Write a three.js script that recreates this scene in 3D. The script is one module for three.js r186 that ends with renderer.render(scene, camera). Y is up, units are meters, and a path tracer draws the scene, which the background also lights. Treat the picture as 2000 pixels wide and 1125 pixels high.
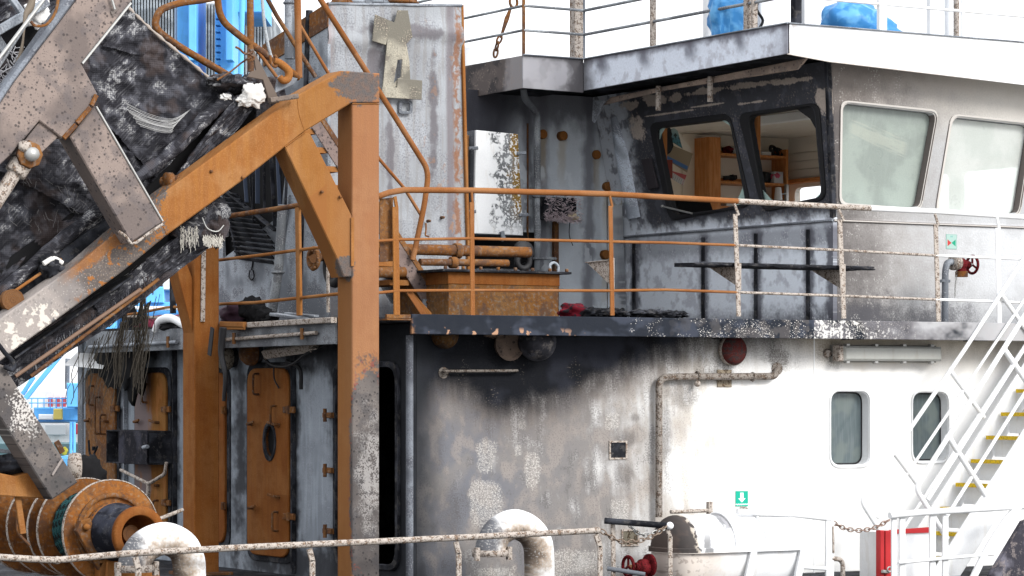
import * as THREE from 'three';
import { mergeGeometries, mergeVertices } from 'three/addons/utils/BufferGeometryUtils.js';
import { ImprovedNoise } from 'three/addons/math/ImprovedNoise.js';

// ------------------------------------------------------------------ camera, sky, sun, exposure
// World axes: x runs along the ship (to the right and away), y is up, z points out from the ship's side.
const scene = new THREE.Scene();
const W = 2000, HH = 1125, F = 5700, CX = 1000, HY = 757, DIST = 25.316, EYE = 5;
const TH = THREE.MathUtils.degToRad(31.5), c = Math.cos(TH), s = Math.sin(TH);
const CAM = new THREE.Vector3(-s * DIST, EYE, c * DIST);
const camera = new THREE.PerspectiveCamera(2 * THREE.MathUtils.radToDeg(Math.atan(HH / 2 / F)), W / HH, 0.5, 1500);
camera.position.copy(CAM);
camera.rotation.y = -TH;
camera.setViewOffset(W, HH, 0, HH / 2 - HY, W, HH);

const renderer = new THREE.WebGLRenderer({ antialias: true });
renderer.toneMapping = THREE.LinearToneMapping;
renderer.toneMappingExposure = 2.05;
renderer.shadowMap.enabled = true;

const SUN = new THREE.Vector3(0.30, 0.70, 0.85).normalize();
const sun = new THREE.DirectionalLight(new THREE.Color(1, 0.965, 0.91), 1.5);
sun.position.copy(SUN).multiplyScalar(40); sun.target.position.set(0, 5, -2);
sun.castShadow = true; sun.shadow.radius = 34; sun.shadow.mapSize.set(2048, 2048);
Object.assign(sun.shadow.camera, { left: -14, right: 14, top: 14, bottom: -14, near: 1, far: 90 });
scene.add(sun, sun.target);
{ // bright overcast: a high white veil, a little brighter round the hidden sun
  const w = 512, h = 256, d = new Float32Array(w * h * 4);
  for (let j = 0; j < h; j++) for (let i = 0; i < w; i++) {
    const el = ((j + 0.5) / h - 0.5) * Math.PI, az = ((i + 0.5) / w - 0.5) * 2 * Math.PI;
    const dir = new THREE.Vector3(Math.cos(el) * Math.cos(az), Math.sin(el), Math.cos(el) * Math.sin(az));
    const k = Math.max(0, dir.dot(SUN));
    let L = 0.74 + 0.22 * Math.max(0, dir.y) + 0.9 * k ** 6;
    if (dir.y < 0) L = 0.45;
    const q = (j * w + i) * 4;
    d[q] = L * 0.985; d[q + 1] = L; d[q + 2] = L * 1.035; d[q + 3] = 1;
  }
  const t = new THREE.DataTexture(d, w, h, THREE.RGBAFormat, THREE.FloatType);
  t.mapping = THREE.EquirectangularReflectionMapping; t.magFilter = THREE.LinearFilter; t.colorSpace = THREE.LinearSRGBColorSpace; t.needsUpdate = true;
  scene.background = t; scene.environment = t;
}

// ------------------------------------------------------------------ points
const V = (x, y, z) => new THREE.Vector3(x, y, z);
const PD = (px, py, Z) => { const X = (px - CX) / F * Z, dz = Z - DIST; return V(c * X + s * dz, EYE + (HY - py) / F * Z, s * X - c * dz); };   // at a distance
const PP = (px, py, p, n) => { const d = PD(px, py, 1).sub(CAM); return CAM.clone().addScaledVector(d, p.clone().sub(CAM).dot(n) / d.dot(n)); }; // on a plane
const PB = (px, py, b) => PP(px, py, V(0, 0, b), V(0, 0, 1));     // on a plane along the ship
const PA = (px, py, a) => PP(px, py, V(a, 0, 0), V(1, 0, 0));     // on a plane across the ship
const FWD = V(s, 0, -c), RGT = V(c, 0, s), UP = V(0, 1, 0), XX = V(1, 0, 0), ZZ = V(0, 0, 1);
const mapB = (pts, b) => pts.map(([x, y]) => PB(x, y, b)), mapA = (pts, a) => pts.map(([x, y]) => PA(x, y, a)), mapD = (pts, Z) => pts.map(([x, y]) => PD(x, y, Z));

// ------------------------------------------------------------------ random numbers and noise
function rng(a) { return () => { a |= 0; a = a + 0x6D2B79F5 | 0; let t = Math.imul(a ^ a >>> 15, 1 | a); t = t + Math.imul(t ^ t >>> 7, 61 | t) ^ t; return ((t ^ t >>> 14) >>> 0) / 4294967296; }; }
const R0 = rng(11), PM = new Uint8Array(512), GX = new Float32Array(256), GY = new Float32Array(256), RV = new Float32Array(256);
{ const p = [...Array(256).keys()]; for (let i = 255; i > 0; i--) { const j = Math.floor(R0() * (i + 1)); [p[i], p[j]] = [p[j], p[i]]; } for (let i = 0; i < 512; i++) PM[i] = p[i & 255];
  for (let i = 0; i < 256; i++) { const a = R0() * 6.2832; GX[i] = Math.cos(a); GY[i] = Math.sin(a); RV[i] = R0(); } }
const im = (i, p) => p ? ((i % p) + p) % p : i & 255;
function gn(x, y, p, q, sd) {
  const ix = Math.floor(x), iy = Math.floor(y), fx = x - ix, fy = y - iy;
  const x0 = im(ix, p) & 255, x1 = im(ix + 1, p) & 255, y0 = im(iy, q) & 255, y1 = im(iy + 1, q) & 255;
  const a0 = PM[(x0 + sd) & 255], a1 = PM[(x1 + sd) & 255];
  const h00 = PM[a0 + y0], h10 = PM[a1 + y0], h01 = PM[a0 + y1], h11 = PM[a1 + y1];
  const u = fx * fx * fx * (fx * (fx * 6 - 15) + 10), v = fy * fy * fy * (fy * (fy * 6 - 15) + 10);
  const a = GX[h00] * fx + GY[h00] * fy, b = GX[h10] * (fx - 1) + GY[h10] * fy, d = GX[h01] * fx + GY[h01] * (fy - 1), e = GX[h11] * (fx - 1) + GY[h11] * (fy - 1);
  return a + u * (b - a) + v * (d - a + u * (a - b - d + e));
}
function fb(x, y, o, sd, p = 0, q = p) { let t = 0, k = 1, n = 0; for (let i = 0; i < o; i++) { t += gn(x, y, p, q, sd + i * 17) * k; n += k; k *= 0.55; x *= 2; y *= 2; p *= 2; q *= 2; } return Math.min(1, Math.max(0, 0.5 + t / n * 1.25)); }
let WI = 0;
function wor(x, y, sd, p = 0) {   // distance to the nearest scattered point; WI is that point's own random value
  const ix = Math.floor(x), iy = Math.floor(y); let best = 9;
  for (let j = -1; j < 2; j++) for (let i = -1; i < 2; i++) {
    const h = PM[PM[(im(ix + i, p) + sd) & 255] + (im(iy + j, p) & 255)], dx = ix + i + RV[h] - x, dy = iy + j + RV[(h + 91) & 255] - y, d = dx * dx + dy * dy;
    if (d < best) { best = d; WI = RV[(h + 37) & 255]; }
  }
  return Math.sqrt(best);
}
const sm = (a, b, x) => { const t = Math.min(1, Math.max(0, (x - a) / (b - a))); return t * t * (3 - 2 * t); };
const mx = (o, k, t) => { o[0] += (k[0] - o[0]) * t; o[1] += (k[1] - o[1]) * t; o[2] += (k[2] - o[2]) * t; };
const set = (o, k) => { o[0] = k[0]; o[1] = k[1]; o[2] = k[2]; };
const dk = (o, f) => { o[0] *= f; o[1] *= f; o[2] *= f; };
const poly = (P, x) => { if (x <= P[0][0]) return P[0][1]; for (let i = 1; i < P.length; i++) if (x <= P[i][0]) { const t = (x - P[i - 1][0]) / (P[i][0] - P[i - 1][0]); return P[i - 1][1] + t * (P[i][1] - P[i - 1][1]); } return P[P.length - 1][1]; };

// ------------------------------------------------------------------ textures: colour, roughness and relief painted together
const LUT = new Uint8Array(4097); for (let i = 0; i <= 4096; i++) { const x = i / 4096; LUT[i] = Math.round(255 * (x < 0.0031308 ? x * 12.92 : 1.055 * x ** (1 / 2.4) - 0.055)); }
function paint(w, h, fn, rep) {
  const C = new Uint8Array(w * h * 4), M = new Uint8Array(w * h * 4), o = [0, 0, 0, 0.8, 0.5];
  for (let j = 0; j < h; j++) for (let i = 0; i < w; i++) {
    o[3] = 0.8; o[4] = 0.5; fn((i + 0.5) / w, (j + 0.5) / h, o);
    const q = (j * w + i) * 4;
    for (let k = 0; k < 3; k++) C[q + k] = LUT[Math.round(Math.min(1, Math.max(0, o[k])) * 4096)];
    const b = Math.round(Math.min(1, Math.max(0, o[4])) * 255);
    M[q] = b; M[q + 1] = Math.round(Math.min(1, Math.max(0, o[3])) * 255); M[q + 2] = b; C[q + 3] = M[q + 3] = 255;
  }
  const mk = (d, srgb) => { const t = new THREE.DataTexture(d, w, h); t.magFilter = THREE.LinearFilter; t.minFilter = THREE.LinearMipmapLinearFilter; t.generateMipmaps = true; if (srgb) t.colorSpace = THREE.SRGBColorSpace; if (rep) { t.wrapS = t.wrapT = THREE.RepeatWrapping; t.repeat.set(1 / rep, 1 / rep); } t.needsUpdate = true; return t; };
  return { map: mk(C, true), aux: mk(M, false) };
}
function surf(T, bump = 0.004, extra = {}) {
  return new THREE.MeshPhysicalMaterial({ map: T.map, roughnessMap: T.aux, bumpMap: T.aux, bumpScale: bump, roughness: 1, metalness: 0, specularIntensity: 0.2, ...extra });
}
const plain = (r, g, b, rough = 0.7, extra = {}) => new THREE.MeshPhysicalMaterial({ color: new THREE.Color().setRGB(r, g, b), roughness: rough, specularIntensity: 0.5, ...extra });

// what surfaces are: each of these fills o at a place given in metres (x, y); p is the period in metres of a repeating tile (0: none)
const K = {};
K.zinc = (x, y, p, o) => {
  const n1 = fb(x * 1.5, y * 1.5, 4, 3, p * 1.5), n2 = fb(x * 5, y * 5, 4, 40, p * 5), n3 = fb(x * 70, y * 70, 2, 77, p * 70), st = fb(x * 12, y * 1.5, 3, 90, p * 12, p * 1.5);
  set(o, [0.17, 0.185, 0.21]); mx(o, [0.36, 0.395, 0.44], sm(0.34, 0.64, n1)); mx(o, [0.13, 0.135, 0.16], 0.6 * sm(0.52, 0.74, n2)); mx(o, [0.44, 0.47, 0.51], 0.4 * sm(0.5, 0.75, st) * sm(0.4, 0.6, n1));
  mx(o, [0.55, 0.57, 0.59], 0.5 * sm(0.66, 0.76, n3) * sm(0.45, 0.62, n2)); mx(o, [0.12, 0.12, 0.14], 0.4 * sm(0.64, 0.74, 1 - n3) * sm(0.4, 0.6, n1));
  dk(o, 0.72 * (0.92 + 0.16 * n3)); o[3] = 0.72; o[4] = 0.35 + 0.2 * n3 + 0.3 * n2;
};
K.rust = (x, y, p, o) => {
  const n1 = fb(x * 2, y * 2, 4, 5, p * 2), n2 = fb(x * 8, y * 8, 3, 60, p * 8), n3 = fb(x * 90, y * 90, 2, 21, p * 90), st = fb(x * 22, y * 1.5, 2, 35, p * 22, p * 1.5);
  set(o, [0.32, 0.127, 0.040]); mx(o, [0.37, 0.18, 0.078], 0.8 * sm(0.40, 0.70, n1)); mx(o, [0.255, 0.095, 0.026], 0.42 * sm(0.5, 0.8, n2)); mx(o, [0.38, 0.165, 0.045], 0.3 * sm(0.52, 0.75, st)); mx(o, [0.25, 0.10, 0.035], 0.25 * sm(0.5, 0.3, st));
  mx(o, [0.48, 0.29, 0.18], 0.14 * sm(0.64, 0.76, n3)); const big = fb(x * 0.9, y * 0.5, 3, 201); mx(o, [0.20, 0.07, 0.018], 0.5 * sm(0.5, 0.75, big)); dk(o, 0.72 * (0.93 + 0.14 * n3)); o[2] *= 0.88; o[3] = 0.86; o[4] = 0.3 * n3 + 0.25 * n2;
};
K.brown = (x, y, p, o) => {   // older, darker rust with black scale
  K.rust(x, y, p, o); const n = fb(x * 4, y * 4, 4, 130, p * 4), m = fb(x * 26, y * 26, 3, 140, p * 26);
  dk(o, 0.7); mx(o, [0.06, 0.036, 0.028], 0.65 * sm(0.44, 0.7, n)); mx(o, [0.17, 0.14, 0.12], 0.45 * sm(0.66, 0.74, m)); mx(o, [0.05, 0.04, 0.04], 0.4 * sm(0.62, 0.72, 1 - m));
};
K.blister = (x, y, p, o) => {   // scorched grey paint, blistered to dark dots
  const n1 = fb(x * 2, y * 2, 4, 8, p * 2), n3 = fb(x * 70, y * 70, 2, 44, p * 70), n2 = fb(x * 6, y * 6, 3, 52, p * 6);
  set(o, [0.185, 0.165, 0.16]); mx(o, [0.315, 0.275, 0.255], sm(0.34, 0.66, n1)); mx(o, [0.145, 0.14, 0.15], 0.5 * sm(0.52, 0.72, n2)); dk(o, 0.93 + 0.14 * n3);
  let h = 0.5 + 0.1 * n3; const cl = sm(0.40, 0.62, n2 * 0.5 + n1 * 0.5), a = wor(x * 24, y * 24, 9, p * 24), ra = 0.08 + 0.22 * WI; if (WI > 0.72 - 0.35 * cl) { const t = 1 - sm(ra - 0.07, ra, a); mx(o, [0.075, 0.07, 0.072], 0.85 * t); h += 0.35 * t; }
  const b = wor(x * 60, y * 60, 19, p * 60), rb = 0.10 + 0.2 * WI; if (WI > 0.86 - 0.35 * cl) { const t = 1 - sm(rb - 0.1, rb, b); mx(o, [0.095, 0.085, 0.09], 0.75 * t); h += 0.2 * t; }
  dk(o, 0.78); o[3] = 0.7; o[4] = h;
};
K.flake = (x, y, p, o) => {   // white paint peeling off brown scorched steel
  const n1 = fb(x * 26, y * 20, 3, 15, p * 26, p * 20), n2 = fb(x * 80, y * 80, 2, 28, p * 80);
  const a = wor(x * 70, y * 70, 31, p * 70), keep = sm(0.40, 0.56, n1 * 0.5 + n2 * 0.35 + 0.2 * (1 - a));
  set(o, [0.12, 0.095, 0.08]); mx(o, [0.24, 0.15, 0.09], sm(0.5, 0.7, n2)); mx(o, [0.36, 0.32, 0.285], keep); dk(o, 0.86 + 0.24 * n2); o[3] = 0.75; o[4] = 0.3 + 0.4 * keep + 0.1 * n2;
};
K.soot = (x, y, p, o) => {
  const n1 = fb(x * 3, y * 3, 4, 12, p * 3), n2 = fb(x * 12, y * 12, 3, 71, p * 12), n3 = fb(x * 70, y * 70, 2, 33, p * 70);
  set(o, [0.018, 0.019, 0.024]); mx(o, [0.062, 0.066, 0.08], sm(0.46, 0.74, n1)); mx(o, [0.10, 0.095, 0.092], 0.5 * sm(0.6, 0.78, n2)); mx(o, [0.20, 0.19, 0.175], 0.35 * sm(0.74, 0.84, n3) * sm(0.48, 0.62, n2)); dk(o, 0.66 * (0.85 + 0.3 * n3)); o[3] = 0.82; o[4] = 0.4 * n3 + 0.3 * n2;
};
K.char = (x, y, p, o) => {   // burnt woven belting: black, ash grey where the weave shows
  const n1 = fb(x * 2.2, y * 2.2, 4, 6), n2 = fb(x * 9, y * 9, 3, 81), n3 = fb(x * 50, y * 50, 2, 3), fbr = fb((x + y) * 7, (y - x) * 60, 2, 55);
  const wv = (Math.sin((x + y) * 190) * Math.sin((x - y) * 190)) * 0.5 + 0.5;
  set(o, [0.022, 0.022, 0.027]); mx(o, [0.065, 0.066, 0.078], sm(0.4, 0.7, n2)); mx(o, [0.075, 0.05, 0.04], 0.4 * sm(0.55, 0.75, 1 - n1)); dk(o, 0.82 + 0.36 * wv);
  const ash = 0.55 * sm(0.60, 0.72, n1 * 0.6 + n2 * 0.4 + 0.16 * (fbr - 0.5)); mx(o, [0.62, 0.62, 0.62], ash * (0.35 + 0.65 * sm(0.35, 0.6, wv)) * sm(0.3, 0.55, n3)); mx(o, [0.18, 0.18, 0.19], 0.25 * sm(0.60, 0.72, fbr) * sm(0.45, 0.6, n1)); dk(o, 0.85);
  o[3] = 0.8; o[4] = 0.45 * wv + 0.35 * n2 + 0.2 * n3;
};
K.white = (x, y, p, o) => {
  const n1 = fb(x * 2, y * 2, 4, 16, p * 2), n2 = fb(x * 14, y * 3, 4, 64, p * 14, p * 3), n3 = fb(x * 60, y * 60, 2, 9, p * 60);
  set(o, [0.74, 0.75, 0.76]); mx(o, [0.66, 0.67, 0.68], 0.7 * sm(0.5, 0.75, n1)); mx(o, [0.58, 0.55, 0.50], 0.3 * sm(0.6, 0.78, n2)); dk(o, 0.96 + 0.06 * n3); o[3] = 0.45; o[4] = 0.5 + 0.2 * n1 + 0.1 * n3;
};
const sheets = {};   // one painted sheet of each kind, tinted where a thing is of another tone
const tile = (k, p, n, bump, extra) => surf(sheets[k] ||= paint(n, n, (u, v, o) => K[k](u * p, v * p, p, o), p), bump, extra);
const M = {
  zinc: tile('zinc', 2, 576, 0.004), rust: tile('rust', 2, 576, 0.003), brown: tile('brown', 2, 512, 0.004), blister: tile('blister', 2, 640, 0.004),
  flake: tile('flake', 1, 320, 0.002), soot: tile('soot', 2, 512, 0.003), char: tile('char', 2, 704, 0.005), white: tile('white', 2, 384, 0.001),
};
M.paleRust = surf({ map: M.rust.map, aux: M.rust.roughnessMap }, 0.003, { color: new THREE.Color().setRGB(0.9, 0.88, 1.02) });
M.black = plain(0.010, 0.010, 0.011, 0.9, { specularIntensity: 0.2 });
M.rubber = plain(0.016, 0.016, 0.018, 0.6);
M.steel = plain(0.35, 0.35, 0.34, 0.45, { metalness: 0.6 });
const rustOf = (r, g, b) => surf({ map: M.rust.map, aux: M.rust.roughnessMap }, 0.003, { color: new THREE.Color().setRGB(r, g, b) });
M.doorRust = rustOf(0.82, 0.7, 0.55); M.deepRust = rustOf(0.72, 0.6, 0.48);
M.galv = surf({ map: M.zinc.map, aux: M.zinc.roughnessMap }, 0.002, { color: new THREE.Color().setRGB(1.15, 1.13, 1.08) });
M.red = surf({ map: M.flake.map, aux: M.flake.roughnessMap }, 0.002, { color: new THREE.Color().setRGB(0.30, 0.022, 0.035) });
M.redPaint = plain(0.42, 0.022, 0.026, 0.45);
M.ashWhite = plain(0.62, 0.61, 0.59, 0.95);
M.cream = plain(0.80, 0.72, 0.61, 0.6);
M.ceiling = plain(0.80, 0.77, 0.71, 0.5);
M.wood = surf(paint(256, 256, (u, v, o) => { const n = fb(u * 40, v * 3, 4, 7, 40, 3), m = fb(u * 6, v * 6, 3, 30, 6); set(o, [0.50, 0.19, 0.06]); mx(o, [0.58, 0.26, 0.10], sm(0.35, 0.7, n)); dk(o, 0.9 + 0.2 * m); o[3] = 0.4; }, 1), 0);
M.tarp = plain(0.06, 0.22, 0.52, 0.4);
M.glassShard = new THREE.MeshPhysicalMaterial({ color: new THREE.Color().setRGB(0.62, 0.80, 0.76), roughness: 0.35, transmission: 0.45, thickness: 0 });

// ------------------------------------------------------------------ shapes (all built where they stand; uv in metres)
const TL = new THREE.Vector3();
function uvBox(g) {   // uv in metres from the side of the surface each triangle faces
  const n = g.index ? g.toNonIndexed() : g, P = n.attributes.position, N = n.attributes.normal, uv = new Float32Array(P.count * 2);
  for (let i = 0; i < P.count; i += 3) {
    let nx = 0, ny = 0, nz = 0; for (let k = 0; k < 3; k++) { nx += N.getX(i + k); ny += N.getY(i + k); nz += N.getZ(i + k); }
    nx = Math.abs(nx); ny = Math.abs(ny); nz = Math.abs(nz);
    for (let k = 0; k < 3; k++) { const x = P.getX(i + k), y = P.getY(i + k), z = P.getZ(i + k); const q = nz >= nx && nz >= ny ? [x, y] : nx >= ny ? [z, y] : [x, z]; uv[(i + k) * 2] = q[0]; uv[(i + k) * 2 + 1] = q[1]; }
  }
  n.setAttribute('uv', new THREE.BufferAttribute(uv, 2)); return n;
}
function uvFn(g, fn) { const n = g.index ? g.toNonIndexed() : g, P = n.attributes.position, uv = new Float32Array(P.count * 2); for (let i = 0; i < P.count; i++) { const q = fn(P.getX(i), P.getY(i), P.getZ(i)); uv[i * 2] = q[0]; uv[i * 2 + 1] = q[1]; } n.setAttribute('uv', new THREE.BufferAttribute(uv, 2)); return n; }
function fromTris(pos) { const g = new THREE.BufferGeometry(); g.setAttribute('position', new THREE.Float32BufferAttribute(pos, 3)); g.computeVertexNormals(); return uvBox(g); }
function newell(P) { const n = V(0, 0, 0); for (let i = 0; i < P.length; i++) { const a = P[i], b = P[(i + 1) % P.length]; n.x += (a.y - b.y) * (a.z + b.z); n.y += (a.z - b.z) * (a.x + b.x); n.z += (a.x - b.x) * (a.y + b.y); } return n.normalize(); }
// a plate: outline P (coplanar points), pushed back along dir, with holes and a bevelled front edge
function slab(P, dir, holes = [], bev = 0) {
  const n = newell(P); if (n.dot(dir) > 0) { P = [...P].reverse(); n.negate(); }
  const e1 = Math.abs(n.y) < 0.9 ? V(0, 1, 0).cross(n).normalize() : V(1, 0, 0).cross(n).normalize(), e2 = n.clone().cross(e1), o0 = P[0];
  const to2 = (p) => { const d = p.clone().sub(o0); return new THREE.Vector2(d.dot(e1), d.dot(e2)); }, to3 = (q) => o0.clone().addScaledVector(e1, q.x).addScaledVector(e2, q.y);
  let C = P.map(to2); if (THREE.ShapeUtils.area(C) < 0) C.reverse();
  const Hs = holes.map((h) => { const q = h.map(to2); if (THREE.ShapeUtils.area(q) > 0) q.reverse(); return q; });
  const inset = (L, r) => L.map((q, i) => { const a = L[(i + L.length - 1) % L.length], b = L[(i + 1) % L.length], u = q.clone().sub(a).normalize(), v = b.clone().sub(q).normalize(), n1 = new THREE.Vector2(-u.y, u.x), n2 = new THREE.Vector2(-v.y, v.x), m = n1.clone().add(n2); const k = r / Math.max(0.35, m.length() * m.length() / 2); return q.clone().addScaledVector(m, k * 0.999 / 1); });
  const pos = [], push = (...v) => v.forEach((p) => pos.push(p.x, p.y, p.z));
  const Ci = bev ? inset(C, bev) : C, Hi = bev ? Hs.map((h) => inset(h, bev)) : Hs, ring = [...Ci, ...Hi.flat()], ringO = [...C, ...Hs.flat()];
  const F3 = ring.map(to3), O3 = ringO.map((q) => to3(q).addScaledVector(n, -bev)), B3 = ringO.map((q) => to3(q).add(dir));
  for (const [a, b, d] of THREE.ShapeUtils.triangulateShape(Ci, Hi)) { push(F3[a], F3[b], F3[d]); }
  for (const [a, b, d] of THREE.ShapeUtils.triangulateShape(C, Hs)) { push(B3[a], B3[d], B3[b]); }
  let k0 = 0; for (const L of [C, ...Hs]) { for (let i = 0; i < L.length; i++) { const a = k0 + i, b = k0 + (i + 1) % L.length; if (bev) push(F3[a], O3[a], O3[b], F3[a], O3[b], F3[b]); push(O3[a], B3[a], B3[b], O3[a], B3[b], O3[b]); } k0 += L.length; }
  return fromTris(pos);
}
// a band between an outline and a smaller one inside it
const ringSlab = (outer, inner, dir, bev = 0) => slab(outer, dir, [inner], bev);
function round(P, r, seg = 4) {
  const out = []; for (let i = 0; i < P.length; i++) { const p = P[i], a = P[(i + P.length - 1) % P.length], b = P[(i + 1) % P.length], rr = Array.isArray(r) ? r[i] : r;
    const u = a.clone().sub(p), v = b.clone().sub(p), q0 = p.clone().addScaledVector(u.normalize(), Math.min(rr, a.distanceTo(p) * 0.48)), q1 = p.clone().addScaledVector(v.normalize(), Math.min(rr, b.distanceTo(p) * 0.48));
    for (let k = 0; k <= seg; k++) { const t = k / seg; out.push(q0.clone().multiplyScalar((1 - t) ** 2).addScaledVector(p, 2 * t * (1 - t)).addScaledVector(q1, t * t)); } } return out;
}
const shrink = (P, k) => { const m = P.reduce((t, p) => t.add(p), V(0, 0, 0)).multiplyScalar(1 / P.length); return P.map((p) => { const d = p.clone().sub(m), L = d.length(); return m.clone().addScaledVector(d, (L - k) / L); }); };
function box(x0, x1, y0, y1, z0, z1, r = 0.004) {
  return slab([V(x0, y0, z1), V(x1, y0, z1), V(x1, y1, z1), V(x0, y1, z1)], V(0, 0, z0 - z1), [], Math.min(r, (z1 - z0) / 3, (x1 - x0) / 3, (y1 - y0) / 3));
}
function bar(p, q, w, h, up = UP, r = 0.006) {   // a chamfered bar from p to q, w across and h along up
  const d = q.clone().sub(p), L = d.length(); d.normalize(); const sd = d.clone().cross(up).normalize(), u2 = sd.clone().cross(d); r = Math.min(r, w / 3, h / 3);
  const sec = [[-w / 2 + r, -h / 2], [w / 2 - r, -h / 2], [w / 2, -h / 2 + r], [w / 2, h / 2 - r], [w / 2 - r, h / 2], [-w / 2 + r, h / 2], [-w / 2, h / 2 - r], [-w / 2, -h / 2 + r]];
  const at = (b, k) => b.clone().addScaledVector(sd, k[0]).addScaledVector(u2, k[1]), pos = [], push = (...v) => v.forEach((t) => pos.push(t.x, t.y, t.z));
  for (let i = 0; i < 8; i++) { const a = sec[i], b = sec[(i + 1) % 8]; push(at(p, a), at(p, b), at(q, b), at(p, a), at(q, b), at(q, a)); }
  for (let i = 1; i < 7; i++) { push(at(p, sec[0]), at(p, sec[i + 1]), at(p, sec[i])); push(at(q, sec[0]), at(q, sec[i]), at(q, sec[i + 1])); }
  const g = new THREE.BufferGeometry(); g.setAttribute('position', new THREE.Float32BufferAttribute(pos, 3)); g.computeVertexNormals();
  const uv = []; for (let i = 0; i < pos.length; i += 3) { TL.set(pos[i], pos[i + 1], pos[i + 2]).sub(p); const a = TL.dot(sd), b = TL.dot(u2), t = TL.dot(d); const N = g.attributes.normal, n = V(N.getX(i / 3), N.getY(i / 3), N.getZ(i / 3)), al = Math.abs(n.dot(d)) > 0.7; uv.push(al ? a : Math.abs(n.dot(sd)) > Math.abs(n.dot(u2)) ? b + p.x : a + p.z + 0.37, al ? b : t + p.y * 0.61); }
  g.setAttribute('uv', new THREE.Float32BufferAttribute(uv, 2)); return g;
}
function bend(P, r, seg = 5) {   // a polyline with rounded corners
  const out = [P[0]]; for (let i = 1; i < P.length - 1; i++) { const p = P[i], u = P[i - 1].clone().sub(p), v = P[i + 1].clone().sub(p), rr = Math.min(r, u.length() * 0.49, v.length() * 0.49); const q0 = p.clone().addScaledVector(u.normalize(), rr), q1 = p.clone().addScaledVector(v.normalize(), rr);
    for (let k = 0; k <= seg; k++) { const t = k / seg; out.push(q0.clone().multiplyScalar((1 - t) ** 2).addScaledVector(p, 2 * t * (1 - t)).addScaledVector(q1, t * t)); } } out.push(P[P.length - 1]); return out;
}
const curve = (P, n = 24, closed = false) => new THREE.CatmullRomCurve3(P, closed, 'centripetal').getPoints(n);
function sweep(P, r, n = 10, cap = true) {   // a tube along P; r is a number or a function of 0..1
  const N = P.length, rf = typeof r === 'function' ? r : () => r, pos = [], nor = [], uv = [], idx = []; let t0 = P[1].clone().sub(P[0]).normalize(), u = Math.abs(t0.y) < 0.9 ? UP.clone().cross(t0).normalize() : XX.clone().cross(t0).normalize(), len = 0;
  for (let i = 0; i < N; i++) {
    const t = (i === 0 ? P[1].clone().sub(P[0]) : i === N - 1 ? P[i].clone().sub(P[i - 1]) : P[i + 1].clone().sub(P[i]).normalize().add(P[i].clone().sub(P[i - 1]).normalize())).normalize();
    u.addScaledVector(t, -u.dot(t)).normalize(); const w = t.clone().cross(u), R = rf(i / (N - 1)); if (i) len += P[i].distanceTo(P[i - 1]);
    for (let k = 0; k <= n; k++) { const a = k / n * 2 * Math.PI, d = u.clone().multiplyScalar(Math.cos(a)).addScaledVector(w, Math.sin(a)); pos.push(P[i].x + d.x * R, P[i].y + d.y * R, P[i].z + d.z * R); nor.push(d.x, d.y, d.z); uv.push(k / n * 2 * Math.PI * Math.max(R, 0.01) + P[0].x * 0.7, len + P[0].y * 0.9 + P[0].z * 0.3); }
    if (i) for (let k = 0; k < n; k++) { const a = (i - 1) * (n + 1) + k, b = a + n + 1; idx.push(a, a + 1, b, a + 1, b + 1, b); }
  }
  if (cap) for (const [i, sg] of [[0, -1], [N - 1, 1]]) { const t = (i ? P[i].clone().sub(P[i - 1]) : P[1].clone().sub(P[0])).normalize().multiplyScalar(sg), b0 = pos.length / 3; pos.push(P[i].x, P[i].y, P[i].z); nor.push(t.x, t.y, t.z); uv.push(0, 0); for (let k = 0; k <= n; k++) { const q = (i * (n + 1) + k) * 3; pos.push(pos[q], pos[q + 1], pos[q + 2]); nor.push(t.x, t.y, t.z); uv.push(pos[q] * 1.1, pos[q + 1]); } for (let k = 0; k < n; k++) sg < 0 ? idx.push(b0, b0 + k + 2, b0 + k + 1) : idx.push(b0, b0 + k + 1, b0 + k + 2); }
  const g = new THREE.BufferGeometry(); g.setAttribute('position', new THREE.Float32BufferAttribute(pos, 3)); g.setAttribute('normal', new THREE.Float32BufferAttribute(nor, 3)); g.setAttribute('uv', new THREE.Float32BufferAttribute(uv, 2)); g.setIndex(idx); return g.toNonIndexed();
}
const rod = (p, q, r, n = 10) => sweep([p, q], r, n);
function lathe(prof, o, axis, seg = 28) {   // prof: [radius, distance along axis]
  const g = new THREE.LatheGeometry(prof.map(([r, t]) => new THREE.Vector2(r, t)), seg), m = new THREE.Matrix4().makeRotationFromQuaternion(new THREE.Quaternion().setFromUnitVectors(UP, axis.clone().normalize())); m.setPosition(o); g.applyMatrix4(m);
  const n = g.toNonIndexed(); return uvBox(n);
}
const NZ = new ImprovedNoise();
function blob(p, rx, ry, rz, amp = 0.25, sd = 1, det = 3, fr = 1.7) {
  const g = mergeVertices(new THREE.IcosahedronGeometry(1, det).deleteAttribute('uv').deleteAttribute('normal')), P = g.attributes.position;
  for (let i = 0; i < P.count; i++) { const x = P.getX(i), y = P.getY(i), z = P.getZ(i), k = 1 + amp * (NZ.noise(x * fr + sd * 7.3, y * fr, z * fr) + 0.5 * NZ.noise(x * fr * 2.7, y * fr * 2.7 + sd * 3.1, z * fr * 2.7) + 0.3 * NZ.noise(x * fr * 6, y * fr * 6, z * fr * 6 + sd)); P.setXYZ(i, p.x + x * k * rx, p.y + y * k * ry, p.z + z * k * rz); }
  g.computeVertexNormals(); return uvBox(g);
}
function ball(p, r, sx = 1, sy = 1, sz = 1) { const g = new THREE.SphereGeometry(r, 24, 16); g.scale(sx, sy, sz); g.translate(p.x, p.y, p.z); return uvBox(g); }
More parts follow.
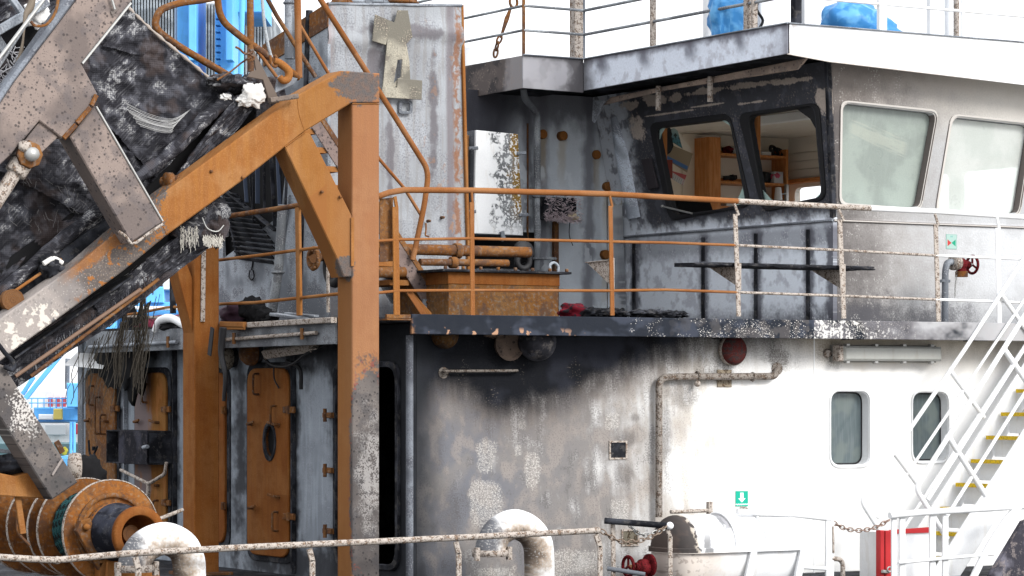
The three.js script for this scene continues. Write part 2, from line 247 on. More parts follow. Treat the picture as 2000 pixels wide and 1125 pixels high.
function torus(o, axis, R, r, n = 24, m = 8) { const P = []; const e = Math.abs(axis.y) < 0.9 ? UP.clone().cross(axis).normalize() : XX.clone().cross(axis).normalize(), f = axis.clone().cross(e).normalize(); for (let i = 0; i <= n; i++) { const a = i / n * 2 * Math.PI; P.push(o.clone().addScaledVector(e, Math.cos(a) * R).addScaledVector(f, Math.sin(a) * R)); } return sweep(P, r, m, false); }
function strand(p, q, r, R, wob = 0.03, n = 7) { const P = []; const o1 = R() * 9, o2 = R() * 9; for (let i = 0; i <= n; i++) { const t = i / n, k = Math.sin(t * 3.14) * wob; P.push(p.clone().lerp(q, t).add(V(Math.sin(t * 5 + o1) * k, 0, Math.cos(t * 4 + o2) * k))); } return sweep(P, r, 4, false); }
function chain(P, pitch, r) {   // links along a polyline
  const C = new THREE.CatmullRomCurve3(P), n = Math.max(3, Math.round(C.getLength() / pitch)), g = [];
  for (let i = 0; i < n; i++) { const p = C.getPointAt((i + 0.5) / n), t = C.getTangentAt((i + 0.5) / n); let a = (i % 2 ? UP : ZZ).clone(); a.addScaledVector(t, -a.dot(t)).normalize(); const e = t.clone().multiplyScalar(pitch * 0.72), f = t.clone().cross(a).multiplyScalar(pitch * 0.36), L = []; for (let k = 0; k <= 12; k++) { const w = k / 12 * 2 * Math.PI; L.push(p.clone().addScaledVector(e, Math.cos(w)).addScaledVector(f, Math.sin(w))); } g.push(sweep(L, r, 5, false)); }
  return g;
}
function fibres(n, seed, from, to, r = 0.003) { const R = rng(seed), g = []; for (let i = 0; i < n; i++) { const p = from(R), q = to(p, R); g.push(strand(p, q, r * (0.6 + 0.8 * R()), R, 0.005, 4)); } return g; }

// ------------------------------------------------------------------ things, parts, sub-parts
const used = {};
const numbered = (n) => { used[n] = (used[n] || 0) + 1; return used[n] === 1 ? n : n + '_' + String(used[n] - 1).padStart(3, '0'); };
const join = (g) => { g = (Array.isArray(g) ? g.flat(9) : [g]).map((q) => { const t = q.index ? q.toNonIndexed() : q; for (const k of Object.keys(t.attributes)) if (!['position', 'normal', 'uv'].includes(k)) t.deleteAttribute(k); return t; }); return g.length === 1 ? g[0] : mergeGeometries(g); };
function thing(name, label, category, group) { const g = new THREE.Group(); g.name = numbered(name); g.userData = { label, category }; if (group) g.userData.group = group; scene.add(g); return g; }
function part(parent, name, geos, m, extra) { const o = new THREE.Mesh(join(geos), m); o.name = name; o.castShadow = o.receiveShadow = true; if (extra) o.userData = { ...extra }; parent.add(o); return o; }
function settle(t) { t.updateMatrixWorld(true); const b = new THREE.Box3().setFromObject(t), p = V((b.min.x + b.max.x) / 2, b.min.y, (b.min.z + b.max.z) / 2); t.position.copy(p); for (const k of t.children) k.position.sub(p); return t; }
function solo(name, geos, m, label, category, group) { const g = join(geos); g.computeBoundingBox(); const b = g.boundingBox, p = V((b.min.x + b.max.x) / 2, b.min.y, (b.min.z + b.max.z) / 2); g.translate(-p.x, -p.y, -p.z); const o = new THREE.Mesh(g, m); o.position.copy(p); o.name = numbered(name); o.castShadow = o.receiveShadow = true; o.userData = { label, category }; if (group) o.userData.group = group; scene.add(o); return o; }
function struct(name, geos, m, kind = 'structure') { const o = new THREE.Mesh(join(geos), m); o.name = numbered(name); o.castShadow = o.receiveShadow = true; o.userData = { kind }; scene.add(o); return o; }
function copyOf(t, d, label) { const k = t.clone(); k.name = numbered(t.name.replace(/_\d{3}$/, '')); k.userData = { ...t.userData, label }; k.position.add(d); scene.add(k); return k; }

// ------------------------------------------------------------------ heights and planes of the ship
const YM = 3.25, YD = EYE + 0.60, AL = -1.22, AB = -0.79, BS = -0.4, AW = 4.2, BW = -0.9, YS = EYE + 1.65, YT = EYE + 3.12, BN = -4.7;
// a texture painted for one wall: fn gets metres and fills o; w pixels over x0..x1, y0..y1
function wallTex(w, h, x0, x1, y0, y1, fn, bump = 0.004, extra) { const m = surf(paint(w, h, (u, v, o) => fn(x0 + u * (x1 - x0), y0 + v * (y1 - y0), o)), bump, extra); m.userData = { uv: (x, y) => [(x - x0) / (x1 - x0), (y - y0) / (y1 - y0)] }; return m; }
const uvXY = (g, m) => uvFn(g, (x, y) => m.userData.uv(x, y)), uvXYs = (g, m) => { g.computeBoundingBox(); const zf = g.boundingBox.max.z; return uvFn(g, (x, y, z) => m.userData.uv(x - Math.min(0.35, zf - z), y)); }, uvZY = (g, m) => uvFn(g, (x, y, z) => m.userData.uv(z, y));

// water and quay
struct('water', (() => { const g = new THREE.PlaneGeometry(1600, 1600, 1, 1); g.rotateX(-Math.PI / 2); g.translate(0, 0, 0); return g; })(), surf(paint(256, 256, (u, v, o) => { set(o, [0.05, 0.075, 0.08]); o[3] = 0.18; o[4] = fb(u * 8, v * 8, 4, 3, 8); }, 6), 0.12));
struct('quay', box(-60, 60, -1, 3.3, 3.6, 60, 0.1), tile('white', 2, 128, 0.002, { color: new THREE.Color().setRGB(0.5, 0.48, 0.45) }));
struct('main_deck', box(-7, 12, YM - 0.25, YM, -8.2, 1.15, 0.02), M.soot);
struct('hull', [box(-7, 12, -1, YM - 0.252, -8.2, 1.12, 0.02)], plain(0.03, 0.035, 0.05, 0.6));

// ------------------------------------------------------------------ lower deckhouse: white side wall under the fire, scorched end wall with doors
const E2 = (cx, cy, rx, ry, b = BS) => { const p = PB(cx, cy, b), q = PB(cx + rx, cy - ry, b); return [p.x, p.y, Math.abs(q.x - p.x), Math.abs(q.y - p.y)]; };
const inE = (e, x, y, n) => { const dx = (x - e[0]) / e[2], dy = (y - e[1]) / e[3]; return 1 - Math.sqrt(dx * dx + dy * dy) + n; };
const sootEdge = [[795, 1000], [806, 900], [815, 790], [850, 742], [900, 758], [950, 790], [1000, 800], [1060, 788], [1130, 755], [1200, 718], [1300, 684], [1380, 664], [1450, 652], [1600, 640]].map(([x, y]) => { const p = PB(x, y, BS); return [p.x, p.y]; });
const dirtX = [[800, 1], [830, 0.95], [950, 0.84], [1080, 0.82], [1180, 0.68], [1285, 0.46], [1400, 0.24], [1500, 0.09], [1600, 0.0]].map(([x, y]) => [PB(x, 900, BS).x, y]);
const flakes = [[952, 892, 20, 34], [950, 985, 27, 46], [1040, 915, 17, 38], [1012, 879, 9, 14], [1019, 829, 10, 12], [1210, 1000, 16, 24], [1120, 1100, 60, 26], [960, 1118, 45, 14], [1195, 820, 14, 18]].map((q) => E2(...q));
const darkSpots = [[1222, 860, 22, 20], [1240, 815, 14, 12], [1150, 935, 20, 30], [1215, 925, 26, 34], [1410, 705, 50, 24], [860, 1000, 60, 120], [845, 860, 30, 130], [1340, 770, 50, 40], [1300, 850, 14, 110]].map((q) => E2(...q));
const lampSoot = [E2(1625, 690, 42, 34), E2(1520, 700, 30, 34), E2(1405, 730, 60, 26)];
const mLower = wallTex(1344, 520, -0.85, 7.0, YM, YD, (x, y, o) => {
  const n1 = fb(x * 1.6, y * 1.6, 4, 4), n2 = fb(x * 5, y * 3.6, 4, 50), n3 = fb(x * 75, y * 75, 2, 70), st = fb(x * 13 + y, y * 1.5, 3, 91), sc = fb(x * 42 + y * 9, y * 3, 2, 111);
  const wv = (n1 - 0.5) * 0.5 + (n2 - 0.5) * 0.32 + (n3 - 0.5) * 0.16, d = poly(dirtX, x + 0.7 * wv), right = sm(3.0, 4.2, x);
  set(o, [0.76, 0.76, 0.755]); mx(o, [0.60, 0.53, 0.43], 0.5 * sm(0.35, 0.7, n2 * 0.6 + st * 0.4) * sm(0.01, 0.25, d));
  const dirt = sm(0.02, 0.95, d * (0.75 + 0.5 * n2) + (n1 - 0.5) * 0.5 * sm(0.02, 0.25, d) + (st - 0.5) * 0.10 * sm(0.05, 0.4, d) + (n3 - 0.5) * 0.12 * sm(0.02, 0.3, d));
  const gr = [0.18, 0.17, 0.166]; mx(gr, [0.13, 0.135, 0.155], 0.85 * sm(0.3, 0.62, n1) * sm(1.1, -0.2, x)); mx(gr, [0.27, 0.24, 0.22], 0.6 * sm(0.45, 0.75, n2)); mx(gr, [0.28, 0.24, 0.205], 0.45 * sm(1.0, 2.2, x) * sm(0.35, 0.65, n1)); mx(o, gr, Math.min(1, dirt * 1.2));
  mx(o, [0.085, 0.08, 0.08], 0.5 * sm(0.58, 0.76, 1 - n2) * sm(0.42, 0.62, n3 * 0.6 + st * 0.4) * sm(0.12, 0.5, d)); mx(o, [0.40, 0.38, 0.36], 0.30 * sm(0.66, 0.74, sc) * sm(0.12, 0.5, d) * sm(0.6, 2.0, x)); mx(o, [0.09, 0.085, 0.085], 0.5 * sm(0.66, 0.76, 1 - n3) * sm(0.4, 0.6, n2) * sm(0.06, 0.5, d));
  for (const e of darkSpots) mx(o, [0.07, 0.065, 0.065], 0.6 * sm(0.0, 0.8, inE(e, x, y, wv * 1.6)) * (0.4 + 0.8 * n3));
  for (const e of lampSoot) mx(o, [0.05, 0.045, 0.04], 0.75 * sm(0.1, 0.8, inE(e, x, y, wv * 1.6)) * (0.45 + 0.8 * n3));
  let h = 0.45 + 0.1 * n3;
  for (const e of flakes) { const k = sm(-0.1, 0.4, 1.08 - Math.pow(((x - e[0]) / e[2]) ** 4 + ((y - e[1]) / e[3]) ** 4, 0.25) + wv * 1.6); if (k > 0) { const w = wor(x * 46, y * 46, 14), big = sm(0.15, 0.0, Math.abs(w - 0.36)), f = Math.min(1, big * (0.6 + 0.4 * n3) + sm(0.62, 0.74, n3) * 0.7) * sm(0.2, 0.6, k + (n2 - 0.5) * 0.6); mx(o, [0.20, 0.19, 0.18], k * 0.35 * (1 - f)); mx(o, [0.50, 0.48, 0.45], 0.85 * k * f); h += 0.3 * k * f; } }
  const e = y - poly(sootEdge, x) + wv * 0.30 + (st - 0.5) * 0.05, S = sm(-0.28, 0.12, e), S2 = sm(-0.55, 0.05, e);
  mx(o, [0.12, 0.10, 0.09], 0.55 * S2 * (0.6 + 0.6 * n3)); const k = [0.004, 0.005, 0.0075]; mx(k, [0.015, 0.017, 0.024], sm(0.5, 0.78, n1)); mx(o, k, S * (0.97 + 0.03 * n3)); mx(o, [0.20, 0.17, 0.14], 0.5 * S * sm(0.80, 0.84, n3) * sm(0.7, 0.76, n2));
  const top = YD - 0.145 - y; mx(o, [0.34, 0.27, 0.18], 0.5 * right * sm(0.28, 0.0, top + wv * 0.5) * sm(5.4, 3.9, x)); mx(o, [0.66, 0.57, 0.44], 0.45 * right * sm(0.45, 0.0, top + wv * 0.3));
  const lb = sm(-0.42, -0.74, x + wv * 0.3); mx(o, [0.02, 0.022, 0.026], 0.93 * lb);
  o[3] = 0.5 + 0.35 * Math.max(S, dirt); o[4] = h;
}, 0.004);
const house = thing('lower_deckhouse', 'long lower deckhouse with white side wall blackened by soot below the bridge deck', 'ship deckhouse');
const portHoles = [[1622, 763, 1698, 910], [1782, 765, 1852, 902]].map(([x0, y0, x1, y1]) => round([PB(x0, y1, BS), PB(x1, y1 - 1, BS), PB(x1, y0 + 1, BS), PB(x0, y0, BS)], 0.115, 5));
const doorHole = round([V(AB, YM + 0.2, -1.72), V(AB, YM + 0.2, -0.62), V(AB, EYE + 0.18, -0.62), V(AB, EYE + 0.18, -1.72)], 0.16, 5);
part(house, 'side_wall', uvXY(slab([V(AB + 0.062, YM, BS), V(10, YM, BS), V(10, YD - 0.045, BS), V(AB + 0.062, YD - 0.045, BS)], V(0, 0, -0.06), portHoles, 0.006), mLower), mLower);
const bulkStain = [[745, 860, 110, 420], [600, 690, 120, 60], [720, 800, 60, 200], [250, 690, 110, 40], [590, 1100, 200, 40], [470, 900, 26, 300], [575, 900, 14, 260], [340, 860, 16, 220], [235, 860, 14, 200]].map(([x, y, rx, ry]) => { const p = PA(x, y, AB), q = PA(x + rx, y - ry, AB); return [p.z, p.y, Math.abs(q.z - p.z), Math.abs(q.y - p.y)]; });
const mBulk = wallTex(1280, 448, -7.6, -0.35, YM, YD, (x, y, o) => {
  K.zinc(x, y, 0, o); const n1 = fb(x * 2, y * 2, 4, 5), n2 = fb(x * 8, y * 8, 4, 51), st = fb(x * 22, y * 1.4, 4, 33), wv = (n1 - 0.5) * 0.8 + (n2 - 0.5) * 0.5;
  mx(o, [0.26, 0.295, 0.34], 0.55); mx(o, [0.36, 0.41, 0.46], 0.4 * sm(0.45, 0.75, st * 0.5 + n1 * 0.5)); for (const e of bulkStain) mx(o, [0.022, 0.022, 0.026], 0.9 * sm(0.0, 0.7, inE(e, x, y, wv))); mx(o, [0.010, 0.011, 0.014], 0.96 * sm(-1.95, -1.6, x + wv * 0.15));
}, 0.006);
part(house, 'end_wall', uvZY(slab([V(AB, YM, -7.5), V(AB, YM, BS), V(AB, YD - 0.045, BS), V(AB, YD - 0.045, -7.5)], V(0.06, 0, 0), [doorHole], 0.005), mBulk), mBulk);
part(house, 'far_wall', [box(AB + 0.062, 10, YM, YD - 0.045, -7.5, -7.44)], M.soot);
part(house, 'forward_wall', [box(9.94, 10, YM, YD - 0.045, -7.438, BS - 0.062)], M.white);
part(house, 'inner_wall', [box(1.2, 1.24, YM, YD - 0.05, -7.43, BS - 0.065)], M.soot);
part(house, 'corner_post', [box(AB - 0.02, AB + 0.06, YM, YD - 0.05, -7.62, -7.502)], M.zinc);
part(house, 'wall_seam', [box(PB(1590, 900, BS).x - 0.006, PB(1590, 900, BS).x + 0.006, YM, YD - 0.05, BS - 0.004, BS + 0.005, 0.002)], M.white);
portHoles.forEach((h, i) => {
  const big = h.map((p) => p.clone()), ctr = h.reduce((t, p) => t.add(p), V(0, 0, 0)).multiplyScalar(1 / h.length), out = h.map((p) => { const d = p.clone().sub(ctr); return ctr.clone().addScaledVector(d, (d.length() + 0.022) / d.length()).setZ(BS + 0.014); });
  const w = part(house, 'window', [ringSlab(out, h.map((p) => p.clone().setZ(BS + 0.014)), V(0, 0, -0.012), 0.004), ringSlab(h.map((p) => p.clone().setZ(BS - 0.001)), shrink(h, 0.008).map((p) => p.setZ(BS - 0.001)), V(0, 0, -0.12))], M.white);
  const hb = h.map((p) => p.clone().setZ(BS - 0.10));
  part(w, 'gasket', [ringSlab(shrink(hb, 0.006), shrink(hb, 0.024), V(0, 0, -0.02), 0.004)], M.rubber);
  const gm = new THREE.MeshPhysicalMaterial({ color: new THREE.Color().setRGB(0.16, 0.21, 0.22), roughness: 0.12, transmission: 0.35, thickness: 0, specularIntensity: 1 });
  const T = paint(128, 256, (u, v, o) => { const n = fb(u * 26, v * 2, 2, 8 + i * 9), m = fb(u * 2, v * 3, 3, 60 + i * 7); set(o, [0.12, 0.155, 0.165]); mx(o, [0.17, 0.205, 0.22], 0.6 * sm(0.5, 0.8, n)); mx(o, [0.18, 0.215, 0.205], 0.7 * sm(0.4, 0.75, m)); o[3] = 0.06 + 0.1 * m; });
  gm.map = T.map; gm.roughnessMap = T.aux; gm.roughness = 1; gm.color.setRGB(1, 1, 1);
  const b0 = new THREE.Box3().setFromPoints(hb);
  part(w, 'pane', [uvFn(slab(shrink(hb, 0.012).map((p) => p.setZ(BS - 0.108)), V(0, 0, -0.006)), (x, y) => [(x - b0.min.x) / (b0.max.x - b0.min.x), (y - b0.min.y) / (b0.max.y - b0.min.y)])], gm);
});
// doors of the end wall
function handle(pts, r = 0.011) { return sweep(bend(pts, 0.03), r, 7); }
function shipDoor(x0, x1, yT, yB, m, label, opts = {}) {
  const a = AB - 0.045, z0 = PA(x0, 900, AB).z, z1 = PA(x1, 900, AB).z, t = PA((x0 + x1) / 2, yT, AB).y, b = opts.bottom ?? PA((x0 + x1) / 2, yB, AB).y, w = z1 - z0;
  const P = round([V(a, b, z0), V(a, b, z1), V(a, t, z1), V(a, t, z0)], 0.17, 5), hole = [];
  if (opts.port) { const [px, py, r] = opts.port, o = PA(px, py, a); for (let i = 0; i < 20; i++) hole.push(V(a, o.y + Math.sin(i / 20 * 6.2832) * r, o.z + Math.cos(i / 20 * 6.2832) * r * 0.72)); }
  const d = part(house, 'door', slab(P, V(0.035, 0, 0), hole.length ? [hole] : [], 0.01), m, label ? { label } : null);
  part(d, 'coaming', ringSlab(P.map((p) => { const k = V(AB - 0.018, p.y + (p.y > (t + b) / 2 ? 0.055 : -0.055), p.z + (p.z > (z0 + z1) / 2 ? 0.06 : -0.06)); return k; }), shrink(P, 0.01).map((p) => p.setX(AB - 0.018)), V(0.017, 0, 0), 0.004), M.soot);
  const at = (fz, fy, k = 0) => V(a - k, b + (t - b) * fy, z0 + w * fz);
  for (const fy of [0.22, 0.78]) part(d, 'hinge', [bar(at(0.92, fy, 0.012), at(1.16, fy, 0.004), 0.06, 0.022, XX), rod(at(1.05, fy - 0.022, 0.02), at(1.05, fy + 0.022, 0.02), 0.02)], M.brown);
  for (const [fz, fy] of opts.dogs || [[0.12, 0.70], [0.80, 0.70], [0.15, 0.25], [0.8, 0.32]]) part(d, 'door_clip', [rod(at(fz, fy), at(fz, fy, 0.05), 0.014), bar(at(fz, fy, 0.05), at(fz + (fz < 0.5 ? 0.17 : -0.17), fy + 0.012, 0.05), 0.02, 0.026, UP)], M.brown);
  for (const [fz, y0, y1] of opts.bars || [[0.34, 0.84, 0.96]]) part(d, 'handle', handle([at(fz, y1), at(fz, y1, 0.06), at(fz, y0, 0.06), at(fz, y0)]), M.brown);
  if (hole.length) { part(d, 'porthole_dark_disc', slab(hole.map((p) => p.clone().setX(a + 0.036)), V(0.004, 0, 0)), M.black); part(d, 'porthole_rim', ringSlab(hole.map((p) => { const o = PA(opts.port[0], opts.port[1], a), q = p.clone().sub(o); return o.clone().addScaledVector(q, 1.3).setX(a - 0.014); }), hole.map((p) => p.clone().setX(a - 0.014)), V(0.05, 0, 0), 0.005), M.soot); }  // black disc stands in for the dark interior behind the empty porthole
  return d;
}
shipDoor(490, 571, 719, 1086, M.doorRust, 'rust orange steel door with an empty round porthole', { port: [527, 862, 0.145], bars: [[0.30, 0.86, 0.97], [0.72, 0.70, 0.80], [0.76, 0.14, 0.24]] });
shipDoor(270, 331, 728, 1030, (() => { const z0 = PA(270, 900, AB).z, z1 = PA(331, 900, AB).z; return wallTex(256, 640, z0, z1, YM, EYE + 0.2, (x, y, o) => { K.rust(x, y, 0, o); dk(o, 0.8); o[2] *= 0.8; const k = [0, 0, 0, 0, 0]; K.zinc(x, y, 0, k); const n = fb(x * 5, y * 2.5, 4, 17); mx(o, [0.15, 0.125, 0.13], 0.9 * sm(0.55, 0.35, (x - z0) / (z1 - z0) + (n - 0.5) * 0.35)); mx(o, [0.30, 0.12, 0.04], 0.4 * sm(0.6, 0.7, n)); }, 0.003); })(), 'narrow door half rusted orange and half scorched grey', { bottom: YM + 0.22, bars: [[0.42, 0.82, 0.93], [0.78, 0.12, 0.23]] });
{ const d = house.children[house.children.length - 1], T = d.material, g = d.geometry; uvZY(g, T); }
shipDoor(174, 231, 729, 1030, M.brown, 'narrow dark rusty door at the far end', { bottom: YM + 0.22, bars: [[0.30, 0.80, 0.92], [0.70, 0.62, 0.74], [0.52, 0.62, 0.85]] });
{ // doorway behind the front column: the black opening and its rusty frame, the leaf swung open
  const d = part(house, 'door_frame', ringSlab(doorHole.map((p) => V(AB - 0.03, p.y + (p.y > 4.3 ? 0.05 : -0.05), p.z + (p.z > -1.2 ? 0.05 : -0.05))), doorHole.map((p) => p.clone().setX(AB - 0.03)), V(0.09, 0, 0), 0.006), M.soot);
  for (const y of [3.7, 4.25, 4.75]) part(d, 'hinge', [bar(V(AB - 0.04, y, -1.9), V(AB - 0.04, y, -1.74), 0.05, 0.05, UP), rod(V(AB - 0.07, y - 0.06, -1.84), V(AB - 0.07, y + 0.06, -1.84), 0.018)], M.brown);
  for (const [z, m] of [[-2.55, M.soot], [-4.55, M.zinc], [-5.15, M.soot], [-6.35, M.zinc]]) part(house, 'stiffener', [box(AB - 0.05, AB - 0.002, YM + 0.02, YD - 0.08, z - 0.012, z + 0.012)], m);
}
// partly hidden door behind the back column
shipDoor(424, 446, 728, 1060, M.deepRust, 'door mostly hidden by the back column', { bars: [[0.5, 0.5, 0.6]], dogs: [[0.5, 0.7]] });
settle(house);

// ------------------------------------------------------------------ bridge deck: the walkway round the wheelhouse, with its deep edge plate
const flecks = [[1360, 1590, 0.75], [1230, 1400, 0.35], [1590, 1760, 1]].map(([x0, x1, k]) => [PB(x0, 640, 0).x, PB(x1, 640, 0).x, k]);
const xSeam = PB(1590, 640, 0).x, xEnd = PB(1900, 640, 0).x, xRust0 = PB(768, 640, 0).x, xRust1 = PB(800, 640, 0).x;
const mEdge = wallTex(2048, 96, AL - 0.1, 8.2, YD - 0.16, YD + 0.04, (x, y, o) => {
  K.soot(x, y * 1.3, 0, o); const n1 = fb(x * 2.5, y * 4, 4, 15), n2 = fb(x * 9, y * 9, 4, 23), n3 = fb(x * 50, y * 50, 3, 29); set(o, [0.012, 0.015, 0.022]); mx(o, [0.034, 0.04, 0.056], sm(0.45, 0.7, n1)); mx(o, [0.075, 0.07, 0.07], 0.7 * sm(1.2, 2.6, x) * sm(0.4, 0.6, n2));
  mx(o, [0.30, 0.15, 0.07], 0.85 * sm(0.05, 0.0, Math.abs(x - (xRust0 + xRust1) / 2) - 0.07 + (n2 - 0.5) * 0.12)); mx(o, [0.34, 0.20, 0.13], sm(0.66, 0.72, n2) * sm(0.07, 0.03, y - YD + 0.14) * sm(1.0, 0.2, x));
  const b = wor(x * 64, y * 64, 13), rb = 0.14 + 0.24 * WI; let dens = 0; for (const [a0, a1, k] of flecks) dens = Math.max(dens, k * sm(a0 - 0.25, a0 + 0.1, x) * sm(a1 + 0.3, a1 - 0.1, x)); let h = 0.4 + 0.2 * n3;
  if (dens > 0.04 && fb(x * 5, y * 8, 2, 88) * 0.6 + RV[Math.floor(WI * 255)] * 0.4 < 0.18 + 0.42 * dens) { const t = 1 - sm(rb - 0.1, rb, b); mx(o, [0.56, 0.53, 0.49], t); h += 0.3 * t; }
  if (x > xSeam) { mx(o, [0.13, 0.125, 0.135], 0.8 * sm(0.3, 0.6, n1 + 0.1)); { const q = fb(x * 34, y * 34, 3, 77); mx(o, [0.56, 0.55, 0.53], 0.85 * sm(0.52, 0.62, q * 0.55 + n2 * 0.45 + 0.22 * sm(xSeam + 0.9, xSeam, x) - 0.13) * sm(xSeam + 1.5, xSeam + 0.5, x)); } mx(o, [0.42, 0.42, 0.43], 0.8 * sm(xEnd - 0.9, xEnd + 0.3, x + (n1 - 0.5) * 1.6)); }
  o[3] = 0.5 + 0.3 * n2; o[4] = h;
}, 0.003);
const deck = thing('bridge_deck', 'raised walkway deck around the wheelhouse with a burnt black edge plate', 'ship deck');
part(deck, 'deck_plate', [box(AL + 0.02, 10, YD - 0.04, YD, -7.6, -0.03, 0.003)], M.soot);
part(deck, 'edge_plate', [uvXY(slab([V(-1.0, YD - 0.145, 0), V(10, YD - 0.15, 0), V(10, YD + 0.025, 0), V(-1.0, YD + 0.025, 0)], V(0, 0, -0.028), [], 0.005), mEdge)], mEdge);
part(deck, 'corner_flange', [box(AL - 0.02, -1.0, YD - 0.03, YD - 0.016, -0.3, 0.0), box(AL - 0.02, -1.004, YD - 0.014, YD + 0.02, -0.03, -0.004)], M.brown);
part(deck, 'end_edge_plate', [slab(mapA([[168, 649], [655, 628], [655, 672], [168, 690]], AL), V(0.02, 0, 0), [], 0.004)], tile('zinc', 2, 256, 0.004, { color: new THREE.Color().setRGB(0.8, 0.78, 0.76) }));
part(deck, 'edge_angle', [bar(PA(452, 637, AL - 0.03), PA(652, 625, AL - 0.03), 0.06, 0.05)], M.flake);
part(deck, 'conduit', [rod(PA(175, 678, AL - 0.03), PA(345, 668, AL - 0.03), 0.018)], M.zinc);
part(deck, 'conduit', [rod(PA(432, 664, AL - 0.03), PA(618, 650, AL - 0.03), 0.018)], M.flake);
for (const [x, y] of [[328, 667], [457, 660], [590, 651]]) part(deck, 'conduit_clamp', [bar(PA(x, y - 10, AL - 0.045), PA(x, y + 12, AL - 0.045), 0.05, 0.02, XX)], M.brown);
for (const x of [-0.6, 0.9, 2.4, 3.9, 5.4, 6.9]) part(deck, 'deck_beam', [box(x - 0.01, x + 0.01, YD - 0.15, YD - 0.042, -0.38, -0.031, 0.002)], M.soot);
settle(deck);

// ------------------------------------------------------------------ wheelhouse
const aftN = V(-1.47, -0.30, 0).normalize(), aftP = V(AW, YS, 0), sideN = V(0, -0.30, 1.47).normalize(), sideP = V(0, YS, BW);
const QA = (x, y, k = 0) => PP(x, y, aftP.clone().addScaledVector(aftN, k), aftN), QS = (x, y, k = 0) => PP(x, y, sideP.clone().addScaledVector(sideN, k), sideN);
const wh = thing('wheelhouse', 'fire damaged wheelhouse with two broken windows above the bridge deck', 'ship wheelhouse');
const bandSpots = [[1110, 625], [1160, 640], [1252, 565]]; // not used beyond this list's positions
const tanPatch = [[1232, 206, 16, 10], [1280, 195, 22, 14], [1322, 191, 8, 9], [1378, 178, 36, 11], [1470, 165, 40, 12], [1545, 158, 32, 10], [1608, 195, 12, 22], [1300, 222, 44, 8], [1385, 205, 30, 6], [1470, 200, 26, 6], [1245, 250, 10, 24]].map(([x, y, rx, ry]) => { const p = QA(x, y), q = QA(x + rx, y - ry); return [p.z, p.y, Math.abs(q.z - p.z), Math.abs(q.y - p.y)]; });
const zPanels = [1240, 1375, 1478, 1580, 1640].map((x, i) => i < 4 ? PA(x, 520, AW).z : BW - 0.02);
const mAft = wallTex(896, 576, -4.75, -0.55, YD, YT + 0.05, (x, y, o) => {
  const n1 = fb(x * 2, y * 2, 5, 2), n2 = fb(x * 7, y * 7, 4, 42), n3 = fb(x * 42, y * 42, 3, 75), wv = (n1 - 0.5) * 0.7 + (n2 - 0.5) * 0.7 + (n3 - 0.5) * 0.25;
  K.zinc(x, y, 0, o); mx(o, [0.84, 0.90, 0.98], 0.80); mx(o, [0.36, 0.37, 0.43], 0.6 * sm(0.5, 0.68, n2 * 0.6 + n1 * 0.4));
  let near = 9; for (const z of zPanels) near = Math.min(near, Math.abs(x - z)); const low = sm(YS + 0.0, YS - 0.12, y);
  mx(o, [0.085, 0.085, 0.105], 0.88 * low * sm(0.13, 0.03, near + (n2 - 0.5) * 0.12)); mx(o, [0.10, 0.10, 0.12], 0.8 * low * sm(0.20, 0.06, Math.abs(y - (YS - 0.16)) + (n2 - 0.5) * 0.12) * 0.7); mx(o, [0.07, 0.07, 0.085], 0.85 * sm(YD + 0.25, YD + 0.03, y + wv * 0.2));
  mx(o, [0.60, 0.63, 0.66], 0.7 * low * sm(0.66, 0.73, n3) * sm(0.5, 0.62, n2));
  const up = sm(YS - 0.02, YS + 0.10, y + wv * 0.08), left = sm(-4.0, -4.25, x + wv * 0.2); mx(o, [0.026, 0.026, 0.034], 0.95 * up * (1 - 0.8 * left)); mx(o, [0.10, 0.105, 0.125], 0.6 * up * sm(0.52, 0.72, n2));
  for (const e of tanPatch) mx(o, [0.50, 0.43, 0.375], 0.95 * sm(-0.25, 0.1, inE(e, x, y, wv * 1.5)) * (0.75 + 0.4 * n3)); mx(o, [0.28, 0.24, 0.21], 0.5 * up * sm(0.70, 0.76, n3) * sm(0.45, 0.6, n1));
  o[3] = 0.7; o[4] = 0.4 * n2 + 0.3 * n3;
}, 0.006);
const winA = [
  { o: [[1266, 241], [1423, 221], [1465, 402], [1306, 432]], i: [[1280, 250], [1425, 232], [1459, 403], [1314, 421]] },
  { o: [[1440, 222], [1598, 200], [1612, 390], [1488, 415]], i: [[1460, 226], [1590, 206], [1606, 386], [1492, 408]] }];
const lowA = V(AW, YS, BW), aftUpper = [V(AW, YS, BN), V(AW, YS, BW), V(AW - 0.30, YT, BW + 0.30), V(AW - 0.30, YT, BN)];
part(wh, 'aft_wall', [uvZY(slab([V(AW, YD + 0.002, BN), V(AW, YD + 0.002, BW), V(AW, YS, BW), V(AW, YS, BN)], V(0.05, 0, 0)), mAft), uvZY(slab(aftUpper, V(0.05, 0.0, 0), winA.map((w) => round(w.i.map(([x, y]) => QA(x, y)), 0.10))), mAft)], mAft);
part(wh, 'sill_ledge', [bar(V(AW - 0.012, YS - 0.03, BN + 0.02), V(AW - 0.012, YS - 0.03, BW + 0.012), 0.03, 0.022)], M.zinc);
for (const z of zPanels.slice(0, 4)) part(wh, 'stiffener', [box(AW - 0.022, AW - 0.001, YD + 0.005, YS - 0.10, z - 0.02, z + 0.02, 0.008)], M.soot);
const winS = [{ o: [[1645, 199], [1831, 219], [1797, 409], [1642, 398]], g: [[1648, 203], [1820, 221], [1790, 405], [1646, 395]] }, { o: [[1861, 226], [2018, 243], [1990, 421], [1829, 412]], g: [[1863, 230], [2008, 245], [1980, 418], [1832, 409]] }];
const winExtra = { o: [[2050, 248], [2190, 262], [2160, 430], [2022, 424]] };   // next window along, out of view, added open to light the room
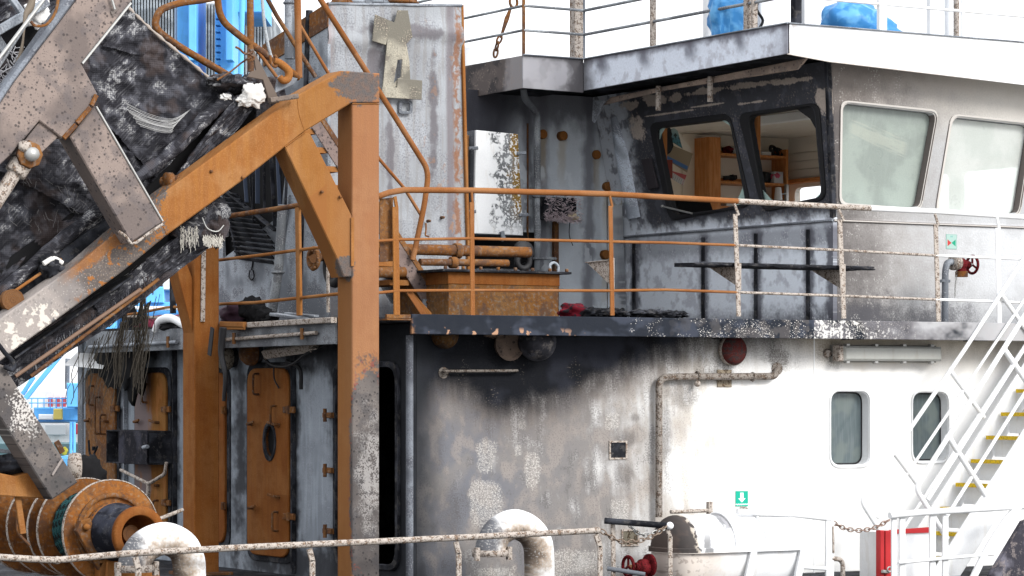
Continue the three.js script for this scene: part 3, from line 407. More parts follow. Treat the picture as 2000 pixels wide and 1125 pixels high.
const mSide = wallTex(896, 512, 3.8, 8.2, YD, YT + 0.05, (x, y, o) => {
  const n1 = fb(x * 2, y * 2, 5, 22), n2 = fb(x * 7, y * 7, 4, 62), n3 = fb(x * 60, y * 60, 3, 75), wv = (n1 - 0.5) * 1.0 + (n2 - 0.5) * 0.6 + (n3 - 0.5) * 0.5;
  set(o, [0.47, 0.48, 0.495]); mx(o, [0.38, 0.385, 0.395], 0.6 * sm(0.42, 0.66, n1)); mx(o, [0.54, 0.51, 0.465], 0.8 * sm(YS + 0.7, YS + 1.1, y)); dk(o, 0.94 + 0.12 * n3);
  const k = x - 4.2; mx(o, [0.27, 0.255, 0.245], 0.9 * sm(2.1, 0.3, k + wv * 0.7)); mx(o, [0.085, 0.075, 0.073], 0.9 * sm(0.85, -0.05, k + wv * 0.45)); mx(o, [0.30, 0.26, 0.23], 0.5 * sm(YT - 0.55, YT, y + wv * 0.25) * sm(3.5, 1.0, k)); mx(o, [0.13, 0.115, 0.11], 0.7 * sm(YT - 0.18, YT, y + wv * 0.25) * sm(1.6, 0.3, k));
  mx(o, [0.075, 0.075, 0.085], 0.9 * sm(YD + 0.36, YD + 0.05, y + wv * 0.28) * sm(2.4, 1.2, k + wv * 0.4)); const f = sm(0.68, 0.76, n3) * sm(0.55, 0.68, n2); mx(o, [0.50, 0.49, 0.47], 0.6 * f * sm(1.2, 0.4, k)); o[3] = 0.55; o[4] = 0.4 + 0.3 * n3 + 0.3 * f;
}, 0.003);
part(wh, 'side_wall', [uvXY(slab([V(AW + 0.052, YD + 0.002, BW), V(8.2, YD + 0.002, BW), V(8.2, YS, BW), V(AW + 0.052, YS, BW)], V(0, 0, -0.05)), mSide), uvXY(slab([V(AW, YS, BW), V(8.2, YS, BW), V(8.2, YT, BW + 0.30), V(AW - 0.30, YT, BW + 0.30)], V(0, 0, -0.05), [...winS, winExtra].map((w) => round(w.o.map(([x, y]) => QS(x, y)), 0.09))), mSide)], mSide);
part(wh, 'sill_ledge', [bar(V(AW, YS - 0.03, BW + 0.010), V(8.2, YS - 0.03, BW + 0.010), 0.026, 0.02)], mSide);
part(wh, 'corner_trim', [bar(V(AW - 0.004, YD, BW + 0.004), V(AW - 0.004, YS, BW + 0.004), 0.05, 0.05), bar(V(AW - 0.004, YS, BW + 0.004), V(AW - 0.304, YT, BW + 0.304), 0.05, 0.05, ZZ)], M.soot);
winA.forEach((w, k) => {
  const f = part(wh, 'window_frame', [ringSlab(round(w.o.map(([x, y]) => QA(x, y, 0.02)), 0.12), round(w.i.map(([x, y]) => QA(x, y, 0.02)), 0.10), V(0.024, 0, 0), 0.006), ringSlab(round(w.i.map(([x, y]) => QA(x, y, -0.002)), 0.10), shrink(round(w.i.map(([x, y]) => QA(x, y, -0.002)), 0.10), 0.012), V(0.06, 0, 0))], M.rubber);
  const sh = k ? [[[1461, 226], [1476, 219], [1464, 232], [1463, 262], [1476, 330], [1487, 395], [1478, 372], [1461, 262]], [[1478, 345], [1490, 372], [1508, 392], [1492, 402], [1486, 380]], [[1552, 210], [1590, 206], [1598, 260], [1596, 246], [1582, 232]], [[1606, 372], [1606, 386], [1588, 391], [1600, 380]]]
    : [[[1281, 250], [1303, 243], [1291, 262], [1288, 273], [1281, 276]], [[1401, 229], [1424, 232], [1430, 252], [1424, 244], [1412, 237]], [[1452, 362], [1459, 403], [1434, 411], [1440, 392], [1448, 372]], [[1281, 276], [1285, 274], [1312, 402], [1320, 420], [1311, 418], [1294, 340]]];
  sh.forEach((q) => part(f, 'glass_shard', slab(q.map(([x, y]) => QA(x, y, -0.02)), V(0.008, 0, 0)), q.length === 5 && q[0][0] === 1552 ? M.rubber : M.glassShard));
});
const filmTex = (i) => paint(384, 384, (u, v, o) => {   // soot film on the glass, wiped in places; pale glare and haze painted in
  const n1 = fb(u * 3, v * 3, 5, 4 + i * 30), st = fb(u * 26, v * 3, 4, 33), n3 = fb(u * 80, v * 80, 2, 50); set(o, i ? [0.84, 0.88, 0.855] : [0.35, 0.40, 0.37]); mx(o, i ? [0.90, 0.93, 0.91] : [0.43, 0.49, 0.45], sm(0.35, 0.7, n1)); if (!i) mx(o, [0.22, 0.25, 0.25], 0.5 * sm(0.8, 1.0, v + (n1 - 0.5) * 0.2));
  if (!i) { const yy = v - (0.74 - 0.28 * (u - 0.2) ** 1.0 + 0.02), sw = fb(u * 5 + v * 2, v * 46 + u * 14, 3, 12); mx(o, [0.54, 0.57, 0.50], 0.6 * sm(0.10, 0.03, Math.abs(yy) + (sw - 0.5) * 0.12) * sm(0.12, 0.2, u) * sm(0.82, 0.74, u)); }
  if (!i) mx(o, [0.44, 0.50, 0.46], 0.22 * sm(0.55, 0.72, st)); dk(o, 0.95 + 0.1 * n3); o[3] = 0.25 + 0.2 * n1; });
winS.forEach((w, k) => {
  const O = round(w.o.map(([x, y]) => QS(x, y)), 0.09), f = part(wh, 'window_frame', [ringSlab(round(w.o.map(([x, y], i) => QS(x + [-3, 4, 3, -3][i], y + [-4, -4, 4, 4][i], 0.012)), 0.1), O.map((p) => p.clone().addScaledVector(sideN, 0.012)), V(0, 0, -0.012), 0.004), ringSlab(O.map((p) => p.clone().addScaledVector(sideN, -0.001)), shrink(O, 0.014).map((p) => p.addScaledVector(sideN, -0.001)), V(0, 0, -0.11))], mSide);
  const G = round(w.o.map(([x, y]) => QS(x, y)), 0.09).map((p) => p.clone().addScaledVector(ZZ, -0.085));
  part(f, 'gasket', ringSlab(shrink(G, 0.004), shrink(G, 0.026), V(0, 0, -0.02), 0.004), M.rubber);
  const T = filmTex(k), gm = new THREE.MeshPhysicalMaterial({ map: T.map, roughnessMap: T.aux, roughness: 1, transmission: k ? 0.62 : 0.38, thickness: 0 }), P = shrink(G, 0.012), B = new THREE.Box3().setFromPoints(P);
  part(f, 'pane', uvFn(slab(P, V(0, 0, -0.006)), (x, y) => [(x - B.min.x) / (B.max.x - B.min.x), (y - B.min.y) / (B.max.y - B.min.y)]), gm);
});
part(wh, 'corner_column', sweep([[1205, 228], [1222, 300], [1246, 424]].map(([x, y]) => QA(x, y, -0.04)), (k) => 0.115 * (0.6 + 0.4 * sm(0, 0.08, k)), 14), tile('zinc', 2, 256, 0.004, { color: new THREE.Color().setRGB(2.3, 2.35, 2.4) }));
part(wh, 'dark_plate', slab([[1252, 312], [1270, 309], [1284, 366], [1266, 371]].map(([x, y]) => QA(x, y, 0.05)), V(0.02, 0, 0), [], 0.003), plain(0.035, 0.03, 0.035));
// inside the wheelhouse
const AF = 8.0, BF = -6.67, YC = EYE + 3.0;
part(wh, 'floor', [box(AW + 0.06, AF, YD + 0.002, YD + 0.03, BF, BW - 0.055)], plain(0.55, 0.50, 0.42));
for (let i = 0; i < 19; i++) { const x0 = AW + 0.05 + i * 0.2; part(wh, 'ceiling_plank', [box(x0 - 0.28 * (i === 0 ? 1 : 0), x0 + 0.192, YC, YC + 0.02, BF, BW + 0.22, 0.006)], M.ceiling); }
for (let i = 0; i < 7; i++) { const x0 = AW + 0.06 + i * 0.545; part(wh, 'wall_panel', [box(x0, x0 + 0.538, YD + 0.03, i < 3 ? EYE + 1.0 : YC - 0.003, BF - 0.03, BF, 0.006)], M.cream); }
part(wh, 'back_wall', slab([V(AW + 0.06, YD, BF - 0.035), V(8.2, YD, BF - 0.035), V(8.2, YT, BF - 0.035), V(AW + 0.06, YT, BF - 0.035)], V(0, 0, -0.065), [round([V(4.42, EYE + 1.02, BF - 0.035), V(5.84, EYE + 1.02, BF - 0.035), V(5.84, EYE + 2.72, BF - 0.035), V(4.42, EYE + 2.72, BF - 0.035)], 0.1)]), M.cream);  // opening added in the unseen stretch of wall to brighten the room
part(wh, 'aft_lining', [box(AW + 0.055, AW + 0.08, YD, YC, BF, BN - 0.002)], M.cream);
const fw = (z0, z1) => [V(AF, EYE + 1.30, z0), V(AF, EYE + 1.30, z1), V(AF, EYE + 2.40, z1), V(AF, EYE + 2.40, z0)];
part(wh, 'forward_wall', slab([V(AF, YD, BF), V(AF, YD, BW - 0.03), V(AF, YC - 0.002, BW + 0.2), V(AF, YC - 0.002, BF)], V(0.06, 0, 0), [[-6.55, -5.2], [-4.95, -3.7], [-3.5, -2.35], [-2.15, -1.15]].map(([a, b]) => round(fw(a, b), 0.1))), M.ceiling);
part(wh, 'wood_rail', [bar(V(AF - 0.05, EYE + 2.47, BF), V(AF - 0.05, EYE + 2.47, BW - 0.05), 0.10, 0.05)], M.wood);
for (const y of [2.56, 2.66, 2.76, 2.86]) part(wh, 'wall_plank', [box(AF - 0.022, AF - 0.004, EYE + y - 0.045, EYE + y + 0.045, BF + 0.01, BW - 0.06, 0.006)], M.ceiling);
part(wh, 'ceiling_lamp', [bar(V(6.0, YC - 0.05, -4.9), V(6.0, YC - 0.05, -3.5), 0.12, 0.09)], plain(0.85, 0.87, 0.9, 0.4));
part(wh, 'wooden_post', [box(AW + 0.10, AW + 0.16, YD, YC - 0.01, -4.05, -3.96)], M.wood);
part(wh, 'wooden_post', [box(AW + 0.10, AW + 0.15, YD, YC - 0.01, -2.36, -2.28)], M.wood);
settle(wh);

// ------------------------------------------------------------------ furniture inside the wheelhouse
{
  const b = BF + 0.30, P = (x, y) => PB(x, y, b), x0 = P(1385, 300).x, x1 = P(1408, 300).x, x2 = P(1519, 300).x, x3 = P(1540, 300).x, yb = EYE + 1.05, yt = YC - 0.06;
  const t = thing('shelf_unit', 'orange wooden shelf unit on the back wall seen through the broken wheelhouse windows', 'shelves');
  part(t, 'side_panel', [box(x0, x1, yb, yt, BF + 0.002, b, 0.004)], M.wood); part(t, 'side_panel', [box(x3 - 0.03, x3, yb, yt - 0.1, BF + 0.002, b, 0.004)], M.wood);
  for (const y of [301, 355, 404]) { const h = P(1460, y).y; part(t, 'shelf', [box(x1 + 0.001, x3 - 0.031, h - 0.03, h, BF + 0.002, b - 0.01, 0.003)], M.wood); part(t, 'shelf_lip', [box(x1 + 0.002, x3 - 0.032, h + 0.001, h + 0.05, BF + 0.03, BF + 0.05, 0.003)], M.wood); }
  settle(t);
  const on = (x, y) => PB(x, y, b - 0.12), h1 = P(1460, 301).y, h2 = P(1460, 355).y, h3 = P(1460, 404).y, H = (x, h) => V(PB(x, 300, b - 0.12).x, h, b - 0.12);
  solo('cloth', blob(H(1421, h1 + 0.05), 0.07, 0.05, 0.06, 0.5, 3), M.red, 'crumpled dark red cloth on the top shelf left end', 'cloth');
  solo('paper', blob(H(1434, h1 + 0.045), 0.06, 0.045, 0.06, 0.6, 5, 2), M.ashWhite, 'crumpled white paper beside the red cloth on the top shelf', 'paper');
  solo('paper_stack', box(H(1480, 0).x, H(1499, 0).x, h1, h1 + 0.045, b - 0.2, b - 0.04), M.ashWhite, 'flat white paper stack in the middle of the top shelf', 'papers');
  solo('cable_coil', [torus(H(1512, h1 + 0.06), V(0.4, 0.5, 1).normalize(), 0.07, 0.02), torus(H(1519, h1 + 0.05), V(-0.3, 0.8, 1).normalize(), 0.06, 0.018)], M.rubber, 'black cable coil on the top shelf right end', 'cable');
  solo('tool', [bar(H(1414, h2 + 0.04), H(1438, h2 + 0.06), 0.04, 0.05), blob(H(1430, h2 + 0.05), 0.05, 0.04, 0.04, 0.5, 8, 2)], M.rubber, 'black hand tools lying on the middle shelf left side', 'tools');
  const st = thing('storage_box', 'clear plastic storage box with pink items on the middle shelf', 'box');
  part(st, 'box_body', [box(H(1503, 0).x, H(1521, 0).x, h2, h2 + 0.14, b - 0.25, b - 0.03)], plain(0.5, 0.5, 0.52, 0.3)); part(st, 'content', [blob(H(1508, h2 + 0.09), 0.05, 0.05, 0.13, 0.4, 4, 2)], plain(0.6, 0.12, 0.2)); settle(st);
  solo('binoculars', [rod(H(1492, h2 + 0.02), H(1496, h2 + 0.13), 0.045), rod(H(1498, h2 + 0.02), H(1501, h2 + 0.12), 0.04)], M.rubber, 'dark binoculars beside the clear box on the middle shelf', 'binoculars');
  solo('small_box', box(H(1411, 0).x, H(1424, 0).x, h3, h3 + 0.09, b - 0.2, b - 0.04), M.ashWhite, 'small white box on the lowest shelf', 'box');
  { const l = thing('reading_lamp', 'small white wall lamp beside the lower right of the shelf unit', 'lamp'); const a = PB(1520, 380, b + 0.02), q = PB(1536, 378, b + 0.02);
    part(l, 'shade', lathe([[0.001, 0.09], [0.035, 0.085], [0.05, -0.06], [0.047, -0.07], [0.03, 0.07], [0.001, 0.075]], a, UP), M.white); part(l, 'bracket', [rod(a, q, 0.01), box(q.x - 0.01, q.x + 0.03, q.y - 0.13, q.y + 0.11, q.z - 0.03, q.z + 0.01)], M.steel); settle(l); }
  // papers pinned near the left window post
  const k = -4.9, Q = (x, y, z = k) => PB(x, y, z), sheet = (pts, z = k) => slab(pts.map(([x, y]) => Q(x, y, z)), V(0, 0, -0.004));
  solo('poster', sheet([[1310, 252], [1317, 250], [1324, 256], [1333, 290], [1309, 275]]), surf(paint(64, 64, (u, v, o) => { set(o, [0.10, 0.25, 0.30]); mx(o, [0.42, 0.52, 0.50], sm(0.3, 0.7, v)); mx(o, [0.05, 0.07, 0.07], sm(0.55, 0.7, fb(u * 12, v * 12, 3, 4, 12))); }, 0.4), 0), 'torn sea picture poster curling at the upper left window', 'poster');
  solo('paper_curl', [sheet([[1324, 256], [1328, 262], [1354, 296], [1345, 296], [1333, 290]])], M.cream, 'pale curled paper strip beside the torn sea picture', 'paper');
  solo('cloth_rag', blob(Q(1300, 275), 0.10, 0.16, 0.03, 0.5, 9), M.rubber, 'black rag hanging beside the torn poster', 'rag');
  solo('cardboard', [sheet([[1304, 280], [1353, 300], [1342, 337], [1301, 311]], k - 0.02)], plain(0.36, 0.28, 0.19), 'brown cardboard sheet hanging below the torn poster', 'cardboard');
  solo('banner', [sheet([[1301, 303], [1344, 325], [1342, 332], [1300, 310]], k + 0.01)], plain(0.10, 0.20, 0.42), 'blue strip printed across the hanging cardboard', 'banner');
  { const T = paint(128, 64, (u, v, o) => { set(o, [0.62, 0.60, 0.58]); const gx = (u * 7) % 1, gy = (v * 5) % 1; if (v < 0.85 && gx > 0.3 && gx < 0.7 && gy > 0.3 && gy < 0.7) set(o, Math.floor(u * 7) === 6 ? [0.5, 0.08, 0.08] : [0.2, 0.2, 0.25]); if (v > 0.85) set(o, [0.5, 0.12, 0.12]); });
    const P4 = [[1313, 334], [1341, 342], [1334, 362], [1308, 347]].map(([x, y]) => Q(x, y, k + 0.02)), m = surf(T, 0); const o = P4[3], ex = P4[2].clone().sub(o), ey = P4[0].clone().sub(o);
    solo('calendar', uvFn(slab(P4, V(0, 0, -0.004)), (x, y, z) => { const d = V(x, y, z).sub(o); return [d.dot(ex) / ex.lengthSq(), d.dot(ey) / ey.lengthSq()]; }), m, 'white calendar sheet with rows of dates hanging askew', 'calendar'); }
  { const t2 = thing('red_box', 'dark red wall box with yellow panel behind the left broken window', 'box'); const p = Q(1292, 311, k + 0.08), q = Q(1314, 348, k + 0.08); part(t2, 'body', [box(p.x, q.x, q.y, p.y, k - 0.02, k + 0.08)], plain(0.24, 0.05, 0.035)); const e = Q(1297, 323, k + 0.09), f = Q(1305, 336, k + 0.09); part(t2, 'yellow_panel', [box(e.x, f.x, f.y, e.y, k + 0.081, k + 0.09, 0.002)], plain(0.7, 0.55, 0.08)); settle(t2); }
  { const t3 = thing('monitor', 'black monitor behind the lower left window corner', 'monitor'); part(t3, 'screen', slab([[1322, 386], [1387, 392], [1397, 424], [1330, 428]].map(([x, y]) => Q(x, y, -4.4)), V(0, 0, -0.05), [], 0.006), M.black); part(t3, 'foot', rod(Q(1360, 424, -4.45), Q(1360, 450, -4.45), 0.03), M.black); settle(t3); }
  solo('wiper_arm', [rod(QA(1294, 403, 0.04), QA(1352, 417, 0.03), 0.010), ball(QA(1294, 403, 0.04), 0.018)], M.steel, 'thin metal wiper arm lying across the left window sill', 'wiper');
}

// ------------------------------------------------------------------ wheelhouse roof with its deep fascia
{
  const r = thing('wheelhouse_roof', 'overhanging wheelhouse roof, scorched on the left and white on the right', 'ship roof');
  const ZT = EYE + 3.40, A1 = 2.467, A2 = 3.205, B1 = -3.81, B2 = -0.30;
  part(r, 'roof_plate', [slab([V(A1 + 0.02, ZT - 0.03, -7.6), V(A1 + 0.02, ZT - 0.03, B1 - 0.02), V(A2 + 0.02, ZT - 0.03, B1 - 0.02), V(A2 + 0.02, ZT - 0.03, B2 - 0.02), V(9.2, ZT - 0.03, B2 - 0.02), V(9.2, ZT - 0.03, -7.6)], V(0, -0.03, 0))], M.zinc);
  part(r, 'soffit', [slab([V(A2 + 0.02, YT + 0.03, -7.6), V(A2 + 0.02, YT + 0.03, B2 - 0.03), V(8.3, YT + 0.03, B2 - 0.03), V(8.3, YT + 0.03, -7.6)], V(0, 0.03, 0)), slab([V(A1 + 0.02, EYE + 3.09, -7.6), V(A1 + 0.02, EYE + 3.09, B1 - 0.02), V(A2 + 0.019, EYE + 3.09, B1 - 0.02), V(A2 + 0.019, EYE + 3.09, -7.6)], V(0, 0.03, 0))], M.soot);
  const mk = (x0, x1, f) => wallTex(768, 96, x0, x1, EYE + 2.9, ZT + 0.02, f, 0.004);
  const ribs = [1172, 1255, 1345, 1440].map((x) => PA(x, 100, A2).z);
  const mF1 = mk(-3.9, -0.28, (x, y, o) => { const n1 = fb(x * 2, y * 3, 4, 5), n2 = fb(x * 8, y * 8, 4, 50), n3 = fb(x * 50, y * 50, 3, 8), wv = (n1 - 0.5) + (n2 - 0.5) * 0.6; K.zinc(x, y, 0, o); mx(o, [0.66, 0.71, 0.80], 0.85); mx(o, [0.34, 0.34, 0.38], 0.6 * sm(0.52, 0.72, n2 * 0.6 + n1 * 0.4)); dk(o, 0.9 + 0.2 * n3); let nr = 9; for (const z of ribs) nr = Math.min(nr, Math.abs(x + (y - ZT) * 0.35 - z)); mx(o, [0.10, 0.10, 0.125], 0.85 * sm(0.15, 0.0, nr + wv * 0.14) * sm(ZT - 0.26, ZT - 0.08, y)); mx(o, [0.12, 0.115, 0.14], 0.85 * sm(ZT - 0.09, ZT - 0.0, y + wv * 0.08)); mx(o, [0.13, 0.12, 0.14], 0.7 * sm(-0.6, -0.3, x + wv * 0.2)); mx(o, [0.09, 0.085, 0.09], 0.8 * sm(-3.55, -3.8, x + wv * 0.2)); });
  part(r, 'fascia', uvZY(slab([...mapA([[1112, 181], [1536, 104]], A2 - 0.02).map((p) => p), V(A2, ZT, B2), V(A2, ZT, B1)].map((p, i) => i < 2 ? V(A2, p.y, i ? B2 : B1) : p), V(0.018, 0, 0), [], 0.003), mF1), mF1, { label: 'scorched bluish grey left fascia' });
  const mF2 = mk(3.2, 9.2, (x, y, o) => { const n1 = fb(x * 2, y * 3, 4, 15), n2 = fb(x * 8, y * 8, 4, 51), n3 = fb(x * 40, y * 40, 3, 4), wv = (n1 - 0.5) + (n2 - 0.5) * 0.7; K.white(x, y, 0, o); mx(o, [0.45, 0.36, 0.28], 0.5 * sm(0.22, 0.02, y - EYE - 3.06 + wv * 0.12 + (x - 3.2) * 0.02) * sm(6.5, 4.5, x)); mx(o, [0.40, 0.42, 0.46], 0.65 * sm(ZT - 0.055, ZT - 0.02, y + wv * 0.05) * sm(5.2, 3.4, x)); mx(o, [0.22, 0.17, 0.14], 0.75 * sm(0.2, 0.0, x - 3.2 + wv * 0.22) * sm(0.45, 0.6, n2)); });
  const f2 = mapB([[1538, 106], [1620, 121], [2000, 166]], B2).map((p) => p); part(r, 'fascia', uvXY(slab([V(A2 + 0.001, f2[0].y, B2), V(f2[1].x, f2[1].y, B2), V(f2[2].x, f2[2].y, B2), V(9.2, f2[2].y - 0.14, B2), V(9.2, ZT, B2), V(A2 + 0.001, ZT, B2)], V(0, 0, -0.018), [], 0.003), mF2), mF2, { label: 'white right fascia' });
  const mF3 = mk(2.3, 3.3, (x, y, o) => { const n1 = fb(x * 3, y * 3, 4, 5), n2 = fb(x * 9, y * 9, 4, 57), wv = (n1 - 0.5) + (n2 - 0.5) * 0.6; set(o, [0.33, 0.325, 0.345]); mx(o, [0.24, 0.235, 0.25], 0.7 * sm(0.4, 0.65, n1)); mx(o, [0.07, 0.065, 0.07], 0.85 * sm(2.95, 3.1, x + wv * 0.2 - (y - ZT) * 0.2)); mx(o, [0.06, 0.06, 0.065], 0.6 * sm(ZT - 0.05, ZT, y + wv * 0.05)); const w = wor(x * 3, y * 3, 8); mx(o, [0.36, 0.37, 0.40], 0.1 * sm(0.25, 0.2, w)); });
  part(r, 'fascia', uvXY(slab([V(A1, EYE + 3.065, B1), V(A2 - 0.001, EYE + 3.055, B1), V(A2 - 0.001, ZT - 0.0, B1), V(A1, ZT, B1)], V(0, 0, -0.018), [], 0.003), mF3), mF3);
  const mF4 = mk(-7.6, -3.8, (x, y, o) => { const n1 = fb(x * 3, y * 3, 4, 25), n2 = fb(x * 9, y * 9, 4, 57), n3 = fb(x * 50, y * 50, 3, 7), wv = (n1 - 0.5) + (n2 - 0.5) * 0.6; set(o, [0.10, 0.085, 0.08]); mx(o, [0.05, 0.045, 0.047], sm(0.4, 0.6, n1)); mx(o, [0.26, 0.245, 0.25], 0.9 * sm(-4.25, -4.05, x + wv * 0.2)); mx(o, [0.26, 0.21, 0.18], 0.6 * sm(0.62, 0.7, n3) * sm(0.5, 0.62, n2)); });
  part(r, 'fascia', uvZY(slab([V(A1, EYE + 3.03, -7.6), V(A1, EYE + 3.065, B1 - 0.019), V(A1, ZT, B1 - 0.019), V(A1, ZT, -7.6)], V(0.018, 0, 0), [], 0.003), mF4), mF4, { label: 'sooty end fascia' });
  part(r, 'gutter_strip', [bar(V(A2 - 0.008, ZT + 0.004, B1), V(A2 - 0.008, ZT + 0.004, B2 + 0.01), 0.03, 0.014), bar(V(A1, ZT + 0.005, B1 + 0.008), V(A2 - 0.02, ZT + 0.005, B1 + 0.008), 0.03, 0.014), bar(V(A2, ZT + 0.004, B2 + 0.008), V(9.2, ZT + 0.004, B2 + 0.008), 0.024, 0.012)], M.zinc);
  part(r, 'soffit_beam', slab(mapA([[1178, 205], [1192, 190], [1575, 113], [1572, 118], [1556, 136], [1300, 176]], 3.5), V(0.02, 0, 0), [], 0.003), tile('blister', 2, 256, 0.003, { color: new THREE.Color().setRGB(1.7, 1.5, 1.3) }));
  part(r, 'bracket', slab(mapA([[1158, 195], [1180, 197], [1160, 240], [1156, 236]], 3.46), V(0.02, 0, 0), [], 0.003), M.zinc);
  for (const [x0, y0, y1] of [[1286, 168, 216], [1387, 150, 199]]) part(r, 'lug', [bar(PA(x0, y0, 3.47), PA(x0, y1, 3.47), 0.05, 0.05, XX, 0.012)], M.flake);
  settle(r);
}

// ------------------------------------------------------------------ stair house wall with rusty plugs, between the casing and the wheelhouse
{
  const discs = [[1061, 262], [1101, 265], [1166, 302], [1189, 364], [1184, 497]];
  const pil = [1030, 1060, 1150, 1205, 1250].map((x) => PB(x, 400, BN).x);
  const m = wallTex(576, 480, 1.0, 4.3, YD, EYE + 3.1, (x, y, o) => {
    K.zinc(x, y, 0, o); const n1 = fb(x * 3, y * 2, 4, 7), n2 = fb(x * 9, y * 5, 4, 47), n3 = fb(x * 50, y * 50, 3, 5), wv = (n1 - 0.5) * 0.8 + (n2 - 0.5) * 0.6; let nr = 9; for (const p of pil) nr = Math.min(nr, Math.abs(x - p + (n2 - 0.5) * 0.07));
    mx(o, [0.62, 0.67, 0.72], 0.68); mx(o, [0.13, 0.13, 0.15], 0.8 * sm(0.12, 0.02, nr)); mx(o, [0.09, 0.09, 0.105], 0.85 * sm(EYE + 2.62, EYE + 2.95, y + wv * 0.3)); mx(o, [0.04, 0.04, 0.05], 0.92 * sm(pil[0] - 0.05, pil[0] - 0.35, x + wv * 0.15) * sm(EYE + 1.9, EYE + 2.4, y)); mx(o, [0.05, 0.05, 0.06], 0.5 * sm(pil[0], pil[0] - 0.2, x + wv * 0.2));
    for (const [px, py] of discs) { const p = PB(px, py, BN), d = Math.abs(x - p.x), h = p.y - y; mx(o, [0.30, 0.22, 0.10], 0.45 * sm(0.07, 0.02, d + (n2 - 0.5) * 0.05) * sm(-0.1, 0.02, h) * sm(0.7, 0.1, h)); } mx(o, [0.05, 0.05, 0.06], 0.7 * sm(YD + 0.2, YD, y + wv * 0.2)); mx(o, [0.58, 0.62, 0.66], 0.6 * sm(0.55, 0.7, n1) * sm(0.5, 0.6, n2) * sm(EYE + 2.6, EYE + 2.2, y));
  }, 0.008);
  const t = thing('stair_house', 'scorched grey house wall with round rusty plugs left of the wheelhouse', 'ship house');
  const NX = 110, NY = 2, x0 = 1.2, x1 = 4.09, g = new THREE.PlaneGeometry(1, 1, NX, 24), P = g.attributes.position, y1 = EYE + 3.12;
  for (let i = 0; i < P.count; i++) { const u = P.getX(i) + 0.5, v = P.getY(i) + 0.5, x = x0 + u * (x1 - x0), y = YD + 0.002 + v * (y1 - YD); let k = 9; for (const p of pil) k = Math.min(k, Math.abs(x - p)); const dish = 0.035 * sm(0.03, 0.22, k) * sm(0, 0.08, v) * sm(1, 0.9, v) + 0.02 * NZ.noise(x * 2.2, y * 1.5, 4); P.setXYZ(i, x, y, BN - dish); }
  g.computeVertexNormals(); part(t, 'front_wall', uvXY(g, m), m); part(t, 'backing', [box(1.2, 4.1, YD + 0.003, EYE + 3.05, -6.6, BN - 0.09, 0.01)], M.soot);
  { // rounded corner against the wheelhouse
    const prof = []; for (let i = 0; i <= 10; i++) { const a = i / 10 * Math.PI / 2; prof.push([4.09 + Math.sin(a) * 0.105, BN + 0.0 + (1 - Math.cos(a)) * 0.22]); } const pos = []; for (let i = 0; i < 10; i++) { const [ax, az] = prof[i], [bx, bz] = prof[i + 1], a0 = V(ax, YD + 0.002, az), b0 = V(bx, YD + 0.002, bz), k = (t0) => t0; const a1 = V(ax - 0.12 * i / 10, EYE + 3.1, az), b1 = V(bx - 0.12 * (i + 1) / 10, EYE + 3.1, bz); for (const p of [a0, b0, b1, a0, b1, a1]) pos.push(p.x, p.y, p.z); }
    part(t, 'corner_panel', uvXY(fromTris(pos), m), m); }
  for (const [x, y] of discs) { const p = PB(x, y, BN + 0.03); part(t, 'plug', lathe([[0.0005, 0.012], [0.044, 0.012], [0.05, 0.004], [0.05, -0.08], [0.0005, -0.03]], p, ZZ, 20), M.rust); }
  part(t, 'corner_strip', [box(pil[0] - 0.012, pil[0], YD + 0.1, EYE + 2.8, BN - 0.01, BN + 0.03)], M.brown);
  part(t, 'pocket', [box(PB(918, 470, BN).x, PB(1045, 470, BN).x, PB(980, 524, BN).y, PB(980, 452, BN).y, BN - 0.02, BN + 0.012)], M.black);
  settle(t);
}
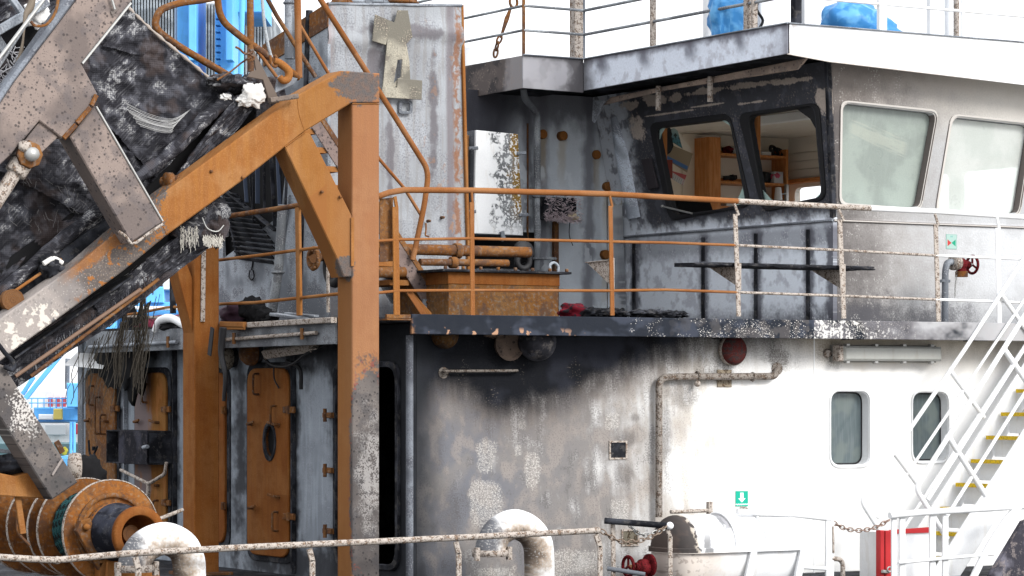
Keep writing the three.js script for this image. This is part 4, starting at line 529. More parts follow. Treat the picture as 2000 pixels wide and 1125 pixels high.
// ------------------------------------------------------------------ funnel casing
{
  const BC = -2.6, AC = PB(640, 400, BC).x, P = (x, y, b = BC) => PB(x, y, b);
  const seams = [672, 760, 862].map((x) => P(x, 400).x), rustX = P(905, 300).x;
  const cstain = [[800, 62, 130, 10], [848, 240, 10, 160], [762, 300, 10, 200], [735, 120, 20, 60], [800, 190, 16, 16], [690, 500, 40, 60]].map(([x, y, rx, ry]) => E2(x, y, rx, ry, BC));
  const m = wallTex(512, 768, -0.75, 1.3, YD, EYE + 3.75, (x, y, o) => {
    K.zinc(x * 1.0, y * 0.8, 0, o); const n1 = fb(x * 3, y * 2, 4, 9), n2 = fb(x * 10, y * 8, 4, 49), n3 = fb(x * 60, y * 60, 3, 15), wv = (n1 - 0.5) * 0.8 + (n2 - 0.5) * 0.8; mx(o, [0.31, 0.32, 0.335], 0.65); mx(o, [0.20, 0.19, 0.185], 0.45 * sm(0.5, 0.7, fb(x * 14, y * 1.2, 3, 66))); mx(o, [0.13, 0.13, 0.15], 0.6 * sm(0.54, 0.66, n3) * sm(0.38, 0.55, n1));
    for (const e of cstain) mx(o, [0.11, 0.10, 0.11], 0.8 * sm(0, 0.6, inE(e, x, y, wv))); const rl = rustX - 0.06 + (y - YD) * -0.012; mx(o, [0.20, 0.08, 0.03], 0.8 * sm(0.45, 0.6, n1 * 0.5 + n2 * 0.5 + 0.12) * sm(0.055, 0.02, Math.abs(x - rl - 0.02) + (n2 - 0.5) * 0.12)); mx(o, [0.13, 0.11, 0.12], 0.7 * sm(0.07, 0.02, Math.abs(x - rl + 0.055))); mx(o, [0.30, 0.15, 0.07], 0.5 * sm(0.68, 0.74, n2) * sm(0.5, 0.6, n1) * sm(0.3, 1.0, x)); mx(o, [0.28, 0.22, 0.22], 0.6 * sm(-0.33, -0.44, x + wv * 0.06)); mx(o, [0.10, 0.10, 0.11], 0.6 * sm(YD + 0.5, YD + 0.1, y + wv * 0.4));
  }, 0.006);
  const t = thing('funnel_casing', 'tall scorched grey steel casing behind the stair rails', 'ship funnel casing');
  const pF = [P(640, 620), P(921, 620), P(902, 10), P(640, 6)], g = new THREE.PlaneGeometry(1, 1, 60, 60), A = g.attributes.position;
  for (let i = 0; i < A.count; i++) { const u = A.getX(i) + 0.5, v = A.getY(i) + 0.5, q = pF[0].clone().lerp(pF[1], u).lerp(pF[3].clone().lerp(pF[2], u), v); let k = 9; for (const x of seams) k = Math.min(k, Math.abs(q.x - x)); const lip = sm(0.02, 0.0, Math.abs(v - 0.895 + 0.02 * Math.sin(u * 6)) - 0.012); const dz = -0.03 * sm(0.02, 0.16, k) * sm(0, 0.1, v) * sm(0.9, 0.8, v) + 0.025 * lip + 0.015 * NZ.noise(q.x * 3, q.y * 2, 2) * sm(0, 0.05, u) * sm(1, 0.95, u); A.setXYZ(i, q.x, q.y, BC + dz); }
  g.computeVertexNormals(); part(t, 'front_plate', uvXY(g, m), m);
  // left side with the burnt-out louvre opening
  const S = (x, y) => PA(x, y, AC), hole = [[436, 505], [548, 420], [562, 300], [520, 262], [430, 300]].map(([x, y]) => S(x, y));
  part(t, 'side_plate', slab([S(640, 620), S(640, 6), S(515, 92), S(500, 230), S(400, 240), S(400, 640)].map((p) => p), V(0.03, 0, 0), [hole]), M.zinc);
  part(t, 'side_rib', [bar(S(604, 20), S(586, 600), 0.06, 0.05, XX)], M.soot); part(t, 'side_rib', [bar(S(566, 380), S(538, 600), 0.05, 0.05, XX)], M.zinc);
  part(t, 'top_cap', [slab(mapA([[512, 88], [640, 4], [640, 52], [514, 130]], AC - 0.012), V(0.01, 0, 0), [], 0.002)], M.brown);
  part(t, 'dark_filler', [box(AC + 0.1, P(902, 10).x - 0.03, YD, EYE + 3.1, -5.1, BC - 0.12, 0.02)], M.black);  // black block filling the casing so the side opening shows dark
  part(t, 'corner_bead', [bar(P(640, 620, BC + 0.004), P(640, 8, BC + 0.004), 0.04, 0.04)], M.brown);
  part(t, 'top_lip', [bar(P(640, 7), P(902, 11), 0.03, 0.025)], M.zinc);
  part(t, 'edge_bead', [bar(P(917, 620, BC - 0.02), P(901, 10, BC - 0.02), 0.05, 0.03)], M.rust);
  for (const [x, y] of [[862, 425], [835, 432]]) part(t, 'stud', lathe([[0.0005, 0.05], [0.012, 0.05], [0.016, 0.0], [0.0005, 0]], P(x, y), ZZ, 10), M.brown);
  part(t, 'hook', sweep(bend([P(832, 436, BC + 0.02), P(832, 452, BC + 0.04), P(830, 460, BC + 0.05), P(838, 462, BC + 0.05)], 0.02), 0.008, 6), M.brown);
  part(t, 'hand_rail_eye', [ringSlab(round(mapB([[780, 197], [806, 197], [806, 222], [780, 222]], BC + 0.015), 0.03), round(mapB([[785, 201], [801, 201], [801, 217], [785, 217]], BC + 0.015), 0.02), V(0, 0, -0.02))], M.zinc);
  settle(t);
  // louvre slats hanging in the opening
  const lv = thing('louvre_panel', 'collapsed charcoal louvre panel hanging in the casing side opening', 'louvre');
  const L = (x, y) => PA(x, y, AC - 0.05); for (let i = 0; i < 14; i++) { const y = 374 + i * 9.6, k = i / 13; part(lv, 'slat', [bar(L(436 + 26 * k, y + 4), L(462 + 72 * Math.min(1, k * 1.35 + 0.05), y + 8 + 6 * k), 0.012, 0.055, V(-0.75, 0.66, 0))], M.soot); }
  part(lv, 'frame_bar', [bar(L(440, 372), L(538, 450), 0.02, 0.06, XX)], M.soot); part(lv, 'frame_bar', [bar(L(437, 372), L(466, 500), 0.02, 0.05, XX)], M.soot); settle(lv);
  const R = rng(5); for (let i = 0; i < 9; i++) { const x = 470 + i * 11 + R() * 6; solo('charred_strip', bar(PA(x, 255 + R() * 40, AC - 0.02 - R() * 0.05), PA(x + 4 + R() * 22 - 10, 390 + R() * 60, AC - 0.03 - R() * 0.05), 0.02 + R() * 0.03, 0.008, ZZ), i % 3 ? M.soot : plain(0.05, 0.065, 0.10, 0.5), 'thin charred metal strip hanging in the burnt casing opening', 'metal strip', 'charred strips hanging in the casing opening'); }
  { const sh = thing('hanging_shackle', 'small dark shackle hanging on the casing side below the louvre panel', 'shackle'); part(sh, 'pin', rod(S(495, 506), S(495, 528).add(V(-0.02, 0, 0)), 0.008, 6), M.soot); part(sh, 'bow', sweep(curve([S(492, 528), S(490, 540), S(495, 547), S(500, 540), S(498, 528)].map((p) => p.add(V(-0.02, 0, 0))), 12), 0.008, 6), M.soot); settle(sh); }
  // exhaust pipes on the casing top
  [[566, 20, 0.05], [668, 30, 0.10], [700, 34, 0.12], [738, 26, 0.10], [783, 46, 0.16]].forEach(([x, w, r], i) => { const p = P(x, 12, BC - 0.5); solo('exhaust_pipe', [rod(V(p.x, p.y - 0.5, p.z), V(p.x, p.y + 0.9, p.z), r, 16), torus(V(p.x, p.y + 0.03, p.z), UP, r, 0.015)], i === 4 || i === 1 ? M.brown : M.zinc, ['thin exhaust pipe left end on the casing top', 'rusty exhaust pipe second from left on the casing top', 'thick grey exhaust pipe in the middle of the casing top', 'grey exhaust pipe right of the middle on the casing top', 'widest rusty exhaust pipe on the casing top at right'][i], 'exhaust pipe'); });
  // the displaced number and letter plate
  const lp = thing('letter_plate', 'mottled metal plate cut as a figure 1 above a letter A hanging on the casing', 'plate'); const mp = tile('zinc', 2, 256, 0.003, { color: new THREE.Color().setRGB(1.15, 0.98, 0.72) }), Z = BC + 0.05;
  part(lp, 'figure', slab(mapB([[733, 28], [771, 44], [777, 20], [797, 20], [806, 72], [794, 86], [800, 120], [802, 160], [747, 178], [753, 120], [757, 75], [754, 88], [728, 80]], Z + 0.02), V(0, 0, -0.012), [mapB([[777, 117], [786, 116], [783, 150], [769, 163]], Z + 0.02)], 0.003), mp);
  part(lp, 'foot', slab(mapB([[747, 170], [776, 171], [777, 153], [825, 157], [824, 195], [747, 190]], Z + 0.036), V(0, 0, -0.012), [], 0.003), mp); settle(lp);
}

// ------------------------------------------------------------------ railing round the bridge deck
{
  const B0 = 0.0, mRail = (x) => x < 1440 ? M.rust : x < 1700 ? M.flake : M.white;
  const t = thing('deck_railing', 'long three bar railing along the bridge deck edge, rusty left and white right', 'railing');
  const P = (x, y, b = -0.015) => PB(x, y, b);
  const top = [[738, 384], [760, 376], [790, 371], [925, 372], [1190, 379], [1440, 393]], topB = [[1440, 393], [1640, 404], [1700, 407]], topC = [[1700, 407], [1830, 413], [1950, 421], [2060, 428]];
  for (const [L, m] of [[top, M.paleRust], [topB, M.flake], [topC, M.white]]) part(t, 'handrail', sweep(L.map(([x, y]) => P(x, y)), 0.026, 12), m);
  for (const row of [[[738, 471], [780, 468], [922, 466], [1190, 472], [1300, 474], [1436, 479]], [[738, 572], [780, 568], [922, 567], [1190, 568], [1300, 566], [1440, 571]]]) part(t, 'mid_rail', sweep(row.map(([x, y]) => P(x, y)), 0.013, 8), M.paleRust);
  for (const row of [[[1436, 479], [1645, 489], [1827, 499]], [[1440, 571], [1648, 578], [1827, 585]]]) part(t, 'mid_rail', sweep(row.map(([x, y]) => P(x, y)), 0.013, 8), M.flake);
  for (const row of [[[1827, 499], [1949, 504], [2060, 509]], [[1827, 585], [1949, 589], [2060, 594]]]) part(t, 'mid_rail', sweep(row.map(([x, y]) => P(x, y)), 0.013, 8), M.white);
  for (const [x0, y0, x1, y1, w, m] of [[771, 384, 775, 616, 0.062, M.rust], [921, 375, 923, 616, 0.045, M.paleRust], [1191, 382, 1196, 616, 0.045, M.paleRust], [1434, 398, 1443, 618, 0.05, M.flake], [1638, 409, 1648, 622, 0.055, M.flake], [1826, 418, 1833, 628, 0.055, M.flake], [1947, 425, 1952, 630, 0.055, M.white]])
    part(t, 'post', [bar(P(x0, y0, 0.0), P(x1 - 0.2, y0 + 22, -0.012), w * 0.55, 0.016, ZZ), bar(P(x1 - (x1 - x0) * 0.8, y0 + 20, -0.012), P(x1, y1, -0.012), w, 0.016, ZZ)], m);
  part(t, 'end_plate', slab(mapB([[742, 388], [768, 386], [768, 510], [742, 512]], -0.06), V(0, 0, -0.01), [], 0.002), M.brown);
  part(t, 'stay', [bar(P(800, 572, -0.05), P(840, 616, -0.25), 0.05, 0.012, ZZ)], M.rust); part(t, 'stay', [bar(P(798, 570, -0.04), P(828, 616, -0.10), 0.05, 0.012, ZZ)], M.paleRust);
  settle(t);
  // brackets on the posts, and the charred board left on two of them
  [[1193, 508, 558, 1146, 'paint flecked triangular bracket on the rusty post with no board left', 0.5], [1441, 518, 560, 1386, 'paint flecked triangular bracket under the left end of the charred board', 0.45], [1645, 520, 566, 1580, 'paint flecked triangular bracket under the right end of the charred board', 0.45]].forEach(([x, y0, y1, x2, label], i) => {
    const a = PB(x, y0, -0.03).x, q0 = PA(x, y0, a), q2 = PA(x2, y0 - (i ? -8 : -2), a), q1 = PA(x, y1, a); const w = thing('shelf_bracket', label, 'bracket'); part(w, 'web', slab([V(a, q0.y, -0.03), V(a, q0.y - 0.008, q2.z), V(a, q1.y, -0.03)], V(0.008, 0, 0)), M.flake); part(w, 'flange', [bar(V(a, q0.y, -0.03), V(a, q0.y - 0.008, q2.z), 0.035, 0.008), bar(V(a + 0.01, q0.y + 0.02, -0.026), V(a + 0.01, q1.y - 0.03, -0.026), 0.05, 0.012, ZZ)], M.flake); settle(w); });
  const pl = mapB([[1340, 515], [1672, 519]], -0.25), h = pl[0].y, R = rng(77), up = [], N = 30; for (let i = 0; i <= N; i++) { const x = pl[0].x + (pl[1].x - pl[0].x) * i / N; up.push(V(x, h + 0.012, -0.46 + R() * 0.05)); }
  const board = slab([...up, V(pl[1].x, h + 0.012, -0.06), V(pl[0].x + 0.15, h + 0.012, -0.08)], V(0, -0.035, 0)); solo('charred_board', [board, ...[0, 1, 2, 3, 4, 5, 6].map((i) => blob(V(pl[0].x + 0.1 + i * 0.3, h - 0.008, -0.07), 0.14, 0.02, 0.03, 0.5, i, 2))], M.soot, 'charred black board lying across two brackets behind the railing', 'board');
}
{ // railing at the aft end of the bridge deck, between the two columns
  const t = thing('end_railing', 'rusty sagging railing at the end of the bridge deck between the orange columns', 'railing'), P = (x, y) => PA(x, y, AL + 0.05);
  part(t, 'handrail', sweep(curve([[428, 425], [480, 417], [540, 408], [585, 401], [700, 388]].map(([x, y]) => P(x, y)), 12), 0.024, 10), M.brown);
  part(t, 'mid_rail', sweep([[428, 508], [520, 497], [577, 489], [690, 476]].map(([x, y]) => P(x, y)), 0.015, 8), M.rust);
  part(t, 'mid_rail', sweep([[428, 594], [500, 591], [585, 582], [700, 570]].map(([x, y]) => P(x, y)), 0.015, 8), M.rust);
  part(t, 'post', [bar(P(582, 404), P(585, 616), 0.03, 0.075, V(0, 0, 1))], M.rust); part(t, 'post', [bar(P(640, 480), P(641, 610), 0.02, 0.04, ZZ)], M.flake);
  part(t, 'mid_rail', sweep(curve([[212, 618], [270, 612], [330, 600], [357, 600]].map(([x, y]) => P(x, y)), 8), 0.014, 7), M.rust); part(t, 'mid_rail', sweep(curve([[205, 622], [250, 618], [320, 621], [357, 620]].map(([x, y]) => P(x, y)), 8), 0.014, 7), M.flake);
  part(t, 'post', [bar(P(337, 535), P(338, 612), 0.05, 0.05, ZZ)], M.soot);
  settle(t);
  solo('oval_handwheel', [lathe([[0.06, 0.03], [0.10, 0.025], [0.115, 0], [0.10, -0.02], [0.06, -0.02], [0.06, 0.03]], PA(612, 505, AL + 0.3), XX, 20), rod(PA(612, 505, AL + 0.26), PA(640, 500, AL + 0.6), 0.04), ...[0, 1, 2, 3, 4, 5].map((i) => ball(PA(612, 505, AL + 0.26).add(V(0, Math.sin(i) * 0.085, Math.cos(i) * 0.085)), 0.012))], M.brown, 'round rusty flange behind the end railing beside the brace', 'flange');
  solo('black_ring', [torus(PA(655, 520, AL + 0.5), XX, 0.15, 0.05)], M.rubber, 'large charred black ring behind the front column', 'ring');
  solo('vertical_pipe', [sweep(bend([PA(552, 400, AL + 0.6), PA(545, 520, AL + 0.6), PA(530, 620, AL + 0.6)], 0.1), 0.045, 12), torus(PA(543, 532, AL + 0.6), UP, 0.05, 0.015)], M.galv, 'bleached vertical pipe with a clamp beside the louvre opening', 'pipe');
  const R = rng(3); const bag = thing('tarpaulin_roll', 'half burnt dark purple and black tarpaulin roll on the deck end', 'tarpaulin'); part(bag, 'cloth', blob(PA(464, 614, AL + 0.2), 0.16, 0.12, 0.2, 0.35, 3, 4), plain(0.05, 0.025, 0.04, 0.8)); part(bag, 'burnt_fold', [0, 1, 2, 3, 4].map((i) => blob(PA(492 + i * 9, 604 + i * 5, AL + 0.2 - i * 0.01), 0.12 - i * 0.015, 0.12 - i * 0.018, 0.12, 0.6, i + 11, 3)), M.black); settle(bag);
  solo('steel_debris', [bar(PA(534, 614, AL + 0.15), PA(606, 624, AL + 0.1), 0.08, 0.03), bar(PA(560, 612, AL + 0.2), PA(618, 617, AL + 0.12), 0.05, 0.02)], M.zinc, 'bent pale steel strip lying on the deck end', 'steel strip');
  const cl = thing('folded_awning', 'folded red and white awning cloth on the deck end left of the back column', 'awning'); part(cl, 'red_cloth', blob(PA(335, 636, AL + 0.3), 0.30, 0.11, 0.42, 0.3, 21, 4), plain(0.16, 0.012, 0.035, 0.8)); part(cl, 'white_band', sweep(curve([[303, 646], [312, 628], [335, 622], [360, 636]].map(([x, y]) => PA(x, y, AL + 0.0)), 16), (k) => 0.045 - 0.02 * Math.abs(k - 0.5), 8), M.white); part(cl, 'dark_lining', blob(PA(340, 640, AL + 0.1), 0.12, 0.05, 0.2, 0.3, 5, 3), M.black); settle(cl);
}

// ------------------------------------------------------------------ things standing on the bridge deck
{
  const b = -1.15, P = (x, y) => PB(x, y, b), t = thing('deck_hatch', 'rusty steel box hatch with an overhanging bolted lid on the bridge deck', 'hatch'), x0 = P(876, 560).x, x1 = P(1091, 560).x, yt = P(980, 531).y;
  part(t, 'body', [box(x0, x1, YD + 0.002, yt - 0.01, b - 0.9, b, 0.004)], tile('brown', 2, 128, 0.003, { color: new THREE.Color().setRGB(0.85, 0.92, 0.95) })); part(t, 'band', [box(x0 - 0.008, x1 + 0.008, yt - 0.12, yt - 0.012, b - 0.9, b + 0.008)], M.deepRust); part(t, 'lid', [box(x0 - 0.10, x1 + 0.10, yt - 0.010, yt + 0.012, b - 0.98, b + 0.07)], M.soot);
  for (let i = 0; i < 8; i++) part(t, 'bolt', lathe([[0.0005, 0.03], [0.016, 0.028], [0.018, 0], [0.0005, 0]], V(x0 - 0.05 + i * (x1 - x0 + 0.12) / 7, yt + 0.012, b + 0.03), UP, 8), M.brown);
  part(t, 'shackle', sweep(curve([[1075, 530], [1074, 518], [1082, 513], [1090, 520], [1090, 531]].map(([x, y]) => PB(x, y, b + 0.02)), 14), 0.014, 7), M.zinc); settle(t);
  const pp = (label, pts, r, m, b1, flange) => { const P = pts.map(([x, y]) => PB(x, y, b1)); solo('deck_pipe', [sweep(bend(P, 0.06), r, 14), ...(flange ? flange.map(([x, y]) => lathe([[r, -0.03], [r + 0.02, -0.03], [r + 0.02, 0.03], [r, 0.03]], PB(x, y, b1), XX, 16)) : [])], m, label, 'pipe'); };
  pp('thick rusty pipe running level above the deck hatch', [[740, 487], [800, 487], [1034, 493]], 0.052, M.brown, -1.9, [[893, 490]]);
  pp('thinner rusty pipe just under the thick one above the hatch', [[820, 512], [992, 514]], 0.034, M.brown, -1.8, [[885, 513]]);
  pp('low rusty pipe stub beside the front column', [[736, 532], [790, 532]], 0.05, M.brown, -1.5);
  solo('black_hose', [torus(PB(1022, 510, -2.4), ZZ, 0.07, 0.03), lathe([[0.0005, 0.05], [0.10, 0.04], [0.11, -0.02], [0.0005, -0.03]], PB(1022, 492, -2.5), ZZ)], M.rubber, 'black round flange end behind the thick pipe', 'flange');
  solo('drain_pipe', [sweep(bend([PB(1022, 172, BN + 0.55), PB(1025, 192, BN + 0.5), PB(1049, 222, BN + 0.2), PB(1049, 260, BN + 0.16), PB(1050, 528, BN + 0.16)], 0.05), 0.037, 12), torus(PB(1049, 384, BN + 0.16), UP, 0.04, 0.014), torus(PB(1049, 505, BN + 0.16), UP, 0.04, 0.014), bar(PB(1050, 505, BN + 0.16), PB(1085, 505, BN + 0.1), 0.03, 0.03)], M.galv, 'bleached grey drain pipe running down the scorched wall', 'pipe');
  solo('angle_post', [box(PB(1083, 400, BN + 0.1).x, PB(1092, 400, BN + 0.1).x, YD, PB(1085, 420, BN).y, BN + 0.05, BN + 0.1)], M.brown, 'rusty upright angle bar under the charred junction box', 'angle bar');
  // white cabinet with blistered paint
  const cb = -4.25, C = (x, y) => PB(x, y, cb), q = [C(926, 456), C(1022, 460), C(1012, 262), C(930, 254)], bx = new THREE.Box3().setFromPoints(q);
  const mc = wallTex(256, 480, bx.min.x, bx.max.x, bx.min.y, bx.max.y, (x, y, o) => { const u = (x - bx.min.x) / (bx.max.x - bx.min.x), n1 = fb(x * 7, y * 7, 4, 4), n2 = fb(x * 24, y * 24, 3, 60), w = wor(x * 26, y * 26, 5); K.white(x, y, 0, o); dk(o, 1.05); const v = (y - bx.min.y) / (bx.max.y - bx.min.y), k = sm(0.40, 0.52, u + (n1 - 0.5) * 0.5) * sm(0.0, 0.15, v + (n2 - 0.5) * 0.2), f = sm(0.44, 0.50, 0.5 * n1 + 0.5 * n2 + 0.16 * (k - 0.5)); const z = [0.13, 0.135, 0.14]; mx(z, [0.24, 0.25, 0.26], sm(0.4, 0.6, n2)); mx(z, [0.24, 0.14, 0.03], sm(0.70, 0.86, u + (n1 - 0.5) * 0.35) * sm(0.1, 0.3, v)); mx(o, z, Math.min(1, k * (0.1 + f))); mx(o, [0.72, 0.73, 0.74], 0.9 * k * sm(0.60, 0.64, n2 * 0.6 + n1 * 0.4)); o[4] = 0.5 + 0.4 * (1 - k * f); o[3] = 0.5; }, 0.003);
  const ca = thing('deck_cabinet', 'white steel cabinet with blistered flaking door hanging on the scorched wall', 'cabinet'); part(ca, 'door', uvXY(slab(q, V(0, 0, -0.03), [], 0.006), mc), mc); part(ca, 'body', slab(q.map((p) => p.clone().setZ(cb - 0.032)), V(0, 0, -0.34)), M.zinc); part(ca, 'bracket', [box(C(917, 300).x, C(926, 300).x, C(920, 452).y, C(920, 262).y, cb - 0.35, cb - 0.1)], M.brown);
  for (const [x, y] of [[924, 290], [920, 414], [1018, 300], [1022, 420]]) part(ca, 'latch', [bar(PB(x - 8, y, cb + 0.01), PB(x + 9, y - 1, cb + 0.03), 0.03, 0.035), rod(PB(x, y, cb + 0.01), PB(x, y, cb + 0.06), 0.012)], M.zinc);
  part(ca, 'handle', [bar(PB(984, 470, cb + 0.01), PB(980, 452, cb + 0.02), 0.05, 0.03, ZZ)], M.zinc); settle(ca);
  // charred junction box with ash fluff
  const jb = -4.4, J = (x, y) => PB(x, y, jb), j0 = J(1065, 384), j1 = J(1128, 430), t2 = thing('junction_box', 'charred junction box covered in white ash fluff on the wall', 'junction box'); part(t2, 'case', [box(j0.x, j1.x, j1.y, j0.y, jb - 0.2, jb, 0.02)], M.soot); part(t2, 'ash', fibres(520, 8, (R) => V(j0.x - 0.02 + R() * (j1.x - j0.x + 0.04), j1.y - 0.01 + (R() < 0.5 ? R() : R() * R() * 0.35) * (j0.y - j1.y + 0.03), jb + R() * 0.03), (p, R) => p.clone().add(V((R() - 0.5) * 0.06, (R() - 0.6) * 0.07, 0.02 + R() * 0.05)), 0.003), plain(0.5, 0.42, 0.44, 0.95), { kind: 'stuff' }); part(t2, 'melted_lump', blob(J(1117, 425), 0.07, 0.05, 0.06, 0.5, 4), plain(0.5, 0.42, 0.28)); part(t2, 'wire', sweep(curve([J(1113, 432), J(1112, 460), J(1119, 480)], 8), 0.005, 5), M.black); settle(t2);
  // red cloth and debris
  solo('red_cloth', blob(PB(1122, 609, -0.5), 0.15, 0.075, 0.14, 0.45, 31, 4), surf(paint(64, 64, (u, v, o) => { set(o, [0.11, 0.006, 0.014]); mx(o, [0.015, 0.012, 0.015], sm(0.5, 0.6, fb(u * 6, v * 6, 3, 4, 6))); }, 0.4), 0), 'dark red and black cloth bundle on the deck beside the hatch', 'cloth');
  [[1178, 612, 0.16, 'heap of burnt debris at the foot of the rusty post'], [1275, 614, 0.2, 'thin layer of burnt debris on the deck below the wheelhouse'], [1305, 615, 0.1, 'small burnt lump on the deck right of the debris layer']].forEach(([x, y, w, l], i) => solo('burnt_debris', [0, 1, 2, 3].map((k) => blob(PB(x, y, -0.35).add(V((k - 1.5) * w * 0.5, 0, 0.05 * (k % 2))), w * 0.5, 0.045 - 0.008 * i, 0.12, 0.8, k + i * 5, 3, 3)), M.soot, l, 'debris'));
  // hydrant valve
  const vb = -0.35, H = (x, y) => PB(x, y, vb), v = thing('hydrant_valve', 'red hydrant valve with handwheel on a grey pipe behind the white railing', 'valve');
  part(v, 'pipe', sweep(bend([H(1846, 628), H(1846, 530), H(1850, 512), H(1862, 512)], 0.1), 0.033, 12), M.zinc); part(v, 'flange', [lathe([[0.0005, -0.02], [0.075, -0.02], [0.075, 0.02], [0.0005, 0.02]], H(1863, 513), XX, 20), lathe([[0.0005, -0.015], [0.07, -0.015], [0.07, 0.02], [0.0005, 0.02]], H(1869, 513), XX, 20)], M.flake);
  part(v, 'body', [blob(H(1877, 516), 0.07, 0.065, 0.06, 0.1, 3), rod(H(1877, 516), H(1878, 534), 0.05), rod(H(1870, 513), H(1893, 517), 0.035)], M.red); part(v, 'cap', [rod(H(1878, 530), H(1878, 541), 0.062, 16)], M.brown); part(v, 'spindle', rod(H(1888, 516), H(1899, 517), 0.014), M.steel);
  part(v, 'handwheel', [torus(H(1899, 517), XX, 0.085, 0.014), ...[0, 1, 2].map((i) => { const a = i * 2.09, o = H(1899, 517), e = V(0, Math.cos(a) * 0.083, Math.sin(a) * 0.083); return rod(o, o.clone().add(e), 0.011); })], M.red); part(v, 'chain', chain(curve([H(1870, 530), H(1866, 556), H(1865, 580)], 6), 0.02, 0.003), M.steel); part(v, 'clamp', [bar(H(1838, 549), H(1853, 549), 0.05, 0.03)], M.zinc); settle(v);
  const st = (name, pts, b1, fn, label, sz = [96, 128]) => { const q = mapB(pts, b1), B = new THREE.Box3().setFromPoints(q), T = paint(sz[0], sz[1], fn); return solo(name, uvFn(slab(q, V(0, 0, -0.004)), (x, y) => [(x - B.min.x) / (B.max.x - B.min.x), (y - B.min.y) / (B.max.y - B.min.y)]), surf(T, 0), label, 'sign'); };
  st('hydrant_sign', [[1848, 486], [1869, 487], [1869, 458], [1848, 457]], BW + 0.004, (u, v, o) => { set(o, [0.24, 0.36, 0.33]); if (u > 0.06 && u < 0.94 && v > 0.05 && v < 0.95) set(o, [0.30, 0.43, 0.39]); const du = Math.abs(u - 0.5), dv = Math.abs(v - 0.42); if (du < 0.38 && dv < du * 0.62) set(o, u < 0.5 ? [0.42, 0.05, 0.05] : [0.02, 0.26, 0.16]); if (v > 0.78 && v < 0.90 && (Math.abs(u - 0.44) < 0.02 || Math.abs(u - 0.56) < 0.02 || (Math.abs(v - 0.84) < 0.015 && du < 0.06))) set(o, [0.1, 0.3, 0.28]); }, 'small pale green sign with red and green triangles on the wheelhouse wall');
  st('raft_sign', [[1437, 989], [1461, 989], [1461, 959], [1437, 959]], BS + 0.006, (u, v, o) => { set(o, [0.015, 0.33, 0.23]); const du = Math.abs(u - 0.5); if ((v > 0.52 && v < 0.88 && du < 0.14) || (v > 0.26 && v <= 0.52 && du < (v - 0.26) * 1.15)) set(o, [0.78, 0.85, 0.82]); if (Math.abs(v - 0.14 - 0.025 * Math.asin(Math.sin(u * 40))) < 0.03) set(o, [0.78, 0.85, 0.82]); }, 'green square sign with a white down arrow on the white wall');
}

